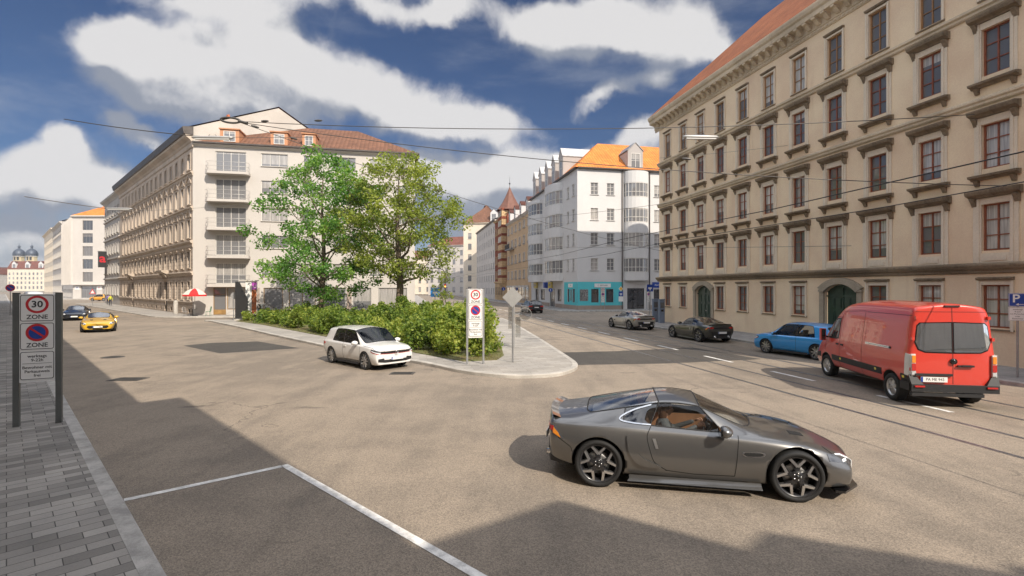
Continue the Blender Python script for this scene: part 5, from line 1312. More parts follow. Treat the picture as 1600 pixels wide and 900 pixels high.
def build_coupe(label, detail=3, pm=PAINT0):
    root = thing('sports_coupe', label, 'car')
    wx = (-1.375, 1.375); R0 = .355
    body, glass, bvh = car_shell(CO, [(-1.375, .36, .9), (1.375, .36, .9)], .40, CO_G, pm, detail, .60, crease=((5, .35), (4, .2)))
    bo = link('body', body, root)
    for nm, gm, seal in glass:
        g = link(nm, gm, root); link('window_seal', seal, g)
        if nm in ('quarter_window',): gm.materials[0] = GLASST
        if nm in ('windscreen', 'rear_window'): gm.materials[0] = GLASSW
        if nm == 'glass_roof': gm.materials[0] = glass_mat('roof_glass', (.05, .055, .06), .22) if 'roof_glass' not in MATS else MATS['roof_glass']
    global COUPE_W
    COUPE_W = COUPE_W or wheel_meshes(R0, .27, 'sport'); add_wheels(root, COUPE_W, wx, .815, R0)
    interior(root, -.85, .98, .74, .22, .84, [(-.26, .38), (-.26, -.38)], TAN, (.27, -.38, .86))
    b = MB(); pale = mat('pale_dash_glare', (.66, .60, .52), .7); b.box(.50, 1.0, -.70, .70, .815, .835, pale); b.box(-1.50, -.86, -.66, .66, .90, .92, pale); b.box(-.88, -.86, -.66, .66, .4, .92, pale); b.build('dash_glare_panel', root)  # pale panels added inside so the windscreen and rear glass look bright
    for s, ax in ((1, 'L'), (-1, 'R')):
        hl = MB(); patch(hl, bvh, ax, [(1.80, .585), (1.98, .555), (2.14, .50), (2.13, .57), (1.98, .645), (1.78, .675)], LAMPD, .006, .035)
        patch(hl, bvh, ax, [(1.90, .652), (1.99, .630), (2.12, .566), (2.12, .578), (1.99, .643), (1.90, .664)], LED, .010); patch(hl, bvh, ax, rrect(2.03, .575, .07, .03, .01), LED, .010); hl.build('headlight', root)
        tl = MB(); patch(tl, bvh, ax, [(-2.12, .78), (-1.98, .70), (-1.90, .685), (-1.97, .78), (-2.06, .87), (-2.13, .86)], LAMPD, .006); patch(tl, bvh, ax, [(-2.07, .755), (-1.95, .70), (-1.985, .765), (-2.06, .83)], LAMPA, .011); patch(tl, bvh, ax, [(-2.12, .80), (-2.07, .78), (-2.06, .85), (-2.12, .85)], LAMPR, .011); tl.build('taillight', root)
        v = MB(); patch(v, bvh, ax, curve2([(0.670, .655), (0.910, .665), (0.960, .64), (0.910, .60), (0.710, .59), (0.660, .62), (0.670, .655)], 4)[:-1], CHROME, .004, .03); patch(v, bvh, ax, curve2([(0.690, .647), (0.890, .655), (0.935, .638), (0.890, .61), (0.730, .60), (0.680, .622), (0.690, .647)], 4)[:-1], GAP, .009, .03); v.build('fender_vent', root)
        d = MB(); line(d, bvh, ax, curve2([(.62, .86), (.60, .70), (.58, .48), (.56, .29)], 6), .011, GAP); line(d, bvh, ax, [(.56, .29), (.0, .28), (-.40, .31)], .011, GAP); line(d, bvh, ax, curve2([(-.60, .93), (-.66, .80), (-.62, .60), (-.55, .42), (-.38, .31)], 6), .011, GAP); line(d, bvh, ax, [(1.76, .74), (1.93, .62), (1.80, .58)], .008, GAP); line(d, bvh, ax, curve2([(-1.99, .70), (-1.80, .58), (-1.78, .50)], 5), .009, GAP)
        d.build('door_seam', root)
        h = MB(); patch(h, bvh, ax, [(-.585, .77), (-.54, .77), (-.50, .63), (-.54, .63)], ALLOY, .012, .03); h.build('door_handle', root)
        sk = MB(); sk.add([(-.92, s * .84, .14), (.92, s * .84, .14), (.92, s * .945, .135), (-.95, s * .945, .135), (-.92, s * .90, .165), (.92, s * .89, .165), (-.92, s * .84, .2), (.92, s * .84, .2)], [(0, 1, 2, 3), (3, 2, 5, 4), (4, 5, 7, 6), (0, 3, 4, 6), (1, 7, 5, 2)], pm); sk.build('side_skirt', root, fix=True)
        sc = MB(); patch(sc, bvh, ax, curve2([(-.96, .80), (-.78, .80), (-.82, .66), (-.74, .50), (-.46, .36), (-.76, .38), (-.92, .56), (-.96, .80)], 5)[:-1], pm, .03, .03); sc.build('side_scoop', root)
        ch = MB(); line(ch, bvh, ax, curve2([(-.60, .945), (-.88, .965), (-1.06, 1.01), (-.86, 1.12), (-.58, 1.205)], 5),   .017, CHROME, .010); ch.build('quarter_trim', root)
        mirror(root, .40, .84, .945, pm, s)
        fv = MB(); patch(fv, bvh, 'T', [(1.42, s * .30), (1.62, s * .26), (1.62, s * .40), (1.42, s * .46)], GAP, .006); fv.build('bonnet_vent', root)
    g = MB(); patch(g, bvh, 'F', [(-.52, .46), (-.58, .36), (-.46, .26), (.46, .26), (.58, .36), (.52, .46)], GAP, .006)
    for k in range(4): line(g, bvh, 'F', [(-.5, .30 + k * .04), (.5, .30 + k * .04)], .008, ALLOYD, .012)
    g.build('grille', root)
    s = MB(); s.prism([(2.02, -.82), (2.30, -.50), (2.36, 0), (2.30, .50), (2.02, .82), (1.9, .80), (1.9, -.80)], .135, .165, GLOSSB); s.build('front_splitter', root)
    r = MB(); patch(r, bvh, 'B', rrect(0, .80, .98, .10, .03), GLOSSB, .006); patch(r, bvh, 'B', [(-.62, .62), (-.58, .40), (.58, .40), (.62, .62), (.40, .50), (-.40, .50)], PLAS, .008); r.build('rear_panel', root)
    for s_ in (-1, 1):
        q = MB(); patch(q, bvh, 'B', [(s_ * .46, .79), (s_ * .66, .76), (s_ * .70, .86), (s_ * .48, .86)], LAMPR, .012); q.build('taillight', root)
        e = MB(); e.lathe([(.05, 0), (.05, .16), (.038, .16), (.038, .02)], CHROME, 16, T3(-2.06, s_ * .42, .34) @ Matrix.Rotation(R_(-90), 4, 'Y')); e.build('exhaust_pipe', root)
    df = MB(); df.prism([(-2.14, -.56), (-1.9, -.72), (-1.9, .72), (-2.14, .56), (-2.20, .3), (-2.20, -.3)], .24, .38, PLAS); df.build('rear_diffuser', root)
    sp = MB(); ys = [-.68 + .136 * k for k in range(11)]; vs = []
    for y in ys:
        xe = -2.13 + .10 * (y / .68) ** 2; p, n_ = cast(bvh, 'T', xe + .09, y, -.01); q, n_ = cast(bvh, 'T', xe + .02, y, -.01)
        vs += [tuple(p), (xe - .05, y, p.z + .055), (xe - .055, y, p.z + .035), (q.x - .02, y, q.z - .02)]
    for k in range(10):
        for j in range(4): a_ = 4 * k + j; c_ = 4 * k + (j + 1) % 4; sp.add([vs[a_], vs[c_], vs[c_ + 4], vs[a_ + 4]], [(0, 1, 2, 3)], GLOSSB if j == 2 else pm)
    sp.build('spoiler', root, fix=True)
    pm_ = fr(2.315, 0, R_(90)) @ T3(0, 0, .38); plate(root, pm_, ''); plate(root, fr(-2.24, 0, R_(-90)) @ T3(0, 0, .56), '')
    return root

HA = [
 (-2.10, .44, .70, .80, .62, .79, .85, (-2.10, .75, .92), (-2.10, .63, .95), (-2.12, .965)),
 (-2.03, .28, .80, .87, .60, .86, .87, (-2.02, .81, .95), (-2.03, .70, .985), (-2.07, 1.01)),
 (-1.74, .19, .84, .89, .58, .875, .88, (-1.78, .825, .97), (-1.72, .69, 1.40), (-1.84, 1.49)),
 (-1.12, .17, .84, .897, .55, .882, .885, (-1.24, .825, .955), (-1.08, .695, 1.445), (-1.15, 1.55)),
 (-.36, .17, .84, .895, .54, .882, .88, (-.36, .825, .935), (-.40, .70, 1.465), (-.42, 1.56)),
 (-.24, .17, .84, .895, .54, .882, .88, (-.24, .825, .935), (-.30, .70, 1.465), (-.30, 1.56)),
 (.60, .17, .84, .897, .54, .882, .875, (.94, .815, .915), (.36, .685, 1.43), (.30, 1.53)),
 (1.05, .17, .84, .897, .55, .872, .87, (1.08, .80, .915), (1.12, .71, .95), (1.28, 1.01)),
 (1.38, .17, .84, .90, .57, .865, .86, (1.39, .78, .91), (1.39, .56, .95), (1.44, .985)),
 (1.84, .18, .82, .885, .53, .835, .81, (1.86, .74, .865), (1.88, .52, .905), (1.92, .93)),
 (2.04, .20, .78, .84, .47, .79, .71, (2.06, .70, .775), (2.09, .50, .815), (2.13, .83)),
 (2.11, .24, .72, .78, .44, .73, .63, (2.125, .66, .69), (2.155, .46, .72), (2.19, .735)),
]
HA_G = {(6, 6): 'windscreen', (6, 7): 'windscreen', (5, 5): 'side_window', (4, 5): 'side_window', (3, 5): 'side_window', (1, 6): 'rear_window', (1, 7): 'rear_window'}
HATCH_W = None
def build_hatch(label, detail=2, pm=None, txt='', name='hatchback'):
    root = thing(name, label, 'car'); R0 = .325
    body, glass, bvh = car_shell(HA, [(-1.32, .33, .9), (1.31, .33, .9)], .375, HA_G, pm, detail, .58, crease=((5, .7), (4, .45), (6, .4)), gcr=.85)
    link('body', body, root)
    for nm, gm, seal in glass:
        g = link(nm, gm, root); link('window_seal', seal, g)
        if nm in ('rear_window', 'rear_side_window'): gm.materials[0] = GLASST
    global HATCH_W
    HATCH_W = HATCH_W or wheel_meshes(.335, .23, 'hatch'); add_wheels(root, HATCH_W, (-1.32, 1.31), .78, .335)
    interior(root, -1.5, 1.2, .74, .30, .88, [(.0, .38), (.0, -.38), (-.85, .38), (-.85, -.38)], DASH, (.62, .38, .88))
    for s, ax in ((1, 'L'), (-1, 'R')):
        hl = MB(); patch(hl, bvh, ax, [(1.74, .80), (1.74, .72), (1.9, .675), (2.12, .645), (2.12, .73), (1.95, .775)], LAMPD, .006, .04); patch(hl, bvh, ax, [(1.78, .725), (1.92, .685), (2.09, .66), (2.09, .68), (1.92, .715), (1.78, .75)], LED, .010, .04); line(hl, bvh, ax, [(1.74, .712), (1.9, .665), (2.12, .636)], .016, LAMPR, .010); hl.build('headlight', root)
        tl = MB(); patch(tl, bvh, ax, [(-2.08, .90), (-1.80, .86), (-1.78, .80), (-1.95, .74), (-2.09, .74)], LAMPR, .006, .04); tl.build('taillight', root)
        d = MB(); line(d, bvh, ax, [(.98, .90), (.98, .55), (.90, .30)], .011, GAP); line(d, bvh, ax, [(.9, .29), (-.28, .285)], .011, GAP); line(d, bvh, ax, [(-.32, .93), (-.34, .6), (-.30, .285)], .011, GAP); line(d, bvh, ax, curve2([(1.9, .79), (1.72, .845), (1.2, .885)], 5), .008, GAP); d.build('door_seam', root)
        pb = MB(); patch(pb, bvh, ax, [(-.37, .96), (-.25, .96), (-.29, 1.41), (-.38, 1.41)], GLOSSB, .008, .06); pb.build('door_pillar', root)
        h = MB(); patch(h, bvh, ax, rrect(-.14, .80, .17, .025, .01), pm, .022, .05); h.build('door_handle', root)
        sk = MB(); sk.add([(-.92, s * .84, .17), (.92, s * .84, .17), (.92, s * .905, .17), (-.92, s * .905, .17), (-.92, s * .885, .26), (.92, s * .885, .26)], [(0, 1, 2, 3), (3, 2, 5, 4)], PLAS); sk.build('side_skirt', root, fix=True)
        mirror(root, .76, .84, .98, pm, s)
        rf = MB(); patch(rf, bvh, 'B', [(s * .52, .42), (s * .74, .42), (s * .76, .47), (s * .52, .46)], LAMPR, .008); rf.build('reflector', root)
        q = MB(); patch(q, bvh, 'B', [(s * .44, .76), (s * .78, .74), (s * .78, .88), (s * .46, .88)], LAMPR, .010); q.build('taillight', root)
        f = MB(); patch(f, bvh, 'F', [(s * .46, .30), (s * .74, .34), (s * .74, .45), (s * .50, .47)], PLAS, .006); f.build('bumper_intake', root)
    g = MB(); patch(g, bvh, 'F', [(-.66, .65), (-.64, .72), (.64, .72), (.66, .65), (.3, .635), (-.3, .635)], PLAS, .006); patch(g, bvh, 'F', [(-.46, .30), (.46, .30), (.56, .41), (-.56, .41)], PLAS, .006)
    line(g, bvh, 'F', [(-.66, .642), (-.3, .627), (.3, .627), (.66, .642)], .014, LAMPR, .012); g.build('grille', root)
    e = MB(); n = 20; e.tube([(0, .06 * math.cos(2 * math.pi * k / n), .06 * math.sin(2 * math.pi * k / n)) for k in range(n + 1)], .009, CHROME, 6, cap=False)
    for pts in ([(-.026, .048), (0, .004), (.026, .048)], [(-.047, .024), (-.02, -.042), (0, .004), (.02, -.042), (.047, .024)]): e.tube([(0, y, z) for y, z in pts], .006, CHROME, 5)
    e.build('badge', root, T3(2.205, 0, .68))
    w = MB(); ys = [-.55 + .11 * k for k in range(11)]; vs = []
    for y in ys:
        p, n_ = cast(bvh, 'T', -1.66, y, -.005); vs += [tuple(p), (-1.84, y, p.z - .012), (-1.84, y, p.z - .04), (-1.70, y, p.z - .07)]
    for i in range(10):
        for j in range(4): w.add([vs[4 * i + j], vs[4 * i + (j + 1) % 4], vs[4 * i + 4 + (j + 1) % 4], vs[4 * i + 4 + j]], [(0, 1, 2, 3)], pm)
    w.build('roof_spoiler', root, fix=True)
    k = MB(); k.tube([(-1.35, 0, 1.47), (-1.52, 0, 1.64)], .008, PLAS, 5); k.build('aerial', root)
    wp = MB(); wp.tube([(-2.08, 0, 1.02), (-2.0, .22, 1.12)], .01, PLAS, 5); wp.build('wiper', root)
    plate(root, fr(2.215, 0, R_(90)) @ T3(0, 0, .46), txt); plate(root, fr(-2.15, 0, R_(-90)) @ T3(0, 0, .70), txt)
    return root

VA = [
 (-2.72, .48, .92, .965, .72, .965, 1.10, (-2.715, .955, 1.32), (-2.68, .82, 2.46), (-2.66, 2.575)),
 (-2.67, .46, .94, .985, .72, .985, 1.10, (-2.665, .975, 1.32), (-2.63, .845, 2.50), (-2.61, 2.625)),
 (-1.85, .40, .95, .995, .70, .99, 1.10, (-1.9, .98, 1.32), (-1.9, .835, 2.52), (-1.9, 2.65)),
 (-.6, .38, .95, .995, .70, .99, 1.10, (-.6, .98, 1.32), (-.6, .835, 2.52), (-.6, 2.66)),
 (.5, .38, .95, .995, .70, .99, 1.10, (.5, .98, 1.32), (.5, .835, 2.50), (.5, 2.65)),
 (1.10, .38, .95, .995, .70, .985, 1.10, (1.10, .975, 1.32), (1.02, .82, 2.38), (1.0, 2.54)),
 (1.60, .36, .95, .995, .70, .98, 1.10, (1.85, .95, 1.30), (1.42, .79, 2.12), (1.40, 2.28)),
 (2.05, .36, .95, .99, .70, .97, 1.08, (2.18, .93, 1.25), (2.32, .80, 1.30), (2.44, 1.36)),
 (2.55, .34, .92, .97, .68, .91, 1.02, (2.60, .85, 1.10), (2.64, .6, 1.14), (2.68, 1.17)),
 (2.82, .32, .86, .90, .62, .84, .86, (2.84, .76, .92), (2.86, .55, .95), (2.89, .97)),
 (2.90, .36, .80, .84, .58, .78, .76, (2.91, .7, .82), (2.93, .5, .84), (2.95, .86)),
]
def build_van(label, pm):
    root = thing('panel_van', label, 'van'); R0 = .36
    body, glass, bvh = car_shell(VA, [(-1.92, .37, .9), (1.88, .37, .9)], .44, {(6, 6): 'windscreen', (6, 7): 'windscreen'}, pm, 3, .62, crease=((5, .3), (6, .35), (3, .3)))
    link('body', body, root)
    for nm, gm, seal in glass: g = link(nm, gm, root); link('window_seal', seal, g); gm.materials[0] = GLASST
    add_wheels(root, wheel_meshes(R0, .25, 'van'), (-1.92, 1.88), .86, R0, R_(4))
    WG = mat('van_window_glass', (.50, .53, .55), .02, .9, coat=1, spec=1)
    for s, ax in ((1, 'L'), (-1, 'R')):
        w = MB(); patch(w, bvh, ax, curve2([(1.02, 1.36), (1.30, 1.33), (1.80, 1.34), (1.76, 1.52), (1.52, 1.92), (1.40, 2.00), (1.08, 2.02), (1.02, 1.98), (1.02, 1.36)], 4)[:-1], PLAS, .005, .06); patch(w, bvh, ax, [(1.06, 1.40), (1.48, 1.38), (1.48, 1.93), (1.38, 1.965), (1.06, 1.975)], MIRG, .010, .06); patch(w, bvh, ax, [(1.53, 1.385), (1.74, 1.38), (1.70, 1.54), (1.53, 1.85)], MIRG, .010, .06); w.build('cab_window', root)
        t = MB()
        for a, b_ in ((-2.63, -2.36), (-1.49, 1.45)): patch(t, bvh, ax, [(a, .62), (b_, .62), (b_, .80), (a, .80)], PLAS, .012, .12)
        patch(t, bvh, ax, [(2.31, .62), (2.78, .60), (2.74, .74), (2.31, .80)], PLAS, .012, .1); t.build('side_moulding', root)
        for x in (-2.48, -1.2, .85):
            m_ = MB(); patch(m_, bvh, ax, rrect(x, .73, .085, .06, .01), mat('marker_yellow', (.75, .6, .03), .3, coat=1), .018, .03); m_.build('side_marker', root)
        d = MB(); line(d, bvh, ax, [(.95, 2.2), (.93, 1.1), (.95, .42)], .012, GAP); line(d, bvh, ax, [(-.42, 2.32), (-.42, .42)], .012, GAP); line(d, bvh, ax, [(.95, 2.25), (-.42, 2.32)], .010, GAP); line(d, bvh, ax, [(.93, 2.06), (1.42, 2.06), (1.56, 1.93), (1.95, 1.33), (1.95, .9)], .010, GAP); line(d, bvh, ax, [(-.42, .43), (1.4, .43)], .010, GAP); line(d, bvh, ax, [(-2.6, 1.32), (.95, 1.32)], .016, pm, .006); line(d, bvh, ax, [(-2.6, 2.30), (-.5, 2.30)], .010, GAP)
        for a, b_ in ((-2.55, -.55), (-.32, .82)):
            line(d, bvh, ax, [(a, 1.42), (b_, 1.42), (b_, 2.15), (a, 2.15), (a, 1.42)], .014, pm, .008)
        d.build('door_seam', root)
        h = MB(); patch(h, bvh, ax, rrect(1.08, 1.18, .16, .05, .02), PLAS, .025, .05); patch(h, bvh, ax, rrect(.78, 1.18, .16, .05, .02), PLAS, .025, .05); h.build('door_handle', root)
        r = MB(); patch(r, bvh, ax, rrect(-1.25, 1.40, 1.25, .055, .02), CHROME, .012, .12); patch(r, bvh, ax, rrect(-1.25, 1.40, 1.2, .012, .005), GAP, .016, .12); patch(r, bvh, ax, rrect(-1.86, 1.40, .07, .06, .02), PLAS, .02, .04); r.build('slide_rail', root)
        mr = MB(); mr.box(-.06, .06, 0, .16, -.20, .20, pm); mr.box(-.065, -.055, .02, .14, -.18, .18, MIRG); mr.tube([(0, -.12, -.1), (0, .02, -.05)], .03, PLAS, 6); mr.build('mirror', root, T3(1.86, s * 1.02, 1.42) @ Matrix.Scale(s, 4, (0, 1, 0)))
        tl = MB(); patch(tl, bvh, ax, [(-2.69, 1.32), (-2.57, 1.34), (-2.55, .80), (-2.69, .78)], mat('lamp_housing', (.62, .62, .60), .3, coat=.6), .03, .05); tl.build('lamp_housing', root)
        q = MB()
        q.box(-.03, .0, s * .90 - .05, s * .90 + .05, .80, 1.34, MATS['lamp_housing']); q.box(-.045, -.031, s * .895 - .04, s * .895 + .04, 1.12, 1.30, LAMPA); q.box(-.045, -.031, s * .895 - .045, s * .895 + .045, .92, 1.10, LAMPR); q.box(-.045, -.031, s * .895 - .045, s * .895 + .045, .82, .90, LAMPC)
        q.build('taillight', root, T3(-2.715, 0, 0))
        wn = MB(); oc = [(s * .012, 1.36), (s * .62, 1.37), (s * .78, 1.44), (s * .845, 1.62), (s * .79, 2.06), (s * .73, 2.13), (s * .012, 2.15)]
        patch(wn, bvh, 'B', oc, GLOSSB, .006, .07); patch(wn, bvh, 'B', [(s * (.03 + (abs(y) - .012) * .95), 1.39 + (z - 1.36) * .93) for y, z in oc], WG, .012, .07); wn.build('rear_window', root)
        hg = MB()
        for z, yy in ((.95, .935), (1.72, .885), (2.25, .80)): hg.box(-.02, .05, s * yy - .03, s * yy + .03, z - .04, z + .04, pm)
        hg.build('door_hinge', root, T3(-2.7, 0, 0))
        rr = MB(); rr.box(-.03, .0, s * .80 - .11, s * .80 + .11, .52, .56, LAMPR); rr.build('reflector', root, T3(-2.805, 0, 0))
        hl = MB(); patch(hl, bvh, ax, [(2.56, .98), (2.60, .82), (2.84, .78), (2.82, .88), (2.66, 1.0)], LAMPC, .008, .05); hl.build('headlight', root)
    b = MB(); b.box(-2.8, -2.67, -.97, .97, .40, .585, PLAS)
    for s in (-1, 1):
        b.box(-2.74, -2.36, s * .955 - .045, s * .955 + .05, .42, .62, PLAS); b.add([(-2.8, s * .70, .585), (-2.8, s * .97, .585), (-2.72, s * 1.0, .82), (-2.72, s * .86, .82), (-2.67, s * .70, .585), (-2.65, s * 1.0, .585)], [(0, 1, 2, 3), (0, 3, 4), (1, 5, 2)], PLAS)
    b.box(-2.83, -2.72, -.62, .98, .30, .38, PLAS); b.build('rear_bumper', root)
    sm = MB(); line(sm, bvh, 'B', [(0, .60), (0, 2.50)], .014, GAP); line(sm, bvh, 'B', [(-.86, 2.40), (.86, 2.40)], .010, GAP, .004); sm.build('door_seam', root)
    h = MB(); h.box(-.045, 0, -.18, .18, -.025, .02, PLAS); h.box(-.06, -.04, -.10, .10, -.01, .03, PLAS); h.build('rear_door_handle', root, T3(-2.735, -.26, 1.06))
    e = MB(); e.lathe([(.075, 0), (.07, .04), (0, .045)], GLOSSB, 20, Matrix.Rotation(R_(-90), 4, 'Y')); e.build('badge', root, T3(-2.732, 0, 1.17))
    pl = MB(); pl.box(-.05, 0, -.42, .42, .0, .055, PLAS); pl.build('plate_lamp', root, T3(-2.725, .45, .80)); plate(root, fr(-2.755, .45, R_(-90)) @ T3(0, 0, .71) @ Matrix.Scale(1.15, 4), 'PA ME 943')
    br = MB(); br.box(-.03, .02, -.17, .17, 0, .035, PLAS); br.build('brake_lamp', root, T3(-2.67, -.0, 2.53))
    g = MB(); patch(g, bvh, 'F', rrect(0, .70, 1.1, .26, .05), PLAS, .008); g.build('grille', root)
    return root

def repaint(root, old, new):
    for ch in root.children_recursive:
        for sl in getattr(ch, 'material_slots', ()):
            if sl.material == old: sl.link = 'OBJECT'; sl.material = new
def put(root, p, heading, sc=None, z=0):
    """front of the car points along heading (degrees from +x, anticlockwise)"""
    root.location = (p[0], p[1], z); root.rotation_euler = (0, 0, R_(heading))
    if sc: root.scale = sc
    return root
def gp(px, py, h=0): Y = (3 - h) * FPX / (py - 450); return ((px - 800) * Y / FPX, Y)
coupe0 = build_coupe('grey metallic sports coupe turning in the foreground with its driver at the wheel', 3, PAINT0)
a = math.degrees(math.atan2(-.55, 2.70))
put(coupe0, (2.66 + .85 * .2, 7.43 + .85 * .96), a)
def more_coupe(label, p, h, m, sc=None):
    c = copy_tree(coupe0); c['label'] = label; repaint(c, PAINT0, m); c['group'] = 'sports cars in the square'; return put(c, p, h, sc)
coupe0['group'] = 'sports cars in the square'
PY = paint('car_paint_yellow', (.62, .36, .02), .15, .3); PK = paint('car_paint_black', (.012, .014, .02), .4, .25); PS = paint('car_paint_silver', (.42, .41, .38), .7, .3); PG = paint('car_paint_dark_green_grey', (.085, .085, .07), .7, .3)
more_coupe('yellow sports car driving towards the square in front of the black one', (-29.3, 35.9), -53, PY)
more_coupe('black sports car following the yellow one along the left street', (-41.5, 48.2), -54, PK)
sd_ = math.degrees(math.atan2(.9786, -.2056))
more_coupe('silver sports car parked farthest up beside the ticket machines', (8.85, 37.7), 106, PS)
more_coupe('dark green-grey sports car parked between the silver car and the blue hatchback', (10.95, 29.7), 103, PG)
PW = paint('car_paint_white', (.72, .71, .69), 0, .28); PB = paint('car_paint_blue', (.03, .30, .70), .1, .28); PO = paint('car_paint_orange', (.78, .36, .02), .1, .3); PN = paint('car_paint_navy', (.02, .025, .032), .4, .3)
hatch0 = build_hatch('white three-door hatchback driving past the hedge of the traffic island', 3, PW)
put(hatch0, (-5.75, 20.0), -43, (.95, .97, .97))
def more_hatch(label, p, h, m, sc=None, name=None, group=None):
    c = copy_tree(hatch0); c['label'] = label; repaint(c, PW, m)
    if name: c.name = name
    return put(c, p, h, sc)
more_hatch('bright blue hatchback parked at the kerb in front of the red van', (12.95, 22.5), 112, PB)
more_hatch('orange estate car in front of the white modern block far down the left street', (-95, 117), 172, PO, (1.12, 1.05, 1.05), 'estate_car')
more_hatch('dark navy car parked near the turquoise shop', (2.4, 61.8), sd_, PN, (1.08, 1.05, 1.02), 'parked_car')
more_hatch('dark blue parked car half hidden behind the hedge', (-24.5, 49.4), 11, PN, (1.02, 1.0, 1.0), 'parked_car')
PR = paint('car_paint_red', (.60, .048, .03), 0, .3)
van = build_van('red panel van with rear windows standing on the tram tracks', PR)
hv = math.degrees(math.atan2(3.75, .6)); vd = Vector((math.cos(R_(hv)), math.sin(R_(hv)))); vr = Vector((vd.y, -vd.x))
ra = Vector((10.28, 13.54)) + vr * .86 + Vector((0, .0))
put(van, tuple(ra + vd * 1.92), hv)
wv = copy_tree(van); wv['label'] = 'white van whose roof shows above the zone sign'; repaint(wv, PR, PW); put(wv, (-54.4, 57.5), -45); wv.name = 'panel_van'
# ================================================================== people
SKIN = mat('skin', (.52, .27, .17), .55); HAIR = mat('brown_hair', (.09, .04, .02), .6); HAIRD = mat('dark_hair', (.02, .015, .012), .6)
def body_mesh(name, pts, edges, rad, m, sub=2):
    me = bpy.data.meshes.new(name); me.from_pydata(pts, edges, []); o = bpy.data.objects.new(name, me); COL.objects.link(o)
    sk = o.modifiers.new('k', 'SKIN'); sk.use_smooth_shade = True
    for i, r in enumerate(rad): me.skin_vertices[0].data[i].radius = (r, r) if not isinstance(r, tuple) else r
    me.skin_vertices[0].data[0].use_root = True
    s = o.modifiers.new('s', 'SUBSURF'); s.levels = s.render_levels = sub
    dg = bpy.context.evaluated_depsgraph_get(); dg.update()
    out = bpy.data.meshes.new_from_object(o.evaluated_get(dg)); bpy.data.objects.remove(o); out.name = name
    out.materials.clear(); 
    for mm in (m if isinstance(m, (list, tuple)) else [m]): out.materials.append(mm)
    for p in out.polygons: p.use_smooth = True
    return out
def head_parts(root, M, hair, long_=False):
    b = bmesh.new(); bmesh.ops.create_icosphere(b, subdivisions=4, radius=1)
    for v in b.verts:
        p = v.co.copy(); x, y, z = p.x * .098, p.y * .076, p.z * .118
        if z < 0: x *= 1 - .18 * (-z / .118); y *= 1 - .30 * (-z / .118)
        # face looks along +x: nose, eye hollows, lips, chin
        if p.x > .2:
            x += .026 * math.exp(-((y / .014) ** 2) - ((z + .018) / .022) ** 2) + .008 * math.exp(-((y / .022) ** 2) - ((z + .058) / .012) ** 2) + .012 * math.exp(-((y / .03) ** 2) - ((z + .1) / .02) ** 2)
            for s in (-1, 1): x -= .010 * math.exp(-(((y - s * .032) / .016) ** 2) - ((z - .012) / .013) ** 2)
        v.co = (x, y, z)
    me = bpy.data.meshes.new('head'); b.to_mesh(me); b.free()
    for p in me.polygons: p.use_smooth = True
    me.materials.append(SKIN)
    h = link('head', me, root, M)
    e = MB()
    for s in (-1, 1):
        e.lathe([(0, -.011), (.008, -.008), (.011, 0), (.008, .008), (0, .011)], WHS, 10, T3(.083, s * .032, .012)); e.lathe([(0, .0), (.0055, .001), (0, .004)], BLK, 8, T3(.0925, s * .032, .012) @ Matrix.Rotation(R_(90), 4, 'Y'))
    e.build('eyes', h)
    er = MB()
    for s in (-1, 1): er.lathe([(0, -.012), (.02, -.008), (.03, 0), (.02, .008), (0, .012)], SKIN, 10, T3(-.005, s * .074, 0) @ Matrix.Rotation(R_(90), 4, 'X'))
    er.build('ears', h)
    mo = MB(); mo.lathe([(0, -.003), (.02, -.002), (.022, 0), (0, .004)], mat('lips', (.42, .13, .1), .5), 12, T3(.092, 0, -.058) @ Matrix.Rotation(R_(90), 4, 'Y') @ Matrix.Diagonal((.28, 1, 1, 1))); mo.build('mouth', h)
    b = bmesh.new(); bmesh.ops.create_icosphere(b, subdivisions=4, radius=1)
    for v in b.verts:
        p = v.co; x, y, z = p.x * .108 - .012, p.y * .086, p.z * .112 + .018
        if long_ and p.z < -.1: x = x * .7 - .045; y *= 1.1; z = -.02 + (p.z + .1) * .26
        v.co = (x, y, z)
    dl = [f for f in b.faces if f.calc_center_median().x > (.045 if f.calc_center_median().z < .075 else .2) or (not long_ and f.calc_center_median().z < -.03)]
    bmesh.ops.delete(b, geom=dl, context='FACES')
    me = bpy.data.meshes.new('hair'); b.to_mesh(me); b.free()
    for p in me.polygons: p.use_smooth = True
    me.materials.append(hair); link('hair', me, h); return h
def hand(root, M, curl=1.0, side=1):
    """palm, four unequal curled fingers and a thumb from the side; wrist at origin, fingers along +x, palm faces -z"""
    P = [(0, 0, 0), (.045, 0, 0), (.085, 0, 0)]; E = [(0, 1), (1, 2)]; Rr = [(.026, .018), (.036, .016), (.038, .015)]
    me = body_mesh('hand', P, E, Rr, SKIN, 2)
    o = link('hand', me, root, M)
    for k, (y, L) in enumerate(((-.030, .068), (-.010, .078), (.011, .072), (.030, .058))):
        pts = [(.075, y * .8, 0)]; a = 0; x, z = .09, 0.0; pts.append((x, y, z))
        for sg in (.45, .32, .23): a += R_(38) * curl; x += L * sg * math.cos(a); z -= L * sg * math.sin(a); pts.append((x, y * 1.02, z))
        f = body_mesh('finger', pts, [(i, i + 1) for i in range(4)], [.0105, .0098, .0092, .0085, .007], SKIN, 1); link('finger', f, o)
    pts = [(.02, -side * .025, 0), (.045, -side * .048, -.010), (.07, -side * .052, -.026), (.088, -side * .042, -.038)]
    f = body_mesh('thumb', pts, [(0, 1), (1, 2), (2, 3)], [.013, .012, .010, .008], SKIN, 1); link('thumb', f, o)
    return o
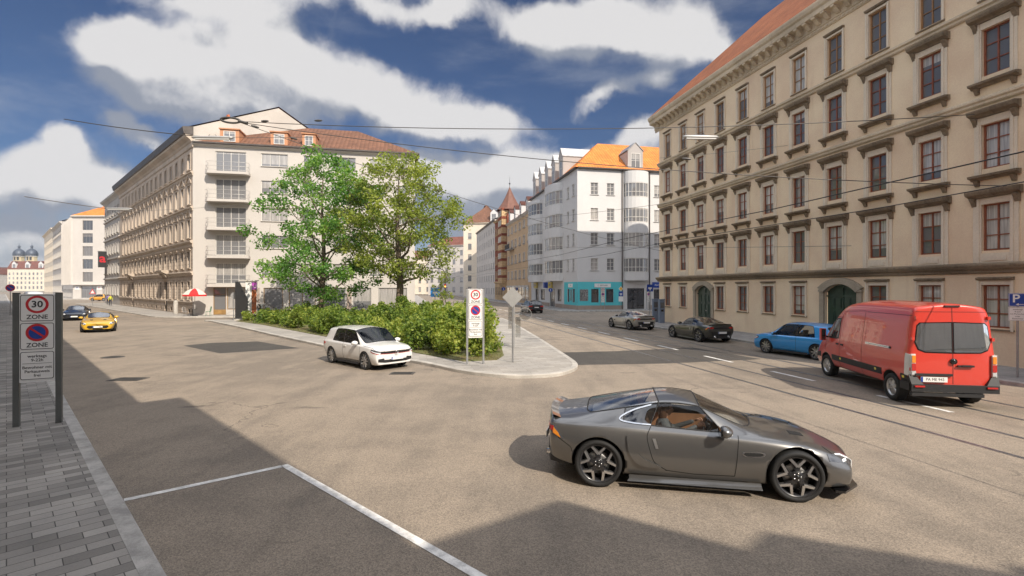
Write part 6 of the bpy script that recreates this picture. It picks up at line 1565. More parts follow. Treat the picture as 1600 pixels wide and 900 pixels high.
def seated_driver(car, y, label, shirt, hair, long_, drive=True, detail=True):
    """sits on the seat cushion, local car coordinates, looking forward (+x)"""
    loc = car.matrix_basis @ Vector((-.34, y, .45))
    r = thing('person', label, 'person', tuple(loc), car.rotation_euler.z)
    lh = [(.10, .20, .34), (.30, .30, .16), (.60, .17, .36)]; rh = [(.10, -.20, .34), (.30, -.30, .16), (.60, -.17, .36)]
    P = [(0, 0, .08), (-.03, 0, .22), (-.05, 0, .36), (-.045, 0, .46), (-.03, 0, .52), (-.04, .17, .43), (.12, .245, .30), (.44, .15, .45), (-.04, -.17, .43), (.12, -.245, .30), (.44, -.15, .45), (.05, .09, .07), (.48, .11, .14), (.78, .11, -.12), (.05, -.09, .07), (.48, -.11, .14), (.78, -.11, -.12)]
    E = [(0, 1), (1, 2), (2, 3), (3, 4), (3, 5), (5, 6), (6, 7), (3, 8), (8, 9), (9, 10), (0, 11), (11, 12), (12, 13), (0, 14), (14, 15), (15, 16)]
    Rr = [.13, .125, .145, .085, .05, .068, .048, .032, .068, .048, .032, .09, .07, .05, .09, .07, .05]
    if not detail: P = P[:11]; E = E[:10]; Rr = Rr[:11]
    b = link('body', body_mesh('body', P, E, Rr, shirt, 2), r)
    n = MB(); n.tube([(-.035, 0, .48), (-.02, 0, .58)], .048, SKIN, 12); n.build('neck', b)
    head_parts(r, T3(.0, 0, .655), hair, long_)
    if detail:
        hand(r, T3(.44, .15, .45) @ Euler((R_(-40), R_(-22), R_(10))).to_matrix().to_4x4(), 1.25, 1); hand(r, T3(.44, -.15, .45) @ Euler((R_(40), R_(-22), R_(-10))).to_matrix().to_4x4(), 1.25, -1)
    return r
SHIRT = mat('grey_shirt', (.10, .105, .11), .8, var=.2, vscale=20); SHIRT2 = mat('purple_shirt', (.22, .16, .42), .8); SHIRT3 = mat('yellow_vest', (.62, .62, .04), .7); JEANS = mat('dark_trousers', (.03, .035, .05), .8)
bpy.context.view_layer.update()
seated_driver(coupe0, -.38, 'woman with long brown hair and a grey top driving the grey coupe', SHIRT, HAIR, True)
def pedestrian(p, heading, label, shirt, hair):
    r = thing('person', label, 'person', (p[0], p[1], .12), R_(heading))
    P = [(0, 0, .95), (.0, 0, 1.12), (.0, 0, 1.30), (0, 0, 1.44), (0, 0, 1.52), (0, .19, 1.40), (.02, .25, 1.12), (.10, .24, .88), (0, -.19, 1.40), (-.03, -.25, 1.12), (.04, -.24, .88)]
    E = [(0, 1), (1, 2), (2, 3), (3, 4), (3, 5), (5, 6), (6, 7), (3, 8), (8, 9), (9, 10)]
    link('body', body_mesh('body', P, E, [.13, .12, .145, .08, .05, .065, .045, .034, .065, .045, .034], shirt, 1), r)
    Q = [(0, 0, .96), (.0, .09, .90), (.14, .10, .50), (.10, .10, .07), (.24, .10, .04), (0, -.09, .90), (-.06, -.10, .50), (-.22, -.10, .09), (-.08, -.10, .04)]
    link('trousers', body_mesh('trousers', Q, [(0, 1), (1, 2), (2, 3), (3, 4), (0, 5), (5, 6), (6, 7), (7, 8)], [.13, .095, .065, .045, .04, .095, .065, .045, .04], JEANS, 1), r)
    h = head_parts(r, T3(.02, 0, 1.64), hair); n = MB(); n.tube([(0, 0, 1.48), (.01, 0, 1.58)], .05, SKIN, 10); n.build('neck', r)
    for s, q in ((1, (.10, .24, .88)), (-1, (.04, -.24, .88))): hand(r, T3(*q) @ Matrix.Rotation(R_(80), 4, 'Y'), .5, s)
def st3(s, d): return st(s, d)
pedestrian(st(42.0, 1.6), -45, 'pedestrian in a yellow vest on the pavement beside the tan house', SHIRT3, HAIRD)
pedestrian(st(49.0, 1.0), 135, 'pedestrian in a purple top by the white doorway of the grey town house', SHIRT2, HAIRD)
# ================================================================== trees, hedge
def leafmat(name, c1, c2, c3):
    m = bpy.data.materials.new(name); m.use_nodes = True; t = NT(m.node_tree); t.N.clear()
    out = t.n('ShaderNodeOutputMaterial'); df = t.n('ShaderNodeBsdfPrincipled'); tl = t.n('ShaderNodeBsdfTranslucent'); mx = t.n('ShaderNodeMixShader')
    g = t.n('ShaderNodeNewGeometry'); V = t.n('ShaderNodeTexCoord').outputs['Object']
    f = t.math('ADD', t.math('MULTIPLY', g.outputs['Random Per Island'], .55), t.math('MULTIPLY', t.ramp(t.noise(V, .45, 3), .35, .65), .45))
    cr = t.n('ShaderNodeValToRGB'); t.link(f, cr.inputs[0]); e = cr.color_ramp.elements
    e[0].color = c4(c1); e[1].color = c4(c3); e[0].position = .1; e[1].position = .9; x = e.new(.5); x.color = c4(c2)
    t.link(cr.outputs[0], df.inputs['Base Color']); df.inputs['Roughness'].default_value = .5; df.inputs['Specular IOR Level'].default_value = .3
    t.link(t.mix(1, cr.outputs[0], (1.5, 1.5, .8, 1), 'MULTIPLY'), tl.inputs[0]); mx.inputs[0].default_value = .42
    t.link(df.outputs[0], mx.inputs[1]); t.link(tl.outputs[0], mx.inputs[2]); t.link(mx.outputs[0], out.inputs[0]); return m
LEAF1 = leafmat('fresh_green_leaves', (.06, .16, .03), (.125, .27, .048), (.28, .42, .085))
LEAF2 = leafmat('olive_leaves', (.11, .16, .028), (.215, .27, .045), (.37, .41, .08))
LEAF3 = leafmat('hedge_leaves', (.07, .13, .022), (.19, .265, .045), (.38, .41, .085))
LEAF4 = leafmat('sapling_leaves', (.12, .17, .03), (.22, .28, .05), (.36, .38, .08))
BARK = mat('tree_bark', (.17, .13, .095), .9, var=.45, vscale=3, bump=.9, bscale=16, stretch=(1, 1, .2))
def leaf_add(V, F, p, L, rng, up=.5):
    n = Vector((rng.gauss(0, 1), rng.gauss(0, 1), rng.gauss(up, 1))).normalized()
    a = n.orthogonal().normalized(); a.rotate(Matrix.Rotation(rng.random() * 6.28, 3, n)); b = n.cross(a)
    w = L * .36; k = len(V); q = p + n * (L * .12)
    V += [p - a * L * .5, p + b * w - a * .05 * L, q + a * L * .0, p - b * w - a * .05 * L, p + a * L * .5]
    F += [(k, k + 1, k + 2), (k, k + 2, k + 3), (k + 1, k + 4, k + 2), (k + 2, k + 4, k + 3)]
def crown_mesh(clumps, leaf, n_per, mt, rng, shell=.5):
    V = []; F = []
    for c, r in clumps:
        for _ in range(int(n_per * (r ** 1.6))):
            d = Vector((rng.gauss(0, 1), rng.gauss(0, 1), rng.gauss(0, 1))).normalized() * r * (rng.random() ** shell)
            d.z *= .72
            leaf_add(V, F, c + d, leaf * rng.uniform(.6, 1.25), rng)
    me = bpy.data.meshes.new('crown'); me.from_pydata([tuple(v) for v in V], [], F); me.materials.append(mt); return me
def tree(label, x, y, z, H, crown_fn, n_cl, leafm, leaf, n_per, trunk_r, fork_z, seed, group=None, name='broadleaf_tree', limb_n=14, cr=(.75, 1.35)):
    rng = random.Random(seed); r = thing(name, label, 'tree', (x, y, z), 0, group)
    clumps = []
    tries = 0
    while len(clumps) < n_cl and tries < 6000:
        tries += 1
        zz = rng.uniform(fork_z * .8, H); R0 = crown_fn(zz / H)
        if R0 <= 0: continue
        t = rng.random() * 6.283; rr = R0 * (rng.random() ** .45) * rng.uniform(.8, 1.08)
        c = Vector((rr * math.cos(t), rr * math.sin(t), zz)); q = rng.uniform(*cr)
        if any((c - o).length < .62 * (q + o_r) for o, o_r in clumps): continue
        clumps.append((c, q))
    tm = MB()
    bend = [Vector((0, 0, -.1))]; ax = Vector((rng.uniform(-.05, .05), rng.uniform(-.05, .05), 0))
    for k in range(1, 9): bend.append(Vector((math.sin(k * 1.3 + seed) * .12, math.cos(k * 1.7 + seed) * .12, H * .86 * k / 8)) + ax * k)
    rad = [trunk_r * (1.35 if k == 0 else (1 - k / 8.6) ** .8) for k in range(9)]
    tm.tube(bend, rad, BARK, 12)
    def on_trunk(zz):
        f = max(0, min(7.99, zz / (H * .86) * 8)); i = int(f); return bend[i].lerp(bend[i + 1], f - i), rad[i] + (rad[i + 1] - rad[i]) * (f - i)
    limbs = []
    for k in range(limb_n):
        zz = fork_z + (H * .72 - fork_z) * (k / limb_n) ** 1.1; p, rr = on_trunk(zz); t = k * 2.4 + rng.uniform(-.4, .4)
        R0 = crown_fn(min(1, (zz + 1.5) / H)) * .72; e = Vector((R0 * math.cos(t), R0 * math.sin(t), min(H * .93, zz + R0 * rng.uniform(.55, 1.0))))
        pts = [p]; 
        for u in (.25, .5, .75, 1): pts.append(p.lerp(e, u) + Vector((rng.gauss(0, .14), rng.gauss(0, .14), math.sin(u * 3.14) * -.22 * R0 * .4 + rng.gauss(0, .1))))
        r0 = rr * .55; tm.tube(pts, [r0, r0 * .72, r0 * .5, r0 * .34, r0 * .18], BARK, 7); limbs.append((pts, r0))
    for c, q in clumps:
        best = None
        for pts, r0 in limbs:
            for i in range(1, 5):
                d = (pts[i] - c).length + max(0, pts[i].z - c.z) * .8
                if best is None or d < best[0]: best = (d, pts[i], r0 * (.6 - .1 * i))
        d, p, r0 = best; m = p.lerp(c, .5) + Vector((rng.gauss(0, .12), rng.gauss(0, .12), -.08 * d))
        tm.tube([p, m, c], [max(.022, r0 * .5), .02, .010], BARK, 5, cap=False)
        for _ in range(3):
            e = c + Vector((rng.gauss(0, .5), rng.gauss(0, .5), rng.gauss(.1, .4))) * q; tm.tube([m.lerp(c, .6), e], [.013, .005], BARK, 4, cap=False)
    tm.build('trunk', r)
    link('crown', crown_mesh(clumps, leaf, n_per, leafm, rng), r)
    return r
def prof(pts):
    def f(u):
        for (a, b), (c, d) in zip(pts, pts[1:]):
            if a <= u <= c: return b + (d - b) * (u - a) / (c - a)
        return 0
    return f
tree('slim fresh green tree on the left of the traffic island', -16.6, 44.4, .12, 15.0, prof([(.14, 1.5), (.2, 4.2), (.32, 5.2), (.5, 5.8), (.68, 5.2), (.82, 3.8), (.94, 2.0), (1, .9)]), 100, LEAF1, .25, 165, .27, 2.3, 3, limb_n=18)
tree('broad olive green tree with forked trunk on the right of the island', -9.6, 43.2, .12, 14.2, prof([(.25, .8), (.32, 3.8), (.4, 5.1), (.56, 5.6), (.72, 4.9), (.86, 3.6), (.95, 2.1), (1, .8)]), 98, LEAF2, .24, 165, .36, 3.3, 11, limb_n=16)
tree('small yellow-green sapling behind the hedge near the blue sign', -7.0, 52.0, .0, 5.4, prof([(.3, .6), (.5, 1.3), (.75, 1.1), (1, .4)]), 16, LEAF4, .24, 95, .06, 2.2, 5, name='sapling', limb_n=6, cr=(.4, .6))
def hedge():
    rng = random.Random(21); r = thing('hedge', 'bushy yellow-green hedge covering the traffic island under the trees', 'hedge', (0, 0, .14))
    poly = [Vector(p) for p in offset_poly(bed, .55)]
    def inside(p):
        c = False
        for i in range(len(poly)):
            a, b = poly[i], poly[i - 1]
            if (a.y > p.y) != (b.y > p.y) and p.x < (b.x - a.x) * (p.y - a.y) / (b.y - a.y) + a.x: c = not c
        return c
    clumps = []; st_ = MB(); tries = 0
    while tries < 9000 and len(clumps) < 330:
        tries += 1; p = Vector((rng.uniform(-24, 0), rng.uniform(20, 47)))
        if not inside(p): continue
        # taller towards the tip, lower towards the left end
        h = 1.15 + .30 * math.sin(p.x * .9 + p.y * .4) + rng.uniform(-.42, .36) - (.35 if p.y > 36 else 0) + .25 * max(0, (p.x + 14) / 14)
        q = rng.uniform(.5, .8)
        if any((Vector((p.x, p.y, 0)) - Vector((o.x, o.y, 0))).length < .72 for o, _ in clumps): continue
        clumps.append((Vector((p.x, p.y, h - q * .6)), q)); 
        if rng.random() < .9: clumps.append((Vector((p.x + rng.uniform(-.35, .35), p.y + rng.uniform(-.35, .35), .5)), q * .9))
        for _ in range(4): st_.tube([(p.x + rng.uniform(-.1, .1), p.y, 0), (p.x + rng.uniform(-.4, .4), p.y + rng.uniform(-.4, .4), h * .8)], [.014, .006], BARK, 4, cap=False)
    for c, q in list(clumps):
        if c.z > .6 and rng.random() < .45: clumps.append((c + Vector((rng.gauss(0, .3), rng.gauss(0, .3), q * .62 + rng.uniform(.05, .3))), rng.uniform(.22, .36)))
    V = []; F = []
    for c, q in clumps:
        near = c.y; L = .10 + .0026 * near; n = int((1050 - 14 * near) * q ** 1.5)
        for _ in range(max(150 if q > .4 else 60, n)):
            d = Vector((rng.gauss(0, 1), rng.gauss(0, 1), rng.gauss(0, 1))).normalized() * q * (rng.random() ** .4)
            p = c + d
            if p.z > .02: leaf_add(V, F, p, L * rng.uniform(.6, 1.3), rng, .7)
    me = bpy.data.meshes.new('foliage'); me.from_pydata([tuple(v) for v in V], [], F); me.materials.append(LEAF3); link('foliage', me, r)
    st_.build('stems', r)
hedge()
# tufts of grass along the bed edge
def tufts():
    rng = random.Random(4); V = []; F = []
    for i in range(len(bed)):
        a, b = Vector(bed[i]), Vector(bed[(i + 1) % len(bed)]); n = int((b - a).length * 60)
        inw = Vector((-(b - a).y, (b - a).x)).normalized()
        for _ in range(n):
            p = a.lerp(b, rng.random()) + inw * rng.random() * .9; k = len(V); h = rng.uniform(.03, .10); t = rng.random() * 3.14; w = .012; l = Vector((rng.gauss(0, .03), rng.gauss(0, .03)))
            V += [(p.x - w * math.cos(t), p.y - w * math.sin(t), .148), (p.x + w * math.cos(t), p.y + w * math.sin(t), .148), (p.x + l.x, p.y + l.y, .15 + h)]; F.append((k, k + 1, k + 2))
    me = bpy.data.meshes.new('grass'); me.from_pydata(V, [], F); me.materials.append(leafmat('grass_blades', (.10, .12, .03), (.17, .17, .05), (.26, .22, .09))); o = link('grass', me)
    tag(o, 'short dry grass along the edge of the hedge bed', 'grass', kind='stuff')
tufts()
# ================================================================== street furniture
def ring_sign(mb, cx, cz, R0, txt, y=-.004, no_stop=False):
    """30 in a red ring, or the blue and red no-stopping disc; faces -y"""
    RM = Matrix.Rotation(R_(90), 4, 'X')
    def dsc(r, m, yy): mb.disc(r, 0, m, 40, T3(cx, yy, cz) @ RM)
    dsc(R0, REDS, y)
    if not no_stop:
        dsc(R0 * .74, WHS, y - .003); add_text(mb, txt, R0 * 1.02, BLK, T3(cx, y - .006, cz), .0008, bold=R0 * .02)
    else:
        dsc(R0 * .74, BLUES, y - .003)
        mb.box(-R0 * .76, R0 * .76, -.002, 0, -R0 * .10, R0 * .10, REDS, T3(cx, y - .005, cz) @ Matrix.Rotation(R_(40), 4, 'Y'))
def frame_line(mb, cx, cz, w, h, m=BLK, t=.012, y=-.003, r=.04):
    o = rrect(cx, cz, w, h, r); i = rrect(cx, cz, w - 2 * t, h - 2 * t, r - t * .8); n = len(o)
    mb.add([(p[0], y, p[1]) for p in o] + [(p[0], y, p[1]) for p in i], [(k, n + k, n + (k + 1) % n, (k + 1) % n) for k in range(n)], m)
def zone_sign(label, p, rz, H=2.9, w=.56, gap=.68, post=POSTD, board=None, z0=.12, wide=.05, group=None):
    r = thing('zone_sign', label, 'road sign', (p[0], p[1], z0), rz, group); bd = board or WHS
    for s in (-1, 1):
        b = MB(); b.prism([(s * gap / 2 - wide, -wide), (s * gap / 2 + wide, -wide), (s * gap / 2 + wide, wide), (s * gap / 2 - wide, wide)], -.3, H, post); b.prism([(s * gap / 2 - wide - .004, -wide - .004), (s * gap / 2 + wide + .004, -wide - .004), (s * gap / 2 + wide + .004, wide + .004), (s * gap / 2 - wide - .004, wide + .004)], H, H + .012, PLAS); b.build('post', r)
    b = MB(); wv_ = gap - 2 * wide - .012; y0 = -.045
    b.box(-wv_ / 2, wv_ / 2, y0, .0, H - 1.86, H - .015, bd); back = b.build('backboard', r)
    def panel(zc, h):
        q = MB(); q.prism(rrect(0, 0, w, h, .04), 0, .008, bd, T3(0, y0, zc) @ Matrix.Rotation(R_(90), 4, 'X')); frame_line(q, 0, zc, w - .02, h - .02, y=y0 - .0095); return q
    q = panel(H - .31, .57); ring_sign(q, 0, H - .235, .185, '30', y0 - .010); add_text(q, 'ZONE', .125, BLK, T3(0, y0 - .010, H - .50), .0008, bold=.002); q.build('sign_panel', r)
    q = panel(H - .90, .57); ring_sign(q, 0, H - .825, .185, '', y0 - .010, True); add_text(q, 'ZONE', .125, BLK, T3(0, y0 - .010, H - 1.09), .0008, bold=.002); q.build('sign_panel', r)
    q = panel(H - 1.515, .60)
    for k, tx in enumerate(('werktags', '9-22h')): add_text(q, tx, .085, BLK, T3(0, y0 - .010, H - 1.32 - k * .085), .0006, bold=.001)
    q.box(-w * .42, w * .42, y0 - .0105, y0 - .0096, H - 1.475, H - 1.468, BLK)
    for k, tx in enumerate(('Bewohner mit', 'Parkausweis', 'frei')): add_text(q, tx, .082, BLK, T3(0, y0 - .010, H - 1.555 - k * .085), .0006, bold=.001)
    q.build('sign_panel', r); return r
a0 = math.atan2(.36, .60)
zone_sign('tall two-post 30 zone and no-stopping sign on the grey near pavement', (-10.0, 10.67), math.atan2(10.83 - 10.5, -9.68 + 10.3), 2.77, group='zone signs')
zone_sign('white 30 zone and no-stopping sign in front of the hedge on the island tip', (-1.39, 19.15), R_(13), 2.86, .52, .62, POSTG, None, .12, .035, group='zone signs')
zone_sign('30 zone sign standing before the turquoise shopfront', (-6.0 + 2.3, 0), 0)if False else None
zone_sign('narrow 30 zone sign in front of the shop windows of the turquoise shop', wl(2.7, -2.2), R_(12), 2.9, .44, .54, POSTG, None, .12, .03, group='zone signs')
zone_sign('narrow 30 zone sign beside the shop entrance under the round bay', wl(9.0, -2.4), R_(12), 2.9, .44, .54, POSTG, None, .12, .03, group='zone signs')

def pole(mb, h, r=.03, m=POSTG, z=-.2): mb.tube([(0, 0, z), (0, 0, h)], r, m, 10)
# priority sign seen from behind on the island tip, with plates below
r = thing('priority_sign', 'diamond road sign seen from its grey back on a slim pole at the island tip', 'road sign', (.03, 19.6, .12), R_(-8))
m = MB(); pole(m, 2.95, .035); m.build('post', r)
m = MB(); m.prism([(0, -.40), (.40, 0), (0, .40), (-.40, 0)], -.012, .012, GREYS, T3(0, -.045, 2.52) @ Matrix.Rotation(R_(90), 4, 'X')); m.box(-.03, .03, -.034, .05, 2.35, 2.41, POSTG); m.box(-.03, .03, -.034, .05, 2.62, 2.68, POSTG); m.build('sign_panel', r)
# clear plates on a thin frame beyond it
PLEXI = glass_mat('clear_plate', (.80, .81, .80), .22)
r = thing('clear_sign_stand', 'translucent plates on a thin pole behind the island tip', 'sign', (.12, 24.5, .12), R_(0))
m = MB(); pole(m, 2.25, .02, GREYS); m.build('post', r)
m = MB()
for cx, cz, w, h in ((-.17, 1.45, .26, 1.1), (.17, .98, .24, 1.0)): m.box(cx - w / 2, cx + w / 2, -.03, -.02, cz - h / 2, cz + h / 2, PLEXI)
m.disc(.30, 0, PLEXI, 28, T3(.52, -.03, 1.62) @ Matrix.Rotation(R_(90), 4, 'X')); m.tube([(-.30, -.025, 2.0), (-.04, -.025, 2.0)], .008, GREYS, 5); m.tube([(.52 + .3 * math.cos(k * .314), -.03, 1.62 + .3 * math.sin(k * .314)) for k in range(21)], .008, GREYS, 5, cap=False); m.tube([(.02, -.02, 1.62), (.24, -.02, 1.62)], .01, GREYS, 5); m.build('clear_plate', r)
# parking sign at the right edge
r = thing('parking_sign', 'blue P parking sign with arrow and white plate on the right pavement', 'road sign', (16.35, 16.35, .12), R_(-40))
m = MB(); pole(m, 2.72, .032); m.build('post', r)
m = MB(); m.box(-.215, .215, -.05, -.035, 2.28, 2.71, BLUES); add_text(m, 'P', .36, WHS, T3(-.04, -.052, 2.53), .0008, bold=.006); frame_line(m, 0, 2.495, .41, .41, WHS, .01, -.0515, .02)
m.box(-.02, .14, -.053, -.0505, 2.345, 2.36, WHS); m.add([(-.05, -.053, 2.352), (.02, -.053, 2.315), (.02, -.053, 2.39)], [(0, 1, 2)], WHS); m.build('sign_panel', r)
m = MB(); m.box(-.215, .215, -.05, -.035, 1.82, 2.26, WHS); frame_line(m, 0, 2.04, .41, .42, BLK, .006, -.0515, .02)
for k, tx in enumerate(('werktags', '9-22h', 'mit Parkschein', 'oder', 'Bewohner')): add_text(m, tx, .062, BLK, T3(0, -.052, 2.19 - k * .075), .0006)
m.build('sign_panel', r)
# one-way style blue sign beyond the hedge
def blue_sign(label, p, rz, h, txt=None, size=.6, name='road_sign', z0=.0, kind='sq', group=None, col=None):
    r = thing(name, label, 'road sign', (p[0], p[1], z0), rz, group)
    m = MB(); pole(m, h, .035); m.build('post', r); m = MB(); c = col or BLUES
    if kind == 'sq': m.box(-size / 2, size / 2, -.05, -.036, h - size, h, c); m.box(-size * .28, size * .28, -.053, -.0505, h - size * .62, h - size * .42, WHS); m.box(-size * .08, size * .08, -.053, -.0505, h - size * .85, h - size * .62, WHS)
    elif kind == 'disc': m.disc(size / 2, 0, c, 28, T3(0, -.05, h - size / 2) @ Matrix.Rotation(R_(90), 4, 'X')); m.disc(size / 2, 0, GREYS, 28, T3(0, -.04, h - size / 2) @ Matrix.Rotation(R_(-90), 4, 'X')); m.box(-size * .06, size * .06, -.054, -.051, h - size * .8, h - size * .2, WHS)
    elif kind == 'tri': m.add([(-size / 2, -.05, h - size), (size / 2, -.05, h - size), (0, -.05, h)], [(0, 1, 2)], REDS); m.add([(-size * .32, -.053, h - size * .88), (size * .32, -.053, h - size * .88), (0, -.053, h - size * .26)], [(0, 1, 2)], WHS)
    m.build('sign_panel', r); return r
BLUEL = mat('sign_light_blue', (.04, .22, .55), .4)
blue_sign('light blue square sign on a white pole beyond the hedge', (-8.3, 54.5), R_(8), 3.0, size=.95, col=BLUEL)
b = thing('utility_cabinet', 'white street cabinet at the foot of the blue sign beyond the hedge', 'cabinet', (-7.6, 55.2, 0), R_(8)); m = MB(); m.box(-.45, .45, -.2, .2, 0, 1.1, WHS); m.box(-.48, .48, -.23, .23, 1.1, 1.16, GREYS); m.build('body', b); m = MB(); m.box(-.42, .42, -.215, -.201, .08, 1.04, WHITE2); m.build('door', b)
blue_sign('round blue sign on the pavement by the turret house', wl(-1.5, 44), R_(10), 3.2, size=.8, kind='disc')
blue_sign('round blue sign on a pole before the white bays', wl(-1.6, 7.2), R_(10), 3.0, size=.6, kind='disc')
blue_sign('blue sign on a dark pole at the end corner of the palace', rs(.6, 1.2), R_(15), 3.3, size=.6, kind='sq')
r = blue_sign('yellow diamond over a blue and white plate before the shop window', wl(5.1, -2.4), R_(12), 2.55, size=.62, kind='sq')
m = MB(); m.prism([(0, -.33), (.33, 0), (0, .33), (-.33, 0)], 0, .012, WHS, T3(0, -.04, 2.9) @ Matrix.Rotation(R_(90), 4, 'X')); m.prism([(0, -.25), (.25, 0), (0, .25), (-.25, 0)], .013, .016, mat('priority_yellow', (.75, .42, .01), .4), T3(0, -.04, 2.9) @ Matrix.Rotation(R_(90), 4, 'X')); m.box(-.31, .31, -.05, -.036, 1.25, 1.9, WHS); m.build('sign_panel', r)
r = blue_sign('red-rimmed triangle sign on the far pavement before the orange car', st(46, 3.4), R_(20), 2.9, size=.9, kind='tri')
r = thing('no_stopping_sign', 'small round no-stopping sign on a pole at the far left edge', 'road sign', (*lk(77, -.55), .12), R_(40)); m = MB(); pole(m, 2.9, .035); m.build('post', r); m = MB(); ring_sign(m, 0, 2.9, .38, '', -.04, True); m.disc(.38, 0, GREYS, 28, T3(0, -.036, 2.9) @ Matrix.Rotation(R_(-90), 4, 'X')); m.build('sign_panel', r)
# ticket machines
TICK = mat('blue_grey_cabinet', (.16, .20, .27), .45, .2, var=.15)
for i, (y, lab) in enumerate(((1.15, 'left of two slim blue-grey ticket columns at the palace corner'), (2.35, 'right of two slim blue-grey ticket columns at the palace corner'))):
    p = rs(y, 1.0 + i * .05); r = thing('ticket_machine', lab, 'ticket machine', (p[0], p[1], .12), R_(8), 'ticket columns')
    m = MB(); m.prism(rrect(0, 0, .46, .32, .05), 0, 1.9, TICK); m.prism(rrect(0, 0, .50, .36, .05), 1.9, 1.97, TICK); m.build('body', r)
    m = MB(); m.box(-.16, .16, -.175, -.161, 1.25, 1.7, LAMPD); m.box(-.10, .10, -.178, -.161, .95, 1.1, GLOSSB); m.build('display', r)
# traffic lights down the right street
def traffic_light(label, p, rz, arm=True):
    r = thing('traffic_light', label, 'traffic light', (p[0], p[1], .1), rz)
    m = MB(); m.tube([(0, 0, 0), (0, 0, 5.6)] + ([(-.3, 0, 6.4), (-1.1, 0, 6.8), (-5.2, 0, 6.9)] if arm else []), .09, DFRAME, 8); m.build('mast', r)
    for x, z in ((-.0, 3.2),) + (((-4.6, 6.2),) if arm else ()):
        h = MB(); h.box(x - .2, x + .2, -.35, -.1, z - .55, z + .55, PLAS); h.build('signal_head', r)
        l = MB()
        for k, mm in enumerate((LAMPR, mat('lit_amber_signal', (.9, .4, .05), .3, emit=(1, .38, .04, 3.0)), LAMPD)): l.disc(.13, 0, mm, 16, T3(x, -.36, z + .35 - .35 * k) @ Matrix.Rotation(R_(90), 4, 'X'))
        l.build('signal_lamps', r)
traffic_light('traffic light with a curved overhead arm down the right street', (-13.2, 100), R_(5))
# cafe corner
CX = C0 + U * .9 - V_ * 1.9
r = thing('parasol', 'red and white cafe parasol open in front of the corner house', 'parasol', (CX.x, CX.y, .12))
m = MB(); m.tube([(0, 0, .0), (0, 0, 2.75)], .028, WFRAME, 8); m.lathe([(0, 0), (.3, .0), (.3, .06), (.06, .12), (0, .12)], DFRAME, 16); m.build('pole', r)
m = MB(); n = 8; redc = mat('red_canvas', (.62, .02, .02), .8); whc = mat('white_canvas', (.62, .55, .48), .8)
for k in range(n):
    a, b = 2 * math.pi * (k + .1) / n, 2 * math.pi * (k + 1.1) / n; mm = redc if k % 2 == 0 else whc
    prev = None
    for rr, zz in ((0.02, 2.85), (.45, 2.74), (.85, 2.5), (1.12, 2.2)):
        cur = ((rr * math.cos(a), rr * math.sin(a), zz), (rr * math.cos(b), rr * math.sin(b), zz))
        if prev: m.add([prev[0], prev[1], cur[1], cur[0]], [(0, 1, 2, 3)], mm, True); m.add([prev[0], prev[1], cur[1], cur[0]], [(0, 3, 2, 1)], mm, True) if False else None
        prev = cur
    m.add([prev[0], prev[1], (prev[1][0], prev[1][1], 2.03), (prev[0][0], prev[0][1], 2.03)], [(0, 1, 2, 3)], redc)
m.build('canopy', r)
r = thing('bistro_table', 'small round bistro table under the red and white parasol', 'table', (CX.x + .05, CX.y - .45, .12))
m = MB(); m.lathe([(0, .72), (.42, .72), (.42, .75), (0, .75)], DFRAME, 20); m.build('table_top', r); m = MB(); m.tube([(0, 0, 0), (0, 0, .72)], .03, DFRAME, 8)
for k in range(3): a = k * 2.1; m.tube([(0, 0, .2), (.25 * math.cos(a), .25 * math.sin(a), .06), (.33 * math.cos(a), .33 * math.sin(a), .01)], .018, DFRAME, 6)
m.build('pedestal', r)
GRN = mat('green_chair_paint', (.02, .16, .07), .4)
def chair(label, p, rz, mt):
    r = thing('cafe_chair', label, 'chair', (p[0], p[1], .12), rz)
    m = MB(); m.prism(rrect(0, 0, .42, .42, .06), .43, .46, mt); m.build('seat', r)
    for sx in (-1, 1):
        for sy in (-1, 1): m = MB(); m.tube([(sx * .18, sy * .17, .43), (sx * .22, sy * .2, 0)], .015, mt, 6); m.build('leg', r)
    m = MB(); m.tube([(-.19, .19, .45), (-.20, .27, .9), (0, .30, .98), (.20, .27, .9), (.19, .19, .45)], .018, mt, 6); [m.tube([(x, .2, .46), (x, .285, .95)], .010, mt, 5) for x in (-.1, 0, .1)]; m.build('backrest', r)
chair('green cafe chair turned towards the parasol table', tuple(C0 + U * 2.2 - V_ * 2.0), R_(-75), GRN)
chair('grey wire cafe chair left of the parasol table', tuple(C0 + U * .35 - V_ * 2.6), R_(80), RAILM)
# bollard by the corner
p = C0 + LD * 3.0 - LN2 * .9; r = thing('bollard', 'pale stone bollard against the tan house by the corner', 'bollard', (p.x, p.y, .12)); m = MB(); m.lathe([(.22, 0), (.22, 1.35), (.17, 1.5), (0, 1.55)], KERBL, 12); m.build('shaft', r)
# the slanted dark kiosk with posters
PUR = mat('purple_poster', (.42, .08, .42), .5); POST = mat('dark_poster', (.12, .05, .03), .5, var=.9, vscale=2.2, col2=(.45, .12, .03))
KP = gp(383, 500); KP = Vector((-24.0, 45.0)); 
r = thing('poster_kiosk', 'slanted dark poster kiosk with purple and dark posters at the left end of the hedge', 'kiosk', (KP.x, KP.y, .12), R_(12))
m = MB()
m.prism([(-.55, 0), (.42, 0), (.42, 1.9), (-.28, 3.45), (-.55, 3.45)], -.14, .14, PLAS, Matrix.Rotation(R_(90), 4, 'X')); m.build('side_frame', r, fix=True)
m = MB(); m.box(.2, 1.15, .2, .32, .5, 3.5, WHS); m.build('poster_case', r)
m = MB(); m.box(.72, 1.12, .17, .199, 2.75, 3.4, PUR); add_text(m, 'LO', .3, WHS, T3(.92, .165, 3.0), .0006); m.box(.72, 1.12, .17, .199, .6, 2.74, POST); m.build('poster', r)
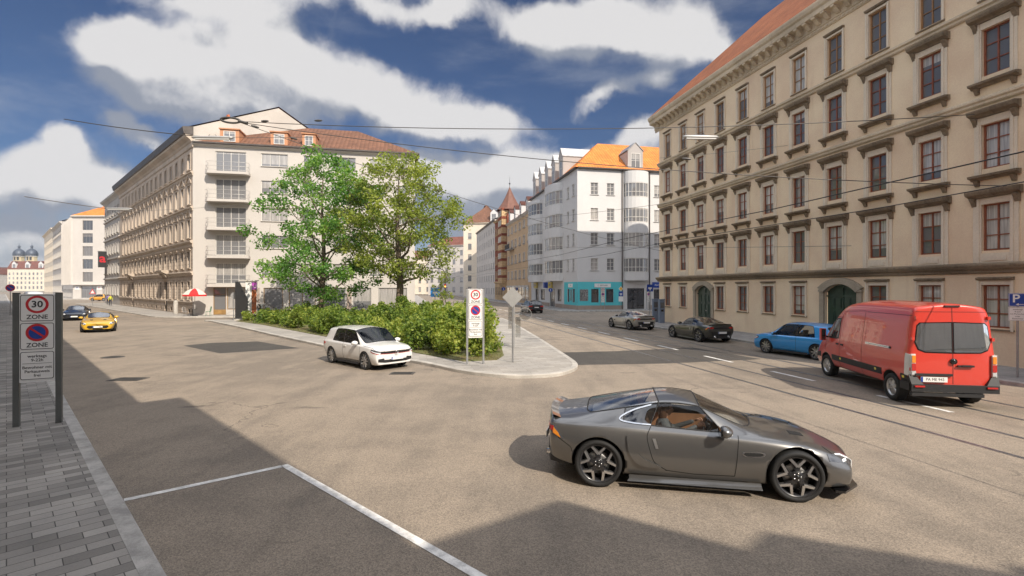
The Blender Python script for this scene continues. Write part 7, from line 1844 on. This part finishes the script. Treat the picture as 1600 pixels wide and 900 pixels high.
m = MB(); m.box(-.3, 1.25, .1, .45, 3.5, 3.58, WHITE); m.build('roof', r); m = MB(); m.prism([(-.5, -.6), (1.2, -.6), (1.2, .5), (-.5, .5)], .0, .14, KERBL); m.build('base', r)
m = MB(); m.extr([(-.02, .14), (.02, .14), (.02, .62)], .1, 1.0, WHS); m.build('planter_board', r, T3(0, -.4, 0))
r = blue_sign('round grey-backed sign on a dark pole left of the poster kiosk', (-25.0, 45.4), R_(180), 2.6, size=.6, kind='disc')

# ================================================================== overhead wires and hanging lamps
WIRE = mat('wire_dark', (.03, .03, .032), .5, .4); CABLE = mat('span_cable', (.10, .095, .09), .5, .5)
def sag(a, b, s, n=14):
    a, b = Vector(a), Vector(b); return [a.lerp(b, k / n) - Vector((0, 0, s * 4 * (k / n) * (1 - k / n))) for k in range(n + 1)]
def wire(label, a, b, s=.2, r=.012, m=CABLE, extra=None):
    mb = MB(); mb.tube(sag(a, b, s), r, m, 6)
    if extra: extra(mb)
    o = mb.build('overhead_wire'); return tag(o, label, 'wire', 'overhead wires')
def px(x, y, Y): return ((x - 800) * Y / FPX, Y, 3 + (450 - y) * Y / FPX)
for off, lab in ((11.6, 'thick tram contact wire over the near track'), (14.75, 'thick tram contact wire over the far track')):
    mb = MB(); pts = []
    for k in range(15): Y = -6 + k * 11; pts.append((rail_x(off, Y), Y, 5.55 + (.06 if k % 2 else -.06)))
    mb.tube(pts, .015, WIRE, 6); tag(mb.build('overhead_wire'), lab, 'wire', 'overhead wires')
RG = Vector((-11.9, 22, 10.25))
def insul(pts):
    def f(mb):
        for p, d in pts: 
            d = Vector(d).normalized(); p = Vector(p); mb.tube([p - d * .16, p - d * .05, p + d * .05, p + d * .16], [.03, .05, .05, .03], CABLE, 8)
    return f
e1 = Vector(px(1535, 178, 19.4)); e2 = Vector(px(1586, 291, 18.4)); e3 = Vector(px(1033, 392, 44.0))
d1 = e1 - RG; d2 = e2 - RG; d3 = e3 - RG
wire('upper span cable from the tension ring to the palace front', RG, e1, .45, .016, CABLE, insul([(RG + d1 * .04, d1), (RG + d1 * .12, d1)]))
wire('second span cable from the tension ring sloping to the palace', RG + Vector((.15, 0, -.05)), e2, .5, .016, CABLE, insul([(RG + d2 * .62, d2)]))
wire('long span cable falling from the tension ring to the far palace corner', RG + Vector((.1, .05, -.05)), e3, .5, .014, CABLE, insul([(RG + d3 * .02, d3), (RG + d3 * .07, d3)]))
t = MB(); n = 28; t.tube([(.42 * math.cos(2 * math.pi * k / n), .0, .11 * math.sin(2 * math.pi * k / n)) for k in range(n + 1)], .045, CABLE, 8, cap=False); t.tube([(.35, 0, 0), (.75, 0, -.06)], .06, CABLE, 8)
o = t.build('tension_ring'); o.location = RG + Vector((-.35, 0, .05)); o.rotation_euler = (0, R_(6), 0); tag(o, 'thick steel tension ring where three overhead span cables meet', 'ring')
wire('short stay wire left of the tension ring, ending over the street', px(100, 186, 24), px(300, 212, 22), .06, .02)
wire('thin wire carrying the lamp before the corner house', px(300, 212, 22), px(500, 214, 23.5), .05, .010)
wire('lower stay wire at the left above the street', px(38, 307, 36), px(204, 330, 40), .06, .028)
wire('thin wire in front of the balconies', px(204, 330, 40), px(420, 316, 46), .1, .012)
wire('thin span wire across the white corner house at window height', px(700, 350, 60), px(1060, 315, 40), .3, .014)
wire('thin wire between the palace windows and the white house', px(880, 386, 60), px(1330, 384, 25), .1, .012)
wire('thin wire from the palace to the hanging lamp', px(1028, 247, 42), px(1586, 178, 19.2), .2, .008)
def lamp(label, a, L, rz, up=.5):
    r = thing('hanging_street_lamp', label, 'street lamp', a, rz, 'street lamps on wires')
    m = MB(); prof_ = [(0, -L / 2), (.04, -L / 2), (.085, -L / 2 + .1), (.10, 0), (.085, L / 2 - .1), (.04, L / 2), (0, L / 2)]
    m.lathe(prof_, GREYS, 14, Matrix.Rotation(R_(90), 4, 'Y') @ Matrix.Diagonal((.75, 1, 1, 1))); m.build('housing', r)
    m = MB(); m.box(-L * .42, L * .42, -.07, .07, -.09, -.06, mat('lamp_diffuser', (.7, .7, .68), .3)); m.build('diffuser', r)
    m = MB()
    for x in (-.18, .18): m.tube([(x, 0, .06), (x * .6, 0, up * .28)], .01, CABLE, 5)
    m.build('bracket', r)
lamp('long grey street lamp hung before the palace windows', px(1095, 214, 20), 1.42, R_(3))
lamp('long grey street lamp hung in front of the corner house roof', px(332, 215, 22), 1.75, R_(2))
lamp('grey street lamp hung low over the left street', px(186, 326, 39), 1.95, R_(2))

# ================================================================== a little summer haze
m = MB(); m.box(-1600, 700, -500, 1500, -1.1, 58, BLK); hz = m.build('haze'); hm = bpy.data.materials.new('haze_air'); hm.use_nodes = True; q = NT(hm.node_tree); q.N.clear()
vo = q.n('ShaderNodeVolumePrincipled'); vo.inputs['Color'].default_value = (.80, .86, .95, 1); vo.inputs['Density'].default_value = .0002; vo.inputs['Anisotropy'].default_value = .2
q.link(vo.outputs[0], q.n('ShaderNodeOutputMaterial').inputs['Volume']); hz.data.materials.clear(); hz.data.materials.append(hm); tag(hz, 'pale summer haze over the streets', 'haze', kind='stuff')
# repeats of one kind share a group
GROUPS = {'hatchback': 'hatchbacks and parked cars in the streets', 'estate_car': 'hatchbacks and parked cars in the streets', 'parked_car': 'hatchbacks and parked cars in the streets', 'panel_van': 'panel vans',
          'broadleaf_tree': 'trees on the traffic island', 'person': 'people in the square', 'cafe_chair': 'cafe chairs by the parasol', 'road_sign': 'small road signs on poles', 'priority_sign': 'small road signs on poles',
          'parking_sign': 'small road signs on poles', 'no_stopping_sign': 'small road signs on poles', 'apartment_house': 'apartment houses', 'town_house': 'town houses along the streets', 'manhole_cover': 'covers in the road', 'drain_grate': 'covers in the road'}
for o in SC.objects:
    if o.parent is None and 'label' in o and 'group' not in o:
        g_ = GROUPS.get(o.name.split('.')[0])
        if g_: o['group'] = g_
